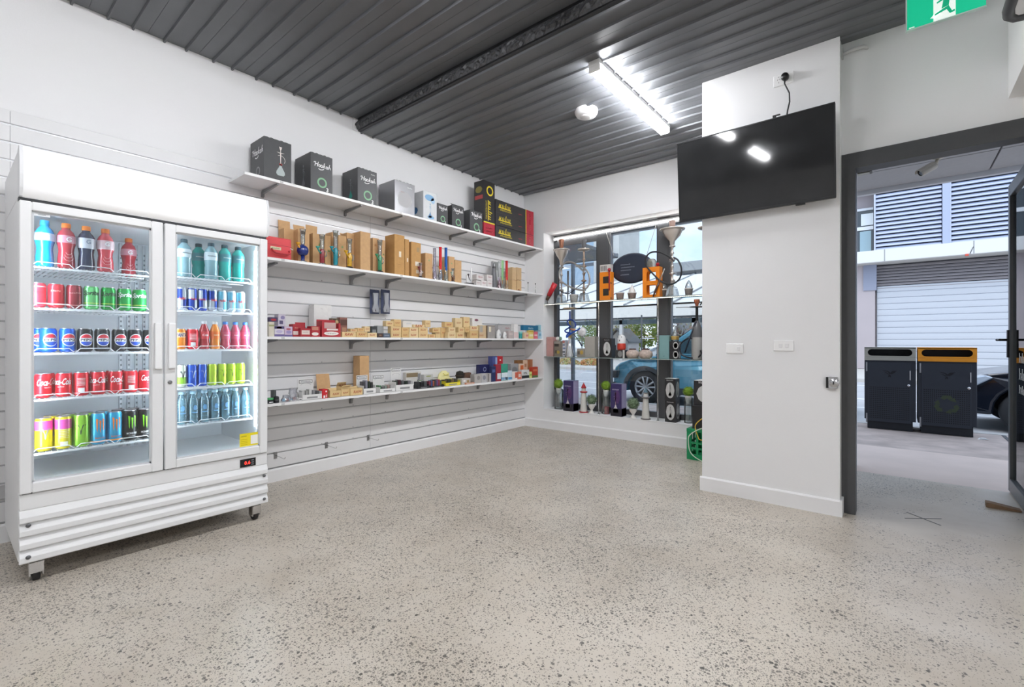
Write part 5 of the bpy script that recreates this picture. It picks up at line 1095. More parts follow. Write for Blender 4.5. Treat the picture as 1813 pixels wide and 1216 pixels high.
# ================================================================== shop window: glass shelves and goods
ZG1, ZG2, ZSILL = 1.655, .957, WZ0
Q4 = crop(950, 360, 5.848); Q5 = crop(950, 520, 5.848); Q6 = crop(950, 650, 5.848)
GSH = clear('dff0ea', .10)
RODX = [ony(1058.8, 640, .012).x, ony(1163.8, 640, .012).x]
for z, lab in ((ZG1, 'upper glass shelf across the shop window with a light strip'), (ZG2, 'lower glass shelf across the shop window')):
    t = thing('glass_shelf', lab, 'shelf', (0, 0, z), 0, 'glass shelves in the window')
    MB().box(WX0+.002, WX1-.002, .012, .225, -.008, 0).build('glass_plate', GSH, t)
    MB().box(WX0+.002, WX1-.002, .009, .012, -.008, 0).build('polished_edge', mat('a9b8b4', .2, .3), t)
    if z == ZG1:
        MB().box(WX0+.002, WX1-.002, .010, .022, -.012, -.008).build('strip_channel', mat('c9c6bc', .4, .5), t)
        b = MB(); n = 120
        for i in range(n): x = WX0+.02+(WX1-WX0-.04)*i/(n-1); b.box(x-.0045, x+.0045, .011, .020, -.0135, -.012)
        o = b.build('light_dots', mat('fff6e4', .4, emit=9), t); o['kind'] = 'stuff'
    for x in RODX: MB().lathe([(.012, -.012), (.014, -.010), (.014, -.008)], 10, (x, .028, 0)).build('shelf_clamp', CHROME, t)
for i, x in enumerate(RODX):
    t = thing('shelf_rod', 'thin chrome upright rod holding the glass shelves, '+('the one towards the slat wall', 'the one towards the pier')[i], 'rod', (x, .028, ZSILL), 0, 'shelf rods')
    MB().tube([(0, 0, 0), (0, 0, ZG1-ZSILL-.01)], .007, 10).build('rod', CHROME, t); MB().lathe([(.0001, 0), (.016, 0), (.016, .004), (.008, .010)], 12).build('foot', CHROME, t)
t = thing('light_tube', 'glowing white tube light along the window head', 'light', (0, .20, WZ1-.062))
MB().tube([(WX0+.04, 0, 0), (WX1-.05, 0, 0)], .009, 10).build('tube', mat('ffffff', .4, emit=13), t)
MB().box(WX0+.03, WX1-.04, -.01, .012, .014, .03).build('batten', mat('d9d9d9', .4), t)
for x in (WX0+.03, WX1-.05): MB().box(x-.012, x+.012, -.014, .014, -.014, .03).build('tube_holder', WTXT, t)

def wpos(cr, u, v, Y): return ony(*cr(u, v), Y)
def wcarton(cr, uL, uR, vT, Y, d, base, col, name, label, prints=(), group=None, vB=None, cat='box', clampx=None):
    a = wpos(cr, uL, vT, Y); b = wpos(cr, uR, vT, Y); w = b.x-a.x
    z0 = base if vB is None else wpos(cr, uL, vB, Y).z; h = a.z-z0
    t = thing(name, label, cat, ((a.x+b.x)/2, Y+d/2, z0), 0, group)
    MB().box(-w/2, w/2, -d/2, d/2, 0, h).build('box_body', col if not isinstance(col, str) else mat(col, .5, noise=.04), t, bevel=.0015)
    print_on(t, prints, w, d, h); return t, w, d, h
CLG = clear('f0f4f4', .18, .04, body='e0e6e6', bodyw=.16)
def lath(t, name, prof, m, n=18, c=(0, 0, 0)): return MB().lathe(prof, n, c).build(name, m, t)
SILV = mat('d2cbc4', .25, .65); ROSE = mat('a8745c', .35, .5); CREAM = mat('d9cfc2', .4)

# ------------------------------------------------------------------ upper glass shelf
GH = 'hookahs in the window'
def hookah(cr, u, vT, Y, base, label, tray_f, tray_r, funnel, bowlm, stemm, basem, basekind='square', beads=5):
    p = wpos(cr, u, vT, Y); H = p.z-base
    t = thing('hookah', label, 'hookah', (p.x, Y, base), 0, GH)
    if basekind == 'square':
        MB().prism([(-.062, 0), (.062, 0), (.062, .02), (.045, .09), (.03, .115), (-.03, .115), (-.045, .09), (-.062, .02)], -.045, .045, 'y').build('glass_base', basem, t, bevel=.006)
        zb = .115
    else:
        lath(t, 'glass_base', [(.0001, 0), (.055, 0), (.06, .01), (.058, .05), (.03, .12), (.022, .16), (.026, .17)], basem); zb = .16
    zt = H*tray_f
    pr = [(.010, .02), (.008, zb), (.016, zb+.012), (.008, zb+.03)]
    for i in range(beads):
        z = zb+.05+(zt-zb-.09)*i/beads; s = .015+.010*(i % 2); pr += [(.008, z), (s, z+.014), (s, z+.022), (.008, z+.036)]
    pr += [(.010, zt-.02), (.012, zt)]
    lath(t, 'stem', [(r*1.35, z) for r, z in pr], stemm, 16)
    if funnel: lath(t, 'funnel', [(.012, zt-.20), (.022, zt-.18), (.03, zt-.12), (tray_r*.62, zt-.06), (tray_r*.78, zt-.012), (tray_r*.8, zt)], mat('cfc6bd', .2, .6), 20)
    lath(t, 'tray', [(.012, zt-.010), (tray_r*.6, zt-.008), (tray_r*.97, zt+.006), (tray_r, zt+.016), (tray_r*.97, zt+.018), (tray_r*.6, zt+.004), (.012, zt+.004)], mat('dcd4cb', .25, .5), 24)
    lath(t, 'bowl', [(.016, zt), (.015, zt+.02), (.022, zt+.03), (.030, H-.06), (.036, H-.012), (.037, H), (.030, H), (.024, H-.02)], bowlm, 16)
    lath(t, 'valve', [(.0001, -.02), (.009, -.018), (.009, .018), (.012, .022), (.0001, .024)], SILV, 10, (.022, 0, zb+.05))
    return t, H
t, H = hookah(Q4, 258, 372, .13, ZG1, 'silver hookah with a glass funnel and copper bowl beside the window reveal', .82, .112, True, ROSE, SILV, CLG)
t, H = hookah(Q4, 490, 378, .12, ZG1, 'silver hookah with beaded stem, grey bowl and square glass base', .83, .085, False, mat('6c6d70', .4), mat('b09a88', .3, .5), CLG)
def loop(cr, pts, Y, o, r, m, name, t, dy=None):
    P = [wpos(cr, u, v, Y+(dy[i] if dy else 0))-o for i, (u, v) in enumerate(pts)]
    Q = []
    n = len(P)
    for i in range(n-1):                                 # smooth the course
        p0, p1, p2, p3 = P[max(0, i-1)], P[i], P[i+1], P[min(n-1, i+2)]
        for k in range(6):
            s = k/6; Q.append(.5*((2*p1)+(p2-p0)*s+(2*p0-5*p1+4*p2-p3)*s*s+(3*p1-p0-3*p2+p3)*s*s*s))
    Q.append(P[-1]); return MB().tube(Q, r, 8).build(name, m, t)
o = Vector(t.location)
loop(Q4, [(505, 720), (380, 615), (290, 620), (240, 700), (245, 790), (300, 840), (400, 885), (490, 895), (545, 830), (540, 730), (480, 660), (410, 645)], .055, o, .0115, mat('b4b2ae', .3, .5), 'hose', t)
t0 = bpy.data.objects['hookah']; o = Vector(t0.location)
loop(Q4, [(258, 640), (230, 760), (230, 880), (270, 920), (340, 930), (420, 870), (500, 810)], .085, o, .0065, mat('3c3a38', .5), 'hose', t0)
MB().tube([wpos(Q4, 326, 700, .06)-o, wpos(Q4, 326, 880, .06)-o, wpos(Q4, 322, 1012, .06)-o], [.013, .011, .006], 10).build('hose_handle', mat('6a6a6c', .35, .4), t0)
t = thing('hose_handle', 'red hose handle with a brown tip leaning by the window reveal', 'hose handle', wpos(Q4, 112, 1020, .04)*1.0, 0)
t.location.z = ZG1; o = Vector(t.location)
MB().tube([wpos(Q4, 128, 955, .03)-o, wpos(Q4, 190, 830, .03)-o], [.030, .037], 14).build('grip', mat('d0303a', .4), t)
MB().tube([wpos(Q4, 108, 1000, .03)-o, wpos(Q4, 130, 950, .03)-o], [.020, .029], 12).build('tip', mat('5a4436', .5), t)
MB().tube([(0, 0, .0), wpos(Q4, 112, 985, .03)-o], .004, 6).build('end_wire', BLACKP, t)
# orange packages with windows
OR = mat('ef8a1c', .45)
p0 = wpos(Q4, 652, 716, .06); p1 = wpos(Q4, 766, 716, .06); w = p1.x-p0.x; h = p0.z-ZG1; d = .088
t = thing('hookah_package', 'orange window box with two dark windows and a printed top', 'box', ((p0.x+p1.x)/2, .06+d/2, ZG1), 0, 'orange window boxes')
MB().box(-w/2, w/2, -d/2, d/2, 0, h).build('box_body', OR, t, bevel=.002)
for zf in (.17, .60): MB().box(-w*.18, w*.34, -d/2-.001, -d/2, h*zf, h*(zf+.24)).build('box_window', mat('2f2c2a', .25), t)
hb = wpos(Q4, 655, 640, .06).z-p0.z
MB().box(-w/2+.004, w/2-.004, -d/2+.004, d/2-.02, h, h+hb).build('printed_top', mat('d9d6d2', .4), t)
m = MB()
for i in range(4): put(m, rect(.010, hb*.7), (V3(-w*.36+.022*i, -d/2+.0034, h+hb*.5), V3(1, 0, 0), V3(0, 0, 1)))
m.build('printed_bars', mat('3a3836', .5), t)
MB().ball((w*.42, -d/2-.01, h+.02), .022, 12).tube([(w*.42, -d/2-.01, 0.12), (w*.42, -d/2-.01, h+.01)], .008, 8).build('red_pipe', mat('a8202c', .3), t)
MB().tube([(w*.5, -d/2, h*.60), (w*.62, -d/2-.01, h*.585)], .006, 6).tube([(w*.5, -d/2, h*.08), (w*.6, -d/2-.01, h*.07)], .006, 6).build('peg', BLACKP, t)
p0 = wpos(Q4, 1098, 668, .05); p1 = wpos(Q4, 1272, 668, .05); w = p1.x-p0.x; h = p0.z-ZG1
t = thing('hookah_package', 'orange window box with two see-through windows before the mullion', 'box', ((p0.x+p1.x)/2, .05+d/2, ZG1), 0, 'orange window boxes')
q = MB()
for ya, yb in ((-d/2, -d/2+.003), (d/2-.003, d/2)):
    q.box(-w/2, -w*.26, ya, yb, 0, h).box(w*.28, w/2, ya, yb, 0, h).box(-w*.26, w*.28, ya, yb, 0, h*.10).box(-w*.26, w*.28, ya, yb, h*.42, h*.55).box(-w*.26, w*.28, ya, yb, h*.86, h)
q.box(-w/2, -w/2+.003, -d/2+.003, d/2-.003, 0, h).box(w/2-.003, w/2, -d/2+.003, d/2-.003, 0, h).box(-w/2, w/2, -d/2, d/2, h*.475, h*.485).box(-w/2, w/2, -d/2, d/2, 0, .003)
q.build('box_sleeve', OR, t)
hb = wpos(Q4, 1110, 580, .05).z-p0.z
MB().prism([(-w*.25, 0), (w*.2, 0), (w*.2, hb*.7), (w*.1, hb), (-w*.15, hb), (-w*.25, hb*.7)], -.03, .03, 'y').build('clear_dome', clear('e4e2dc', .2, .04, body='b9b6a8', bodyw=.35), t, loc=(0, 0, h))
MB().ball((w*.40, -d/2+.0, h+.022), .022, 12).build('red_bead', mat('a8202c', .3), t)
# hanging oval signboard
c = wpos(Q4, 985, 672, .17); rx = (wpos(Q4, 1200, 672, .17).x-wpos(Q4, 770, 672, .17).x)/2; rz = (wpos(Q4, 985, 515, .17).z-wpos(Q4, 985, 830, .17).z)/2
t = thing('hanging_sign', 'dark blue oval signboard hanging on two cords in the window', 'sign', (c.x, .17, c.z))
q = MB(); prf = [(.0001, -.016), (.55, -.015), (.9, -.012), (1, 0), (.9, .012), (.0001, .013)]
q.lathe(prf, 48, M=Matrix.Identity(4)); q.v = [(x*rx, z, y*rz) for x, y, z in q.v]; q.build('board', mat('2c3342', .35, noise=.06), t)
m = MB()
for i, (s, wd) in enumerate((('~9', .16), ('~13', .22), ('~10', .17), ('~7', .14))): puttext(m, s, (V3(-.07+wd/2-.08, -.0185, .05-.034*i-(.02 if i == 3 else 0)), V3(1, 0, 0), V3(0, 0, 1)), w=wd*.8, h=.014)
m.build('lettering', mat('a9b0bc', .5), t)
for (u1, v1), (u2, v2) in (((715, 285), (800, 540)), ((1238, 222), (1142, 530))):
    MB().tube([wpos(Q4, u1, v1, .19)-c, wpos(Q4, u2, v2, .185)-c], .003, 6).build('cord', mat('c9c6c0', .5), t)
def pot(cr, u, v0, v1, Y, base, wpx, label, col, topper=None):
    p = wpos(cr, u, v0, Y); h = p.z-base; r = (wpos(cr, u+wpx/2, v0, Y).x-p.x)
    t = thing('small_pot', label, 'pot', (p.x, Y, base), 0, 'small pots on the upper glass shelf')
    lath(t, 'pot_body', [(.0001, 0), (r*.72, 0), (r*.8, .004), (r*.95, h*.7), (r, h*.9), (r*1.03, h), (r*.9, h), (r*.85, h*.85)], mat(col, .5, noise=.3, nscale=90), 18)
    lath(t, 'pot_rim', [(r*1.0, h*.86), (r*1.08, h*.92), (r*1.08, h), (r*.98, h+.002)], mat('d4d0cb', .4), 18)
    if topper == 'swirl':
        lath(t, 'swirl', [(r*.85, h), (r*.8, h+.02), (r*.55, h+.045), (r*.3, h+.07), (.002, h+.10)], mat('e9e6e2', .35), 16)
    if topper == 'glass': lath(t, 'glass_dome', [(r*.9, h), (r*.8, h+.03), (r*.5, h+.06), (.004, h+.09)], CLG, 16)
pot(Q4, 864, 925, 990, .07, ZG1, 78, 'small mottled pot under the oval sign beside the orange box', '8d7c74')
pot(Q4, 988, 925, 985, .08, ZG1, 84, 'small mottled pot with a white swirl under the oval sign', '8a7a70', 'swirl')
pot(Q4, 388, 945, 1020, .10, ZG1, 78, 'small pale pot between the two silver hookahs', 'b4b4b0')
pot(Q4, 1316, 890, 950, .175, ZG1, 76, 'small dark pot before the mullion', '6c625c', 'glass')
pot(Q4, 1576, 880, 935, .09, ZG1, 84, 'small grey pot with a glass dome beside the tall silver hookah', '7f7a74', 'glass')
t, H = hookah(Q4, 1405, 180, .10, ZG1, 'tallest silver hookah with a flared crown tray', .87, .138, True, mat('b59a90', .35, .3), SILV, CLG, beads=7); o = Vector(t.location)
loop(Q4, [(1425, 600), (1370, 550), (1270, 505), (1180, 510), (1130, 570), (1140, 650), (1220, 745), (1300, 815), (1400, 835), (1480, 780), (1500, 680), (1465, 590), (1420, 560)], .035, o, .0095, mat('232427', .45), 'hose', t)
MB().tube([wpos(Q4, 1326, 675, .03)-o, wpos(Q4, 1275, 800, .025)-o], .006, 8).build('hose_tip', mat('b9b6b2', .3, .6), t)
MB().tube([wpos(Q4, 1275, 800, .025)-o, wpos(Q4, 1232, 900, .022)-o, wpos(Q4, 1205, 968, .022)-o], [.011, .013, .007], 8).build('hose_handle', mat('4a2f28', .45), t)

hookah(Q4, 1792, 150, .10, ZG1, 'cream-trayed hookah half hidden behind the pier', .86, .12, False, CREAM, SILV, CLG)
# ------------------------------------------------------------------ lower glass shelf
GB = 'boxes on the lower glass shelf'
wcarton(Q5, 102, 170, 447, .05, .12, ZG2, 'c79a94', 'gift_box', 'dusty pink box beside the window reveal', [('t', 'f', '~6', 0, .85, .55, 'b07a76', 0)], GB)
t, w, d, h = wcarton(Q5, 182, 246, 488, .045, .09, ZG2, '857d72', 'gift_box', 'brown patterned box beside the dusty pink one', [('r', 'f', -.1, .72, .7, .16, '3c3834'), ('e', 'f', .15, .28, .5, .22, 'b59a4a'), ('r', 'f', -.2, .3, .3, .2, '5a544c'), ('r', 'f', 0, .9, 1, .15, 'a8a098')], GB)
t2 = thing('small_figurine', 'small white and green figurine on the brown patterned box', 'figurine', (t.location.x, .09, ZG2+h), 0)
MB().ball((-.02, 0, .028), .028, 12).build('white_ball', mat('ece9e4', .4), t2); MB().ball((.022, 0, .03), .02, 12, sz=1.4).build('green_figure', mat('7a9a80', .5), t2)
t, w, d, h = wcarton(Q5, 264, 300, 480, .10, .06, ZG2, 'e4e4ea', 'gift_box', 'white box with blue floral print beside the blue-hosed hookah', [('e', 'f', -.1, .9, .9, .14, 'd88a86'), ('e', 'f', 0, .7, .7, .12, '8f9fc0'), ('e', 'f', .1, .5, .8, .1, '7f8fb8'), ('r', 'f', 0, .28, .7, .1, '6a6f7a'), ('r', 'f', .1, .12, .5, .06, '4a4f5a')], GB)
# hookah with blue stem and hose
p = wpos(Q5, 345, 150, .06); H = p.z-ZG2
t = thing('hookah', 'clear hookah with royal blue stem and tangled blue hose', 'hookah', (p.x, .06, ZG2), 0, GH); o = Vector(t.location)
zz = lambda v: wpos(Q5, 345, v, .06).z-ZG2
lath(t, 'glass_base', [(.0001, 0), (.062, 0), (.064, .01), (.05, zz(600)), (.026, zz(520)), (.020, zz(470)), (.022, zz(455))], clear('f4f6f8', .22, .04, body='f2f4f6', bodyw=.45), 20)
BL = mat('1f3f8c', .4)
lath(t, 'grommet', [(.016, zz(468)), (.022, zz(458)), (.021, zz(430)), (.014, zz(424))], mat('c0a462', .4), 16)
lath(t, 'stem', [(.005, .03), (.005, zz(425)), (.011, zz(420)), (.011, zz(180))], BL, 14)
lath(t, 'stem_sleeve', [(.013, zz(352)), (.014, zz(340)), (.014, zz(290)), (.012, zz(280))], mat('8a7f2c', .4), 14)
lath(t, 'tray', [(.01, zz(165)), (.05, zz(164)), (.088, zz(154)), (.09, zz(146)), (.05, zz(153)), (.01, zz(155))], mat('cbb898', .3, .4), 24)
lath(t, 'top_stem', [(.008, zz(150)), (.007, zz(125)), (.009, zz(112))], BLACKP, 12)
MB().tube([wpos(Q5, 350, 365, .03)-o, wpos(Q5, 385, 372, .025)-o, wpos(Q5, 425, 385, .03)-o], [.010, .014, .006], 8).build('wooden_rest', mat('c08a66', .5), t)
loop(Q5, [(350, 400), (310, 400), (295, 380), (330, 355), (350, 340), (325, 310), (320, 285), (340, 268), (375, 275), (402, 310), (400, 350)], .035, o, .010, BL, 'hose', t)
loop(Q5, [(365, 405), (320, 420), (312, 450), (340, 425), (390, 390), (430, 372), (450, 355)], .025, o, .010, mat('1d50b0', .4), 'hose_coil', t)
MB().tube([wpos(Q5, 385, 415, .02)-o, wpos(Q5, 430, 478, .02)-o, wpos(Q5, 470, 540, .02)-o], [.006, .006, .010], 8).build('hose_handle', mat('1c2446', .4), t)
wcarton(Q5, 418, 492, 568, .05, .06, ZG2, '9c958a', 'gift_box', 'small taupe box with gold spot before the grey one', [('e', 'f', .15, .55, .45, .5, 'c0a050'), ('r', 'f', -.25, .5, .3, .4, '6a645a')], GB)
wcarton(Q5, 498, 600, 443, .06, .13, ZG2, 'b0aca4', 'gift_box', 'tall stone grey box on the lower glass shelf', [('r', 'f', .0, .12, .1, .02, '8f8b84')], GB)
p = wpos(Q5, 470, 395, .17); r_ = .045
t = thing('pompom_flower', 'white pompom flower in a clear stem behind the grey box', 'flower', (p.x, .17, ZG2))
q = MB(); rr = random.Random(5); q.ball((0, 0, p.z-ZG2), .06, 18); q.v = [(x+rr.uniform(-.008, .008), y*.6+rr.uniform(-.006, .006), z+rr.uniform(-.008, .008)) for x, y, z in q.v]; q.build('bloom', mat('f2f2f4', .7), t)
lath(t, 'stem_vase', [(.0001, 0), (.025, 0), (.026, .02), (.012, .12), (.010, p.z-ZG2-.05)], CLG, 14)
HKB = [('e', 'f', 0, .46, .80, .72, 'c9c9c7'), ('hk', 'f', 0, .46, .5, '2b2b2d', '2b2b2d'), ('t', 'f', '~8', 0, .92, .62, 'dddddd', 0)]
HKR = [('e', 'r', 0, .5, .75, .72, 'c9c9c7'), ('hk', 'r', 0, .5, .5, '2b2b2d', '2b2b2d')]
wcarton(Q5, 682, 775, 462, .04, .10, ZG2, BLK, 'hookah_box', 'black box with a grey oval hookah picture before the mullion', HKB, GB)
t, w, d, h = wcarton(Q5, 816, 912, 582, .05, .08, ZG2, '3a3a3b', 'gift_box', 'low black and grey photo box under the white and red figurine', [('e', 'f', .0, .5, .5, .8, '8a8a88'), ('r', 'f', .4, .5, .2, 1, 'c8c6c2')], GB)
t = thing('figurine', 'white round-headed figurine with a red middle', 'figurine', (t.location.x, .09, ZG2+h), 0)
hh = wpos(Q5, 875, 420, .05).z-ZG2-h
lath(t, 'red_body', [(.0001, 0), (.045, 0), (.052, hh*.1), (.052, hh*.34), (.046, hh*.42)], mat('c8402f', .4), 18)
lath(t, 'white_head', [(.046, hh*.42), (.052, hh*.5), (.05, hh*.75), (.035, hh*.92), (.0001, hh)], mat('efefef', .4), 18)
MB().box(-.004, .004, -.054, -.050, hh*.56, hh*.66).box(-.026, -.02, -.046, -.042, hh*.80, hh*.86).box(.02, .026, -.046, -.042, hh*.80, hh*.86).build('dark_mark', BLACKP, t)
for a, b, lab in ((930, 1058, 'round cream vase with dark rim, the one beside the figurine'), (1064, 1198, 'round cream vase with dark rim, the one beside the teal box')):
    p = wpos(Q5, (a+b)/2, 580, .09); r = (wpos(Q5, b, 600, .09).x-wpos(Q5, a, 600, .09).x)/2; h = p.z-ZG2
    t = thing('round_vase', lab, 'vase', (p.x, .09, ZG2), 0, 'round cream vases')
    lath(t, 'vase_body', [(.0001, 0), (r*.6, 0), (r*.85, h*.12), (r, h*.45), (r*.92, h*.75), (r*.55, h*.98), (r*.5, h)], mat('cbb9ae', .5, noise=.25, nscale=50), 22)
    lath(t, 'vase_rim', [(r*.5, h*.99), (r*.53, h*1.05), (r*.5, h*1.16), (r*.42, h*1.16), (r*.42, h)], mat('4a3230', .5), 18)
wcarton(Q5, 1268, 1370, 430, .045, .13, ZG2, '7fa5a5', 'gift_box', 'tall plain teal box before the mullion', [('r', 'f', 0, .12, .08, .04, '5a8080')], GB)
p0 = wpos(Q5, 1374, 490, .06); zm = (p0.z-ZG2)/2
for k, v in ((0, 582), (1, 490)):
    w = wpos(Q5, 1468, v, .06).x-wpos(Q5, 1374, v, .06).x
    t = thing('hookah_box', 'black box with round silver print, '+('lower', 'upper')[k]+' of two beside the teal box', 'box', (p0.x+w/2, .10, ZG2+zm*k), 0, GB)
    MB().box(-w/2, w/2, -.04, .04, 0, zm-.001).build('box_body', BLK, t, bevel=.0015)
    print_on(t, [('e', 'f', .2, .5, .62, .82, 'b9b9b7'), ('e', 'f', .2, .5, .42, .55, '8f8f8d'), ('e', 'r', 0, .5, .7, .8, 'c4c4c2')], w, .08, zm)
p = wpos(Q5, 1432, 345, .10); b0 = ZG2+2*zm; h = p.z-b0
t = thing('glass_decanter', 'clear pointed decanter with a gold band on the black boxes', 'bottle', (p0.x+.05, .10, b0), 0)
lath(t, 'decanter_body', [(.0001, 0), (.04, 0), (.042, .02), (.042, h*.35), (.03, h*.5), (.012, h*.8), (.005, h)], CLG, 18); lath(t, 'gold_band', [(.043, h*.10), (.044, h*.12), (.044, h*.34), (.043, h*.36)], mat('c9a860', .35, .5), 18)
# bottle-shaped hookah
p = wpos(Q5, 1660, 58, .07); H = p.z-ZG2; t = thing('hookah', 'bottle-shaped grey and silver hookah with terracotta bowl and black hose', 'hookah', (p.x, .07, ZG2), 0, GH); o = Vector(t.location)
zz = lambda v: wpos(Q5, 1660, v, .07).z-ZG2
lath(t, 'silver_bottle', [(.0001, 0), (.052, 0), (.055, .006), (.055, zz(450))], mat('c4c3c0', .3, .5), 20)
lath(t, 'grey_shoulder', [(.0555, zz(450)), (.0555, zz(400)), (.05, zz(350)), (.03, zz(305)), (.017, zz(280))], mat('6d6e70', .35, .3), 20)
lath(t, 'neck', [(.017, zz(285)), (.0145, zz(270)), (.0145, zz(145))], BLACKP, 14)
lath(t, 'tray', [(.012, zz(145)), (.07, zz(140)), (.082, zz(134)), (.07, zz(132)), (.012, zz(136))], mat('6a6660', .35, .5), 24)
lath(t, 'bowl', [(.018, zz(135)), (.016, zz(115)), (.024, zz(95)), (.030, zz(75)), (.030, zz(58)), (.024, zz(58))], mat('9c5a3c', .6), 16)
MB().tube([wpos(Q5, 1690, 120, .06)-o, wpos(Q5, 1738, 60, .06)-o], .006, 8).build('tongs', mat('2a2a2c', .4), t); MB().tube([wpos(Q5, 1600, 138, .06)-o, wpos(Q5, 1445, 142, .06)-o], .004, 6).build('skewer', mat('7a766e', .35, .6), t)
loop(Q5, [(1612, 462), (1560, 466), (1500, 510), (1480, 570), (1505, 630), (1580, 660), (1660, 662), (1705, 625), (1700, 585)], .03, o, .0085, mat('1d2027', .4), 'hose', t)
MB().tube([wpos(Q5, 1655, 285, .04)-o, wpos(Q5, 1600, 420, .02)-o, wpos(Q5, 1535, 610, .01)-o], [.008, .008, .009], 8).build('hose_handle', mat('232a3a', .4), t)

# ------------------------------------------------------------------ window sill
GP = 'topiary balls in the window'
def foliage_ball(t, c, r, cols, seed, n=260):
    rr = random.Random(seed); q = MB(); q.ball(c, r*.86, 14)
    for i in range(n):
        z = rr.uniform(-1, 1); a = rr.uniform(0, 2*pi); s = sqrt(1-z*z); nrm = V3(s*cos(a), s*sin(a), z); tn = nrm.orthogonal().normalized(); tn.rotate(Matrix.Rotation(rr.uniform(0, 6.28), 3, nrm)); bt = nrm.cross(tn)
        p = Vector(c)+nrm*r*rr.uniform(.80, .98); L = r*.22
        q.add([p-tn*L*.4, p+nrm*L*.5+bt*L*.3, p+tn*L*.4+nrm*L*.4, p+nrm*L*.5-bt*L*.3], [(0, 1, 2, 3)], 1+i % 2)
    o = q.build('foliage', [mat(cols[0], .7), mat(cols[1], .6), mat(cols[2], .6)], t); return o
def topiary(u, v, rpx, Y, jar_u0, jar_u1, label, cols, seed, candle=False):
    c = wpos(Q6, u, v, Y); r = wpos(Q6, u+rpx, v, Y).x-c.x; t = thing('topiary_ball', label, 'plant', (c.x, Y, ZSILL), 0, GP); zc = c.z-ZSILL
    foliage_ball(t, (0, 0, zc), r, cols, seed)
    zp = zc-r*.85
    lath(t, 'white_cup', [(.0001, zp-.085), (.018, zp-.085), (.03, zp-.05), (.036, zp-.005), (.034, zp), (.02, zp-.004)], mat('eceae6', .4), 16)
    jr = (wpos(Q6, jar_u1, v, Y).x-wpos(Q6, jar_u0, v, Y).x)/2
    lath(t, 'glass_jar', [(.0001, 0), (jr*.95, 0), (jr, .008), (jr, zp-.03), (jr*.9, zp-.015)], clear('eef4f4', .12, .04, body='dfe6e6', bodyw=.10), 18)
    if candle: lath(t, 'candle', [(.0001, .004), (.03, .004), (.03, .05), (.031, .052), (.031, .09), (.0001, .09)], mat('d83a40', .4), 14, (.018, -.01, 0))
    return t
LG = ('7fa030', '9cc23a', '6f9428')
topiary(230, 170, 44, .12, 188, 268, 'bright green topiary ball on a jar beside the window reveal', LG, 1)
topiary(718, 190, 46, .12, 686, 768, 'bright green topiary ball on a jar before the mullion', LG, 2, True)
topiary(1572, 250, 54, .10, 1528, 1612, 'bright green topiary ball on a jar beside the stacked black boxes', LG, 3)
PB = mat('3d3468', .4, noise=.2, nscale=8)
def purple(a, b, v, side, Y, d, label):
    t, w, d, h = wcarton(Q6, a, b, v, Y, d, ZSILL, PB, 'hookah_box', label, [('r', 'f', 0, .12, 1, .24, '26232e'), ('e', 'f', .1, .6, .5, .4, '5a3a70'), ('hk', 'f', -.05, .42, .62, 'c9a8b0', 'd4cfd4'), ('t', 'f', 'HOOKAH', -.05, .82, .6, 'c4bcd8', 0),
        ('r', 'r', 0, .5, .98, .98, 'b0a8cc'), ('r', 'r', .0, .13, .98, .24, '4a3f86'), ('t', 'r', 'HOOKAH', .05, .78, .5, 'e6e2f0', 0)], 'purple hookah boxes')
purple(277, 380, 136, 430, .015, .13, 'purple hookah box on the sill towards the slat wall')
purple(768, 880, 168, 940, .015, .13, 'purple hookah box on the sill before the mullion')
def lighthouse(u, vT, Y, hwpx, label, red):
    p = wpos(Q6, u, vT, Y); H = p.z-ZSILL; r = wpos(Q6, u+hwpx, vT, Y).x-p.x
    t = thing('lighthouse_ornament', label, 'ornament', (p.x, Y, ZSILL), 0, 'lighthouse ornaments'); RM = mat('b8343c' if red else '7a7674', .5); WM = mat('dcdad4', .5, noise=.05)
    lath(t, 'foot', [(.0001, 0), (r*1.15, 0), (r*1.15, .010), (r*.95, .014)], RM, 18)
    lath(t, 'tower', [(r*.92, .012), (r*.62, H*.66), (r*.62, H*.68)], WM, 18)
    lath(t, 'gallery', [(r*.62, H*.655), (r*.95, H*.67), (r*.95, H*.70), (r*.6, H*.71)], RM, 18)
    lath(t, 'lantern_room', [(r*.55, H*.70), (r*.5, H*.82)], mat('d8cfc6' if red else 'e6e6e6', .4), 16)
    lath(t, 'upper_gallery', [(r*.5, H*.815), (r*.72, H*.825), (r*.72, H*.84), (r*.5, H*.85)], RM, 16)
    lath(t, 'roof', [(r*.55, H*.85), (r*.45, H*.89), (r*.12, H*.97), (.002, H)], mat('c0222c' if red else '5f7f8c', .4), 16)
    for k in range(3): MB().box(-.006, .006, -r*.80+.0, -r*.74, H*(.18+.16*k), H*(.22+.16*k)).build('window', mat('8f8c86', .5), t, loc=(0, r*.10*k, 0))
lighthouse(488, 158, .05, 36, 'white lighthouse ornament with a red roof', True)
lighthouse(1130, 210, .045, 42, 'white lighthouse ornament with a grey blue roof', False)
def urn(u, v, rpx, Y, label, seed):
    c = wpos(Q6, u, v, Y); r = wpos(Q6, u+rpx, v, Y).x-c.x; t = thing('potted_topiary', label, 'plant', (c.x, Y, ZSILL), 0, 'topiary balls in white urns'); zc = c.z-ZSILL
    foliage_ball(t, (0, 0, zc), r, ('6c8062', '93a98c', '55694c'), seed, 300); z = zc-r*.8
    lath(t, 'urn', [(.0001, 0), (r*.55, 0), (r*.55, .006), (r*.2, z*.3), (r*.22, z*.4), (r*.6, z*.75), (r*.62, z*.9), (r*.7, z), (r*.5, z)], mat('e9e7e3', .4), 18)
urn(570, 335, 50, .045, 'grey-green topiary ball in a white urn beside the red-roofed lighthouse', 4)
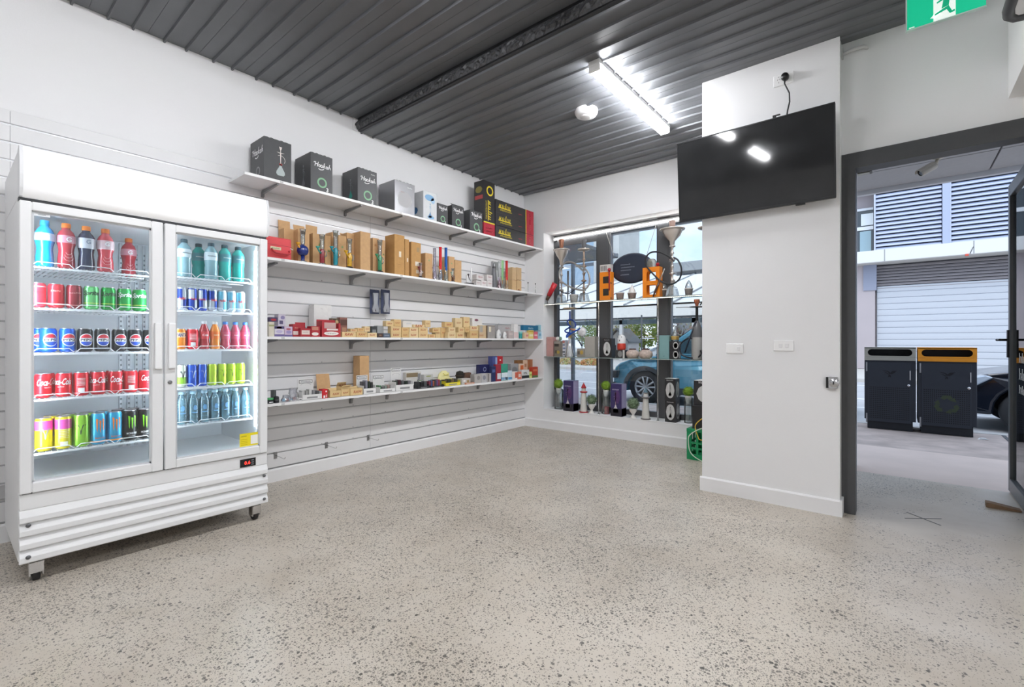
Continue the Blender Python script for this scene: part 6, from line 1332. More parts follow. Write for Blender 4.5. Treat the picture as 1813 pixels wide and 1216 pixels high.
urn(1000, 375, 60, .035, 'grey-green topiary ball in a white urn beside the grey-roofed lighthouse', 6)
p0 = wpos(Q6, 1327, 115, .02); hz = (p0.z-ZSILL)/2
for k in (0, 1):
    w = wpos(Q6, 1441, 300, .02).x-wpos(Q6, 1327, 300, .02).x; d = .12
    t = thing('hookah_box', 'black box with grey oval picture on the sill, '+('bottom', 'top')[k]+' of the stack', 'box', (p0.x+w/2+(.002, -.002)[k], .02+d/2, ZSILL+hz*k), 0, 'stacked hookah boxes on the sill')
    MB().box(-w/2, w/2, -d/2, d/2, 0, hz-.0015).build('box_body', BLK, t, bevel=.0015); print_on(t, HKB+HKR, w, d, hz)
    if k: MB().box(-w/2+.002, w/2-.002, -d/2+.002, d/2-.002, hz-.0015, hz).build('lid_edge', mat('d8d8d6', .5), t)
# green crate on the floor with boxes on it
CY = -.455; cx0 = onz(1216, 812).x; CRW, CRD = .40, .36
czt = ony(*Q6(1560, 632), CY).z
t = thing('milk_crate', 'green plastic crate on the floor beside the pier', 'crate', (cx0+CRW/2, CY+CRD/2, 0)); GC = mat('12945c', .45)
def crate_side(L):
    q = MB(); H = czt
    q.box(-L/2, L/2, -.009, .009, 0, .055).box(-L/2, L/2, -.014, .014, H-.03, H).box(-L/2, -L/2+.045, -.009, .009, 0, H).box(L/2-.045, L/2, -.009, .009, 0, H)
    for i in range(1, 4): x = -L/2+L*i/4; q.box(x-.012, x+.012, -.008, .008, .05, H-.02)
    for z in (.11, .165): q.box(-L/2, L/2, -.007, .007, z-.01, z+.01)
    return q.mesh('crate_wall', GC, .002)
m1 = crate_side(CRW); m2 = crate_side(CRD-.03)
link('crate_wall', m1, t, (0, -CRD/2+.012, 0)); link('crate_wall', m1, t, (0, CRD/2-.012, 0)); link('crate_wall', m2, t, (-CRW/2+.012, 0, 0), (0, 0, pi/2)); link('crate_wall', m2, t, (CRW/2-.012, 0, 0), (0, 0, pi/2))
MB().box(-CRW/2+.01, CRW/2-.01, -CRD/2+.01, CRD/2-.01, .0, .012).build('crate_floor', GC, t)
bx = ony(*Q6(1612, 500), CY+.02).x; bz1 = ony(*Q6(1612, 395), CY+.02).z
t = thing('black_box', 'black box with yellow bow print on the green crate', 'box', (bx+.16, CY+.02+.14, czt+.001))
MB().box(-.16, .16, -.14, .14, 0, bz1-czt).build('box_body', mat('262527', .4), t, bevel=.002); print_on(t, [('leaf', 'f', -.02, .52, .12, 'd8b42a'), ('r', 'f', .1, .3, .3, .05, '4a4a4c')], .32, .28, bz1-czt)
zz1 = ony(*Q6(1627, 135), CY+.06).z; b2 = ony(*Q6(1627, 300), CY+.06).x
t = thing('hookah_box', 'black box with grey oval picture on top of the black crate box', 'box', (b2+.125, CY+.06+.10, bz1+.002)); MB().box(-.125, .125, -.10, .10, 0, zz1-bz1-.004).build('box_body', BLK, t, bevel=.0015)
MB().box(-.122, .122, -.098, .098, zz1-bz1-.004, zz1-bz1-.002).build('lid_edge', mat('d8d8d6', .5), t); print_on(t, HKB, .25, .20, zz1-bz1)
def cable(pts, r, m, name, label, Y):
    P = [ony(*Q6(u, v), Y) for u, v in pts]; o = P[-1].copy(); t = thing(name, label, 'cable', o)
    loop(Q6, pts, Y, o, r, m, 'cord', t); MB().tube([P[0]-o, P[0]-o+V3(.03, 0, 0)], .011, 8).build('plug', mat('d9d9d9', .4) if r > .004 else BLACKP, t); return t
cable([(1760, 520), (1710, 535), (1650, 590), (1645, 640), (1670, 715), (1690, 750), (1760, 758)], .0045, mat('e6c24a', .4), 'extension_cord', 'yellow cord looped before the green crate', CY-.02)
cable([(1770, 625), (1690, 640), (1600, 690), (1572, 740), (1585, 860), (1640, 930), (1760, 1000)], .0048, mat('d8e6d4', .4), 'extension_cord', 'pale green cord hanging before the green crate', CY-.03)
p = ony(*Q6(1722, 610), CY-.02); t = thing('power_adapter', 'black plug-in power adapter by the crate cords', 'adapter', (p.x, CY+.0, czt+.001)); t.location.y = CY+.005-.0
MB().box(0, .09, -.012, .012, 0, .045).build('adapter_body', BLACKP, t, bevel=.004); MB().box(.02, .06, -.0128, -.012, .012, .03).build('rating_label', mat('b9b9b9', .5), t)
# ================================================================== outside: pavement, road, bins, cars, buildings
RZ = -.12
PAVE = mat('dccbc2', .8, noise=.06, nscale=3, bump=.1); PAVE2 = mat('c2b3ac', .85, noise=.25, nscale=4, bump=.15)
ROAD = mat('b0b1b4', .85, noise=.08, nscale=2, bump=.1)
struct(MB().box(-16, 18, .08, 1.47, -.3, -.004).build('footpath_near', PAVE), 'pale concrete footpath outside the entrance')
gp = struct(MB().box(-16, 18, 1.47, 3.2, -.3, -.004).build('footpath_strip', PAVE2), 'stained asphalt strip of footpath by the kerb')
MB().box(4.95, 4.985, 1.9, 3.2, -.004, .001).build('service_cover_edge', mat('55565a', .7), gp, rot=(0, 0, 0)); MB().box(5.35, 5.38, 1.9, 3.2, -.004, .001).build('service_cover_edge', mat('55565a', .7), gp)
struct(MB().box(-16, 18, 3.2, 3.36, -.3, .0).build('kerb', mat('b4b2b0', .8, noise=.1)), 'concrete kerb along the street')
rd = struct(MB().box(-70, 50, 3.36, 13.3, -.4, RZ).build('road', ROAD), 'grey asphalt street outside the shop')
for y, ww in ((6.2, .10), (7.9, .10), (11.9, .10)): MB().box(-40, 30, y-ww/2, y+ww/2, RZ, RZ+.003).build('road_line', mat('e6e6e6', .7), rd)
for x in (-6.5, -4.9): MB().box(x, x+.1, 4.4, 6.2, RZ, RZ+.003).build('road_line', mat('e6e6e6', .7), rd)
struct(MB().box(-70, 50, 13.3, 75, -.4, -.01).build('footpath_far', mat('c4c0ba', .85, noise=.06)), 'pale paving across the street')
# awning over our own footpath: soffit boards, fascia
SOF = mat('b9b8b8', .7, noise=.04)
AZ = 2.86; AE = onz(1516, 340, AZ).y; AJ = onz(1516, 310, AZ).y
aw = thing('awning', 'grey panelled awning soffit over the footpath', 'awning', (0, 0, AZ))
MB().box(.5, 12, .36, AE, .025, .14).box(3.70, 5.88, -1.0, .36, .025, .14).build('awning_deck', mat('3b3c3e', .6), aw)
xs = [.5, 2.25, 3.46, 4.67, 5.88, 7.1, 9.5, 12]
for ya, yb in ((.36, AJ), (AJ, AE-.01)):
    for xa, xb in zip(xs, xs[1:]): MB().box(xa+.007, xb-.007, ya+.007, yb-.007, 0, .025).build('soffit_board', SOF, aw)
for xa, xb in ((3.70, 4.67), (4.67, 5.88)): MB().box(xa+.007, xb-.007, -1.0, .353, 0, .025).build('soffit_board', SOF, aw)
MB().box(.5, 12, AE, AE+.06, -.045, .15).build('fascia', mat('d8d8da', .5), aw)
c = onz(1524, 303, AZ)
t = thing('soffit_light', 'dark rectangular fitting on the awning soffit', 'light', (c.x, c.y, AZ-.001)); MB().box(-.09, .09, -.05, .05, -.03, 0).build('case', mat('4a4438', .5), t, bevel=.004); MB().box(-.07, .07, -.035, .035, -.034, -.03).build('lens', mat('8a8470', .3), t)
# security camera
c = onz(1660, 277, AZ)
t = thing('security_camera', 'white bullet security camera under the awning', 'security camera', (c.x, c.y, AZ-.001))
MB().lathe([(.0001, 0), (.05, 0), (.05, -.012), (.03, -.025), (.0001, -.026)], 18).build('mount', mat('cfc8b8', .4), t); MB().tube([(0, 0, -.02), (-.01, -.01, -.06), (-.03, -.02, -.085)], .014, 10).build('arm', mat('cfc8b8', .4), t)
M = Matrix.Translation((-.065, -.035, -.105)) @ V3(-.80, -.35, -.50).to_track_quat('Z', 'Y').to_matrix().to_4x4()
MB().lathe([(.0001, -.06), (.032, -.06), (.037, -.05), (.037, .06), (.035, .075), (.030, .075)], 18, M=M).build('barrel', mat('c9c4b8', .35), t)
MB().lathe([(.0001, .068), (.030, .070)], 18, M=M).build('lens', mat('15161a', .1), t); MB().lathe([(.0385, -.045), (.0395, .09)], 10, M=M, a0=.2, a1=2.9).build('sun_shield', mat('d9d4c8', .4), t)
# neighbour's awning at the window side and a slim post
c = ony(1095, 455, 2.5)
t = thing('neighbour_awning', 'grey flat awning of the neighbouring shop seen through the window', 'awning', (c.x, 0, c.z))
MB().prism([(0, 0), (0, .05), (-.6, .30), (-9, .34), (-9, 0)], .5, 2.5, 'y').build('awning_slab', mat('8f9296', .6, noise=.1, nscale=2), t); MB().box(-9, -.7, .36, .5, -c.z, 1.2).build('shop_wall', mat('c9c9c9', .7), t); MB().box(-9, -.02, 2.5, 2.53, -.01, .07).build('gutter', mat('85888c', .5), t)
c = ony(1014.5, 640, 3.0)
t = thing('awning_post', 'slim blue-grey post at the kerb seen through the window', 'post', (c.x, 3.0, 0)); MB().box(-.03, .03, -.03, .03, 0, c.z*0+3.05).build('post_shaft', mat('7c8690', .5, .3), t); MB().box(-.07, .07, -.07, .07, 0, .012).build('post_plate', mat('6c757e', .5), t)

# ------------------------------------------------------------------ litter bins
NAVY = mat('272d38', .55, noise=.06, nscale=5)
def stadium(w, h, n=9):
    r = h/2; P = []
    for k in range(n+1): a = -pi/2+pi*k/n; P.append((w/2-r+r*cos(a), r*sin(a)))
    for k in range(n+1): a = pi/2+pi*k/n; P.append((-w/2+r+r*cos(a), r*sin(a)))
    return P
def ringplate(outer_w, outer_h, hole, y0, y1, cz):
    q = MB(); n = len(hole); out = []
    for x, z in hole:
        a = atan2(z/outer_h, x/outer_w); k = max(abs(cos(a)), abs(sin(a))); out.append((outer_w/2*cos(a)/k, outer_h/2*sin(a)/k))
    for Y in (y0, y1): q.v += [(x, Y, cz+z) for x, z in out]+[(x, Y, cz+z) for x, z in hole]
    m = 2*n
    for i in range(n):
        j = (i+1) % n
        for f in ((i, j, n+j, n+i), (m+i, m+n+i, m+n+j, m+j), (i, m+i, m+j, j), (n+i, n+j, m+n+j, m+n+i)): q.f.append(f); q.m.append(0); q.sm.append(False)
    return q
def bird(s, z):
    P = []
    for pl in ([(-1, .55), (-.2, .25), (0, -.1), (.1, .15), (-.15, .40)], [(1, .5), (.35, .45), (.1, .15), (0, -.1), (.45, .2)], [(-.75, .30), (-.15, .05), (-.05, -.2), (-.4, .05)], [(.55, .35), (.8, .3), (.3, -.1), (.1, -.05)], [(-.1, -.15), (.1, -.15), (.2, -.6), (-.02, -.45), (-.2, -.6)]): P.append([(x*s, z+y*s) for x, y in pl])
    return P
def bin_unit(x0, x1, hood, label, recycle):
    w = x1-x0; d = .50; t = thing('street_bin', label, 'bin', ((x0+x1)/2, 2.75+d/2, 0), 0, 'street litter bins')
    f = -d/2
    MB().box(-w/2+.03, w/2-.03, f+.04, d/2-.02, 0, .125).build('plinth', mat('1d2129', .6), t)
    MB().box(-w/2, w/2, f+.012, d/2, .125, .905).build('cabinet', NAVY, t, bevel=.003)
    dr = MB().box(-w/2+.035, w/2-.045, f, f+.012, .10, .885).build('door_panel', NAVY, t, bevel=.002)
    q = MB(); nx, nz = 22, 17
    for i in range(nx):
        for j in range(nz):
            x = -w/2+.06+(w-.13)*i/(nx-1); z = .15+.40*j/(nz-1)
            if recycle and (x-.0)**2/.013+(z-.38)**2/.010 < 1: continue
            q.box(x-.0045, x+.0045, f-.0008, f-.0001, z-.006, z+.006)
    o = q.build('perforation', mat('0d0f13', .8), dr); o['kind'] = 'stuff'
    b = MB(); F = (V3(.0, f-.0012, 0), V3(1, 0, 0), V3(0, 0, 1))
    for pl in bird(.082, .735): b.flat(pl, F)
    b.build('bird_emblem', mat('10131a', .7), dr)
    if recycle:
        r = MB()
        for k in range(3):
            a = k*2*pi/3; R = lambda p: (p[0]*cos(a)-p[1]*sin(a), p[0]*sin(a)+p[1]*cos(a)+.375)
            for pl in ([(-.055, .075), (-.035, .115), (.035, .115), (.055, .08), (.02, .06), (.005, .082), (-.02, .06)], [(.025, .055), (.072, .09), (.088, .035)]): r.flat([R(p) for p in pl], F)
        r.build('recycling_arrows', mat('39442f', .7), dr)
    for z in (.82, .14): MB().box(-w/2+.016, -w/2+.032, f-.004, f+.012, z-.06, z+.06).build('hinge', mat('9a9ca0', .4, .6), t)
    MB().box(w/2-.062, w/2-.050, f-.004, f, .66, .78).build('pull_strip', mat('b4b6ba', .4, .6), dr); MB().lathe([(.0001, 0), (.016, 0), (.016, .006), (.0001, .008)], 12, M=Matrix.Translation((w/2-.07, f, .59)) @ Matrix.Rotation(pi/2, 4, 'X')).build('lock', CHROME, dr)
    HM = mat(hood, .45, noise=.05)
    MB().box(-w/2, w/2, f-.005, d/2, .905, .945).build('hood_band', HM, t, bevel=.003)
    h = ringplate(w, .13, stadium(w-.07, .088), f, f+.012, 1.01)
    h.box(-w/2, w/2, f, d/2, 1.065, 1.078).box(-w/2, -w/2+.012, f+.012, d/2, .945, 1.065).box(w/2-.012, w/2, f+.012, d/2, .945, 1.065).box(-w/2, w/2, d/2-.012, d/2, .945, 1.065)
    h.build('hood', HM, t); MB().box(-w/2+.012, w/2-.012, f+.10, f+.11, .945, 1.065).build('cavity_shade', mat('15161a', .8), t)  # dark sheet standing in for the shade inside the slot
bin_unit(3.618, 4.142, 'a3a197', 'dark street bin with a grey hood outside the door', False)
bin_unit(4.160, 4.696, 'e39420', 'dark recycling bin with an orange hood outside the door', True)
t = thing('paper_scrap', 'small white paper scrap at the foot of the recycling bin', 'litter', (4.74, 2.72, -.004)); q = MB().add([(-.05, -.03, 0), (.04, -.04, .008), (.06, .03, .002), (-.02, .04, .012)], [(0, 1, 2, 3)]).prism([(-.03, 0), (.02, 0), (.03, .012), (-.01, .02)], -.01, .02, 'y'); q.build('paper', mat('e4e4e4', .7), t)

# ------------------------------------------------------------------ parked cars
def car(name, label, x0, y0, L, col, paintmet, hoodz, roof, arch_r, wheel_f, wheel_r, clad, light='box', rot=0.0, z=RZ, W_=1.80):
    t = thing(name, label, 'car', (x0, y0, z), rot)
    P = mat(col, .22, paintmet, coat=.6); DK = mat('3c4046', .6)
    def arch(cx, r, n=10): return [(cx+r*cos(pi*k/n), .30+r*sin(pi*k/n)*1.0) for k in range(n+1)]
    low = .24
    body = [(.10, low), (.02, .40), (.02, .58), (.08, hoodz-.20), (.20, hoodz-.11), (.45, hoodz-.03), (.80, hoodz+.03), (1.20, hoodz+.07), (L-.5, hoodz+.12), (L-.08, hoodz+.08), (L-.01, .62), (L, .42), (L-.06, low)]
    poly = body + [(wheel_r+arch_r, low)] + arch(wheel_r, arch_r) + [(wheel_r-arch_r, low), (wheel_f+arch_r, low)] + arch(wheel_f, arch_r) + [(wheel_f-arch_r, low)]
    bd = MB().prism(poly, 0, W_, 'y')
    def tuck(v):
        x, y, z_ = v; k = max(0, (.75-x)/.75)**2*.16+max(0, (x-L+.6)/.6)**2*.10+max(0, (z_-.75))*.25
        return (x, W_/2+(y-W_/2)*(1-k), z_)
    bd.v = [tuck(v) for v in bd.v]; bd.build('car_body', P, t, bevel=.05, seg=3)
    if clad:
        for wx in (wheel_f, wheel_r):
            for yy in (-.012, W_-.02):
                q = MB(); ro, ri, n = arch_r+.075, arch_r-.005, 14
                for k in range(n+1):
                    a = pi*k/n
                    for r in (ro, ri):
                        for y in (yy, yy+.032): q.v.append((wx+r*cos(a), y, .30+r*sin(a)))
                for k in range(n):
                    b = 4*k
                    for f in ((b, b+4, b+6, b+2), (b+1, b+3, b+7, b+5), (b, b+1, b+5, b+4), (b+2, b+6, b+7, b+3)): q.f.append(f); q.m.append(0); q.sm.append(False)
                q.build('arch_trim', DK, t)
        MB().box(wheel_f+arch_r, wheel_r-arch_r, -.008, .02, low-.01, low+.12).build('sill_trim', DK, t)
        MB().box(-.01, .12, .02, W_-.02, low-.02, .40).build('bumper_trim', DK, t, bevel=.02)
    ins = .20; zb = hoodz+.06; A = [(.98, zb+.0), (1.72, roof-.06), (2.0, roof), (L-.95, roof), (L-.55, roof-.08), (L-.14, zb+.04)]
    q = MB(); n = len(A)
    def inset(zv): return .05+ins*(zv-zb)/(roof-zb)
    q.v = [(x, inset(zv), zv) for x, zv in A]+[(x, W_-inset(zv), zv) for x, zv in A]
    for i in range(n-1): q.f.append((i, i+1, n+i+1, n+i)); q.m.append(0); q.sm.append(False)
    q.f += [tuple(range(n)), tuple(range(2*n-1, n-1, -1)), (0, n, 2*n-1, n-1)]; q.m += [0]*3; q.sm += [False]*3
    q.build('cabin', P, t, bevel=.03, seg=2)
    GM = mat('39505a', .08, spec=.8)
    def side(pts, y0s):
        m = MB(); m.add([(x, y0s(zv), zv) for x, zv in pts], [tuple(range(len(pts)))]); return m
    for sgn, fn in ((0, lambda zv: inset(zv)-.006), (1, lambda zv: W_-inset(zv)+.006)):
        side([(1.22, zb+.05), (1.80, roof-.11), (2.42, roof-.07), (2.42, zb+.06)], fn).build('side_window', GM, t)
        side([(2.50, zb+.06), (2.50, roof-.07), (L-1.0, roof-.08), (L-.72, zb+.10)], fn).build('side_window', GM, t)
    m = MB(); a, b = (1.02, zb+.03), (1.70, roof-.08); m.add([(a[0]-.012, inset(a[1])+.05, a[1]+.012), (a[0]-.012, W_-inset(a[1])-.05, a[1]+.012), (b[0]-.012, W_-inset(b[1])-.05, b[1]+.012), (b[0]-.012, inset(b[1])+.05, b[1]+.012)], [(0, 1, 2, 3)]); m.build('windscreen', GM, t)
    for wx in (wheel_f, wheel_r):
        for yy, s in ((.11, 1), (W_-.11, -1)):
            wr = arch_r-.06; Mx = Matrix.Translation((wx, yy, wr)) @ Matrix.Rotation(s*pi/2, 4, 'X')
            ty = MB().lathe([(wr*.66, -.10), (wr*.95, -.10), (wr, -.07), (wr, .07), (wr*.95, .10), (wr*.66, .10)], 28, M=Mx).build('tyre', mat('24262a', .75), t)
            rm = MB().lathe([(.0001, .055), (wr*.14, .075), (wr*.17, .06), (.0001, .03)], 20, M=Mx).lathe([(wr*.60, .03), (wr*.67, .095), (wr*.63, .10), (wr*.58, .03)], 28, M=Mx)
            for k in range(5):
                a = 2*pi*k/5+.3
                for off in (-.09, .09):
                    p = [(.10*wr, off*wr*.5), (.62*wr, off*wr*1.9)]; c0, s0 = cos(a), sin(a)
                    rm.tube([Mx @ V3(p[0][0]*c0-p[0][1]*s0, p[0][0]*s0+p[0][1]*c0, .062), Mx @ V3(p[1][0]*c0-p[1][1]*s0, p[1][0]*s0+p[1][1]*c0, .085)], wr*.055, 6)
            rm.build('alloy_rim', mat('c9ccd0', .3, .7), ty)
            MB().lathe([(.0001, .0), (wr*.64, .0)], 24, M=Mx).build('brake_shade', mat('1b1c1f', .7), ty)
    LM = mat('dfe6ea', .12, coat=.5)
    for yy in (-.012, W_-.30):
        if light == 'box':
            hl = MB().prism([(-.012, .50), (.02, .66), (.20, .66), (.16, .50)], yy, yy+.312, 'y').build('headlight', mat('2b3138', .3), t, bevel=.01)
            MB().box(-.016, .08, yy-.006, yy+.10, .53, .63).build('lamp_lens', LM, hl, bevel=.01)
        else:
            hl = MB().prism([(.0, .56), (.10, .70), (.42, .80), (.50, .77), (.30, .63), (.10, .55)], yy, yy+.312, 'y').build('headlight', mat('aab6c4', .1, coat=.6), t, bevel=.015)
            MB().ball((.17, yy+.0, .655), .045, 12).build('lamp_lens', LM, hl)
    MB().box(-.02, .02, W_*.28, W_*.72, .46, .62).build('grille', mat('1b1d21', .5), t, bevel=.008)
    for y, s in ((-.0, -1), (W_, 1)):
        MB().ball((1.25, y+s*.09, zb+.08), .085, 12, sz=.8).build('mirror', P, t); MB().tube([(1.25, y+s*.02, zb+.05), (1.25, y+s*.08, zb+.06)], .02, 8).build('mirror_arm', DK, t)
        for hx in (2.25, 3.15): MB().box(hx, hx+.16, y-.012 if s < 0 else y, y if s < 0 else y+.012, hoodz-.05, hoodz-.025).build('door_handle', P, t)
        for hx in (1.30, 2.46, 3.40): MB().box(hx, hx+.006, y-.0015 if s < 0 else y, y if s < 0 else y+.0015, .34, hoodz+.06).build('door_gap', mat('20262b', .7), t)
    return t
xw = ony(1140, 690, 4.12).x
car('parked_car', 'teal blue parked SUV seen through the shop window', xw-.76, 4.06, 4.20, '4c8ea6', .2, .93, 1.62, .40, .80, 3.30, True)
car('parked_car', 'black parked car behind the street bins', 4.50, 4.25, 4.5, '141a26', .3, .84, 1.45, .36, .86, 3.55, False, light='swept')

# ------------------------------------------------------------------ building across the street, seen through the door
BY_ = 20.0
def bx_(px): return ony(px, 500, BY_).x
def bz_(px, py): return ony(px, py, BY_).z
xl, xw0, xs0, xm0, xm1 = bx_(1516), bx_(1516), bx_(1552), bx_(1667), bx_(1680)
z_sh = bz_(1552, 511.5); z_lv = bz_(1552, 470); z_b0 = bz_(1516, 470.5); z_b1 = bz_(1516, 451); z_up = bz_(1552, 341)
b = thing('commercial_building', 'commercial building with louvres and a white roller shutter across the street', 'building', (0, BY_, 0))
MB().box(-3.0, xs0-.05, 0, 8, 0, z_b0).box(xs0-.05, 26, .35, 8, 0, z_b0).box(-3.0, 26, .30, 8, z_b0, 10.5).build('wall', mat('b4aaac', .7, noise=.04, nscale=1), b)
MB().box(-3.0, 26, -.75, .35, z_b0, z_b1).build('balcony_band', mat('dcdcdb', .6), b)
for x in (bx_(1566), bx_(1719), bx_(1400), 14.0): MB().box(x, x+.03, -.756, -.75, z_b0, z_b1).build('band_joint', mat('9a9a9a', .7), b)
MB().box(-3.0, 26, -.74, .34, z_b0-.02, z_b0).build('band_soffit', mat('c9c6c2', .6), b)
sh = MB().box(xs0, 22, .20, .30, 0, z_sh).build('roller_shutter', mat('b9bfc9', .5), b)
sl = MB().prism([(0, 0), (-.03, .02), (-.034, .12), (-.03, .23), (0, .25)], xs0+.02, 21.9, 'x').mesh('shutter_slat', mat('bfc3ca', .45))
k = 0
while k*.25 < z_sh-.1: link('shutter_slat', sl, sh, (0, .20, k*.25)); k += 1
MB().box(xs0-.45, xs0, -.05, .35, z_sh-.05, z_b0).build('louvre_post', mat('8f94a6', .5), b)
lvl = MB().box(xs0, 22, .25, .35, z_sh, z_b0-.02).build('lower_louvre', mat('3f3d40', .7), b)
bl = MB().prism([(.0, .03), (-.08, -.02), (-.08, -.005), (.0, .085)], xs0, 22, 'x').mesh('louvre_blade', mat('9a9496', .5))
n = 8
for i in range(n): link('louvre_blade', bl, lvl, (0, .24, z_sh+.04+(z_b0-z_sh-.08)*i/n))
z0u = z_b1; nb = 15; pt = (z_up-z0u)/nb
for nm, xa, xb in (('upper_louvre', bx_(1549), xm0), ('upper_louvre', xm1, bx_(1812)), ('upper_louvre', bx_(1824), 25.0)):
    u = MB().box(xa, xb, -.30, -.26, z0u, z_up).build(nm, mat('23252c', .8), b)
    m = MB().prism([(0, 0), (-.14, -.01), (-.14, .01), (-.02, pt*.72), (0, pt*.72)], xa+.02, xb-.02, 'x').mesh('louvre_blade', mat('c4cbde', .45))
    for i in range(nb): link('louvre_blade', m, u, (0, -.30, z0u+.03+pt*i))
    MB().box(xa-.02, xa+.04, -.46, -.26, z0u, z_up).build('louvre_frame', mat('b9c0d0', .5), u)
for xa, xb in ((xm0, xm1), (bx_(1812), bx_(1824))): MB().box(xa, xb, -.48, -.26, z0u, z_up).build('louvre_mullion', mat('a9b2c8', .5), b)
MB().box(-3, 26, -.5, .3, z_up, z_up+.25).build('top_rail', mat('d9dbe0', .5), b)
wn = MB().box(-3, bx_(1546), .22, .30, z0u, z_up-.55).build('upper_window', mat('2e3a42', .1, spec=.8), b)
for za, zb in ((z0u, z0u+.12), (z0u+1.05, z0u+1.2), (z_up-.65, z_up-.55)): MB().box(-3, bx_(1546), .16, .22, za, zb).build('window_bar', mat('e4e8ec', .5), wn)
MB().box(bx_(1522), bx_(1542), .17, .21, z0u+.14, z0u+1.0).build('pane', mat('93b0bb', .15, spec=.8), wn); MB().box(bx_(1524), bx_(1546), .17, .21, z0u+1.25, z0u+1.75).build('pane', mat('dfe6ea', .2), wn)
MB().box(bx_(1705), bx_(1711), -.80, -.70, z_b0-.07, z_b0).build('alarm_beacon', mat('d0503a', .4), b); MB().tube([(bx_(1713), -.76, z_b0), (bx_(1719), -.76, z_b0+.25)], .010, 6).build('beacon_wire', BLACKP, b)

# ------------------------------------------------------------------ far side seen through the shop window
t = thing('market_hall', 'long white roofed market hall across the street', 'building', (0, 22, 0))
z0, z1, zr = 2.66, 3.42, 6.8
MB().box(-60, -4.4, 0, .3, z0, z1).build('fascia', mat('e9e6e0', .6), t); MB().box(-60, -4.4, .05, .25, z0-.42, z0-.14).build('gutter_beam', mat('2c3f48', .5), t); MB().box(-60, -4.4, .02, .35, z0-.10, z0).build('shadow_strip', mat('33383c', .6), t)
MB().add([(-60, 0, z1), (-4.4, 0, z1), (-4.4, 13, zr), (-60, 13, zr), (-60, 0, z1-.1), (-4.4, 0, z1-.1), (-4.4, 13, zr-.1), (-60, 13, zr-.1)], [(0, 1, 2, 3), (4, 7, 6, 5), (0, 4, 5, 1), (1, 5, 6, 2), (2, 6, 7, 3), (3, 7, 4, 0)]).build('roof', mat('f2f2f2', .5), t)
sm = MB().add([(0, -.02, z1+.0), (.09, -.02, z1), (.09, 13, zr+.0), (0, 13, zr), (0, -.02, z1+.08), (.09, -.02, z1+.08), (.09, 13, zr+.08), (0, 13, zr+.08)], [(0, 1, 2, 3), (4, 7, 6, 5), (0, 4, 5, 1), (1, 5, 6, 2), (2, 6, 7, 3), (3, 7, 4, 0)]).mesh('roof_seam', mat('9a9ea2', .6))
for i in range(9): link('roof_seam', sm, t, (-6.2-3.1*i, 0, 0))
for x in (-5, -9.5, -14.5, -20, -27, -35): MB().box(x-.1, x+.1, .05, .25, 0, z0-.1).build('column', mat('c9c9c9', .6), t)
c = ony(1245, 462, 48); c0 = ony(1198, 486, 48)
t = thing('grey_building', 'distant grey flat-roofed building above the market hall', 'building', (0, 48, 0)); MB().box(c0.x, c.x+12, 0, 6, 0, c.z-1.0).build('wall', mat('8f949a', .7), t); MB().box(c0.x-.8, c.x+12, -.8, 6.2, c.z-1.0, c.z).build('roof_slab', mat('b0b4b8', .6), t)
for i in range(4): MB().box(c0.x+.8+2.2*i, c0.x+2.2+2.2*i, -.03, 0, c.z-2.2, c.z-1.15).build('window', mat('4f5a64', .3), t)
c = ony(1096, 405, 40); c0 = ony(1020, 470, 40)
t = thing('concrete_tower', 'pale concrete tower beyond the neighbouring awning', 'building', (0, 40, 0)); MB().box(c.x-3.0, c.x, 0, 5, 0, 30).build('wall', mat('cfcfcc', .7, noise=.08, nscale=1), t)
for i in range(3): MB().box(c.x-8.0, c.x-3.0, 1, 6, 4+i*6.0, 9.6+i*6.0).build('glazed_bay', mat('a9bfd4', .2), t)
for i in range(6): MB().box(c.x-2.4, c.x-.6, -.03, 0, 6+3*i, 7.4+3*i).build('window', mat('b4bcc0', .4), t)
t = thing('gabled_kiosk', 'small white gabled kiosk across the street', 'kiosk', (ony(1093, 600, 29).x, 29, 0)); MB().prism([(-.9, 0), (.9, 0), (.9, 1.15), (0, 2.0), (-.9, 1.15)], 0, 2, 'y').build('kiosk_wall', mat('e6e6e6', .6), t); MB().prism([(-1.1, 1.05), (0, 2.1), (1.1, 1.05), (1.1, 1.18), (0, 2.25), (-1.1, 1.18)], -.2, 2.2, 'y').build('kiosk_roof', mat('8b8f94', .6), t); MB().box(-.55, -.1, -.03, 0, 0, .9).build('kiosk_door', mat('2f3134', .6), t)
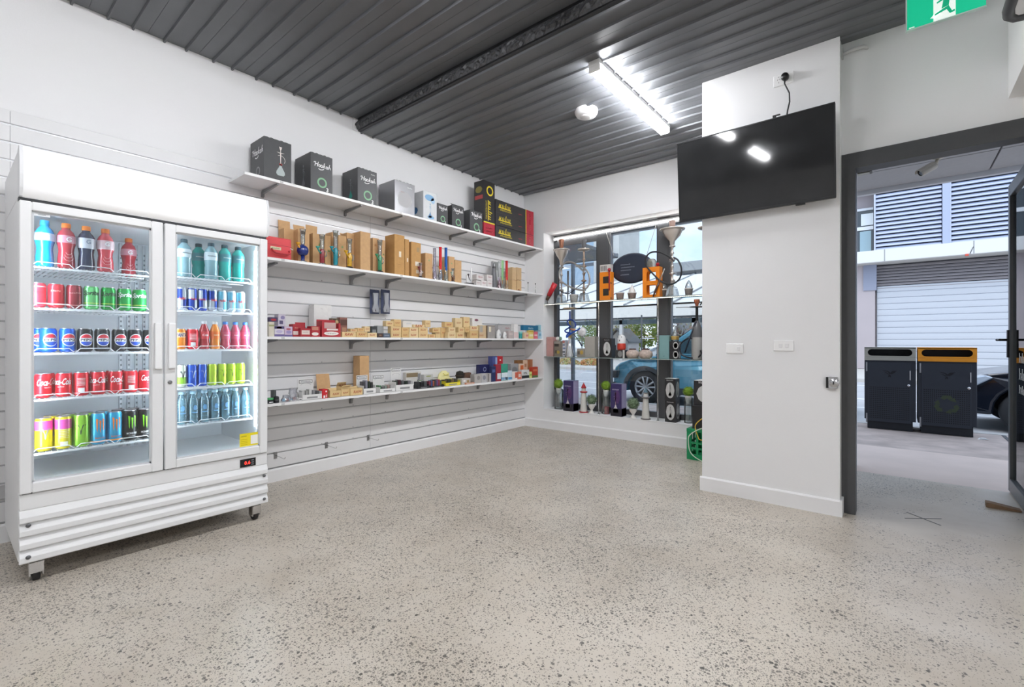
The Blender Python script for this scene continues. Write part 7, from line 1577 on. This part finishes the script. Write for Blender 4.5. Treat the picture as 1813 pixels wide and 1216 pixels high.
def tree(px, py, Y, r, label, cols, seed, trunk='6a5a48', n=1500, bare=False, squash=1.0):
    c = ony(px, py, Y); t = thing('street_tree', label, 'tree', (c.x, Y, 0), 0, 'trees across the street'); rr = random.Random(seed)
    MB().tube([(0, 0, 0), (.05, 0, c.z*.5), (0, 0, c.z)], [.13, .10, .05], 8).build('trunk', mat(trunk, .9), t)
    q = MB()
    for i in range(n):
        z = rr.uniform(-1, 1); a = rr.uniform(0, 2*pi); s = sqrt(1-z*z); k = r*(rr.uniform(.35, 1.0)**.5)*(1+.18*sin(3*a+seed)+.12*sin(5*z*3+seed))
        p = V3(k*s*cos(a), k*s*sin(a), c.z+k*z*squash); L = r*rr.uniform(.05, .10); u = V3(rr.uniform(-1, 1), rr.uniform(-1, 1), rr.uniform(-1, 1)).normalized(); v = u.orthogonal().normalized()
        q.add([p-u*L, p+v*L*.6, p+u*L, p-v*L*.6], [(0, 1, 2, 3)], i % len(cols))
    q.build('crown', [mat(x, .8) for x in cols], t)
    if bare:
        b = MB()
        for i in range(26):
            a = rr.uniform(0, 2*pi); e = rr.uniform(.3, 1.2); L = r*rr.uniform(.6, 1.1); b.tube([(0, 0, c.z*.6), (L*.5*cos(a)*cos(e), L*.5*sin(a)*cos(e), c.z*.6+L*.6*sin(e)), (L*cos(a)*cos(e), L*sin(a)*cos(e), c.z*.6+L*1.2*sin(e))], [.05, .03, .01], 5)
        b.build('branches', mat('5d4a44', .9), t)
tree(1041, 592, 38, 1.25, 'pale green street tree beyond the first window pane', ('a9bf78', '8fa860', 'c4cf94'), 1)
tree(1102, 603, 33, 1.3, 'yellow-green street tree beside the kiosk', ('b9b454', '9fae50', 'd0c468'), 2)
tree(1140, 586, 37, 1.65, 'rounded green street tree before the second mullion', ('8fa84a', 'a8b850', '7a9440'), 3)
tree(1205, 585, 41, 2.1, 'sparse reddish tree beyond the last window pane', ('9a7a70', '8a8f70', '6f5f58'), 4, n=420, bare=True)
tree(1108, 578, 62, 3.0, 'bare brown tree behind the yellow-green one', ('8a7a70', '9a8f80', '7a6a60'), 5, n=380, bare=True)
for px, py, lab, cols in ((1005, 636, 'low orange shrub across the street, slat wall side', ('c9a878', 'b99a68', 'a8b070')), (1047, 640, 'low orange shrub across the street, further along', ('d0a070', 'c99060', 'b0a860'))):
    c = ony(px, py, 15.5); t = thing('low_shrub', lab, 'shrub', (c.x, 15.5, 0), 0, 'shrubs across the street'); rr = random.Random(px); q = MB()
    for i in range(420):
        a = rr.uniform(0, 2*pi); z = rr.random(); k = .55*sqrt(1-z*z)*rr.uniform(.6, 1); p = V3(k*cos(a)*1.3, k*sin(a), .30*z); L = .06; u = V3(rr.uniform(-1, 1), rr.uniform(-1, 1), rr.uniform(-1, 1)).normalized(); v = u.orthogonal().normalized()
        q.add([p-u*L, p+v*L*.6, p+u*L, p-v*L*.6], [(0, 1, 2, 3)], i % 3)
    q.build('foliage', [mat(x, .8) for x in cols], t); MB().tube([(0, 0, -.01), (0, 0, .25)], .02, 6).build('stem', mat('6a5a48', .9), t)
c = ony(1136, 640, 14); t = thing('street_pole', 'thin dark pole across the street', 'pole', (c.x, 14, 0)); MB().tube([(0, 0, 0), (0, 0, 2.3)], .035, 8).build('pole_shaft', mat('4a4e52', .5), t); MB().box(-.02, .55, -.02, .02, 1.28, 1.32).build('pole_arm', mat('c9ccd0', .5), t)
car('parked_car', 'small white car far across the street', ony(1150, 618, 24).x, 24, 4.1, 'eceef0', 0, .88, 1.45, .36, .80, 3.2, False, light='swept', z=-.01)
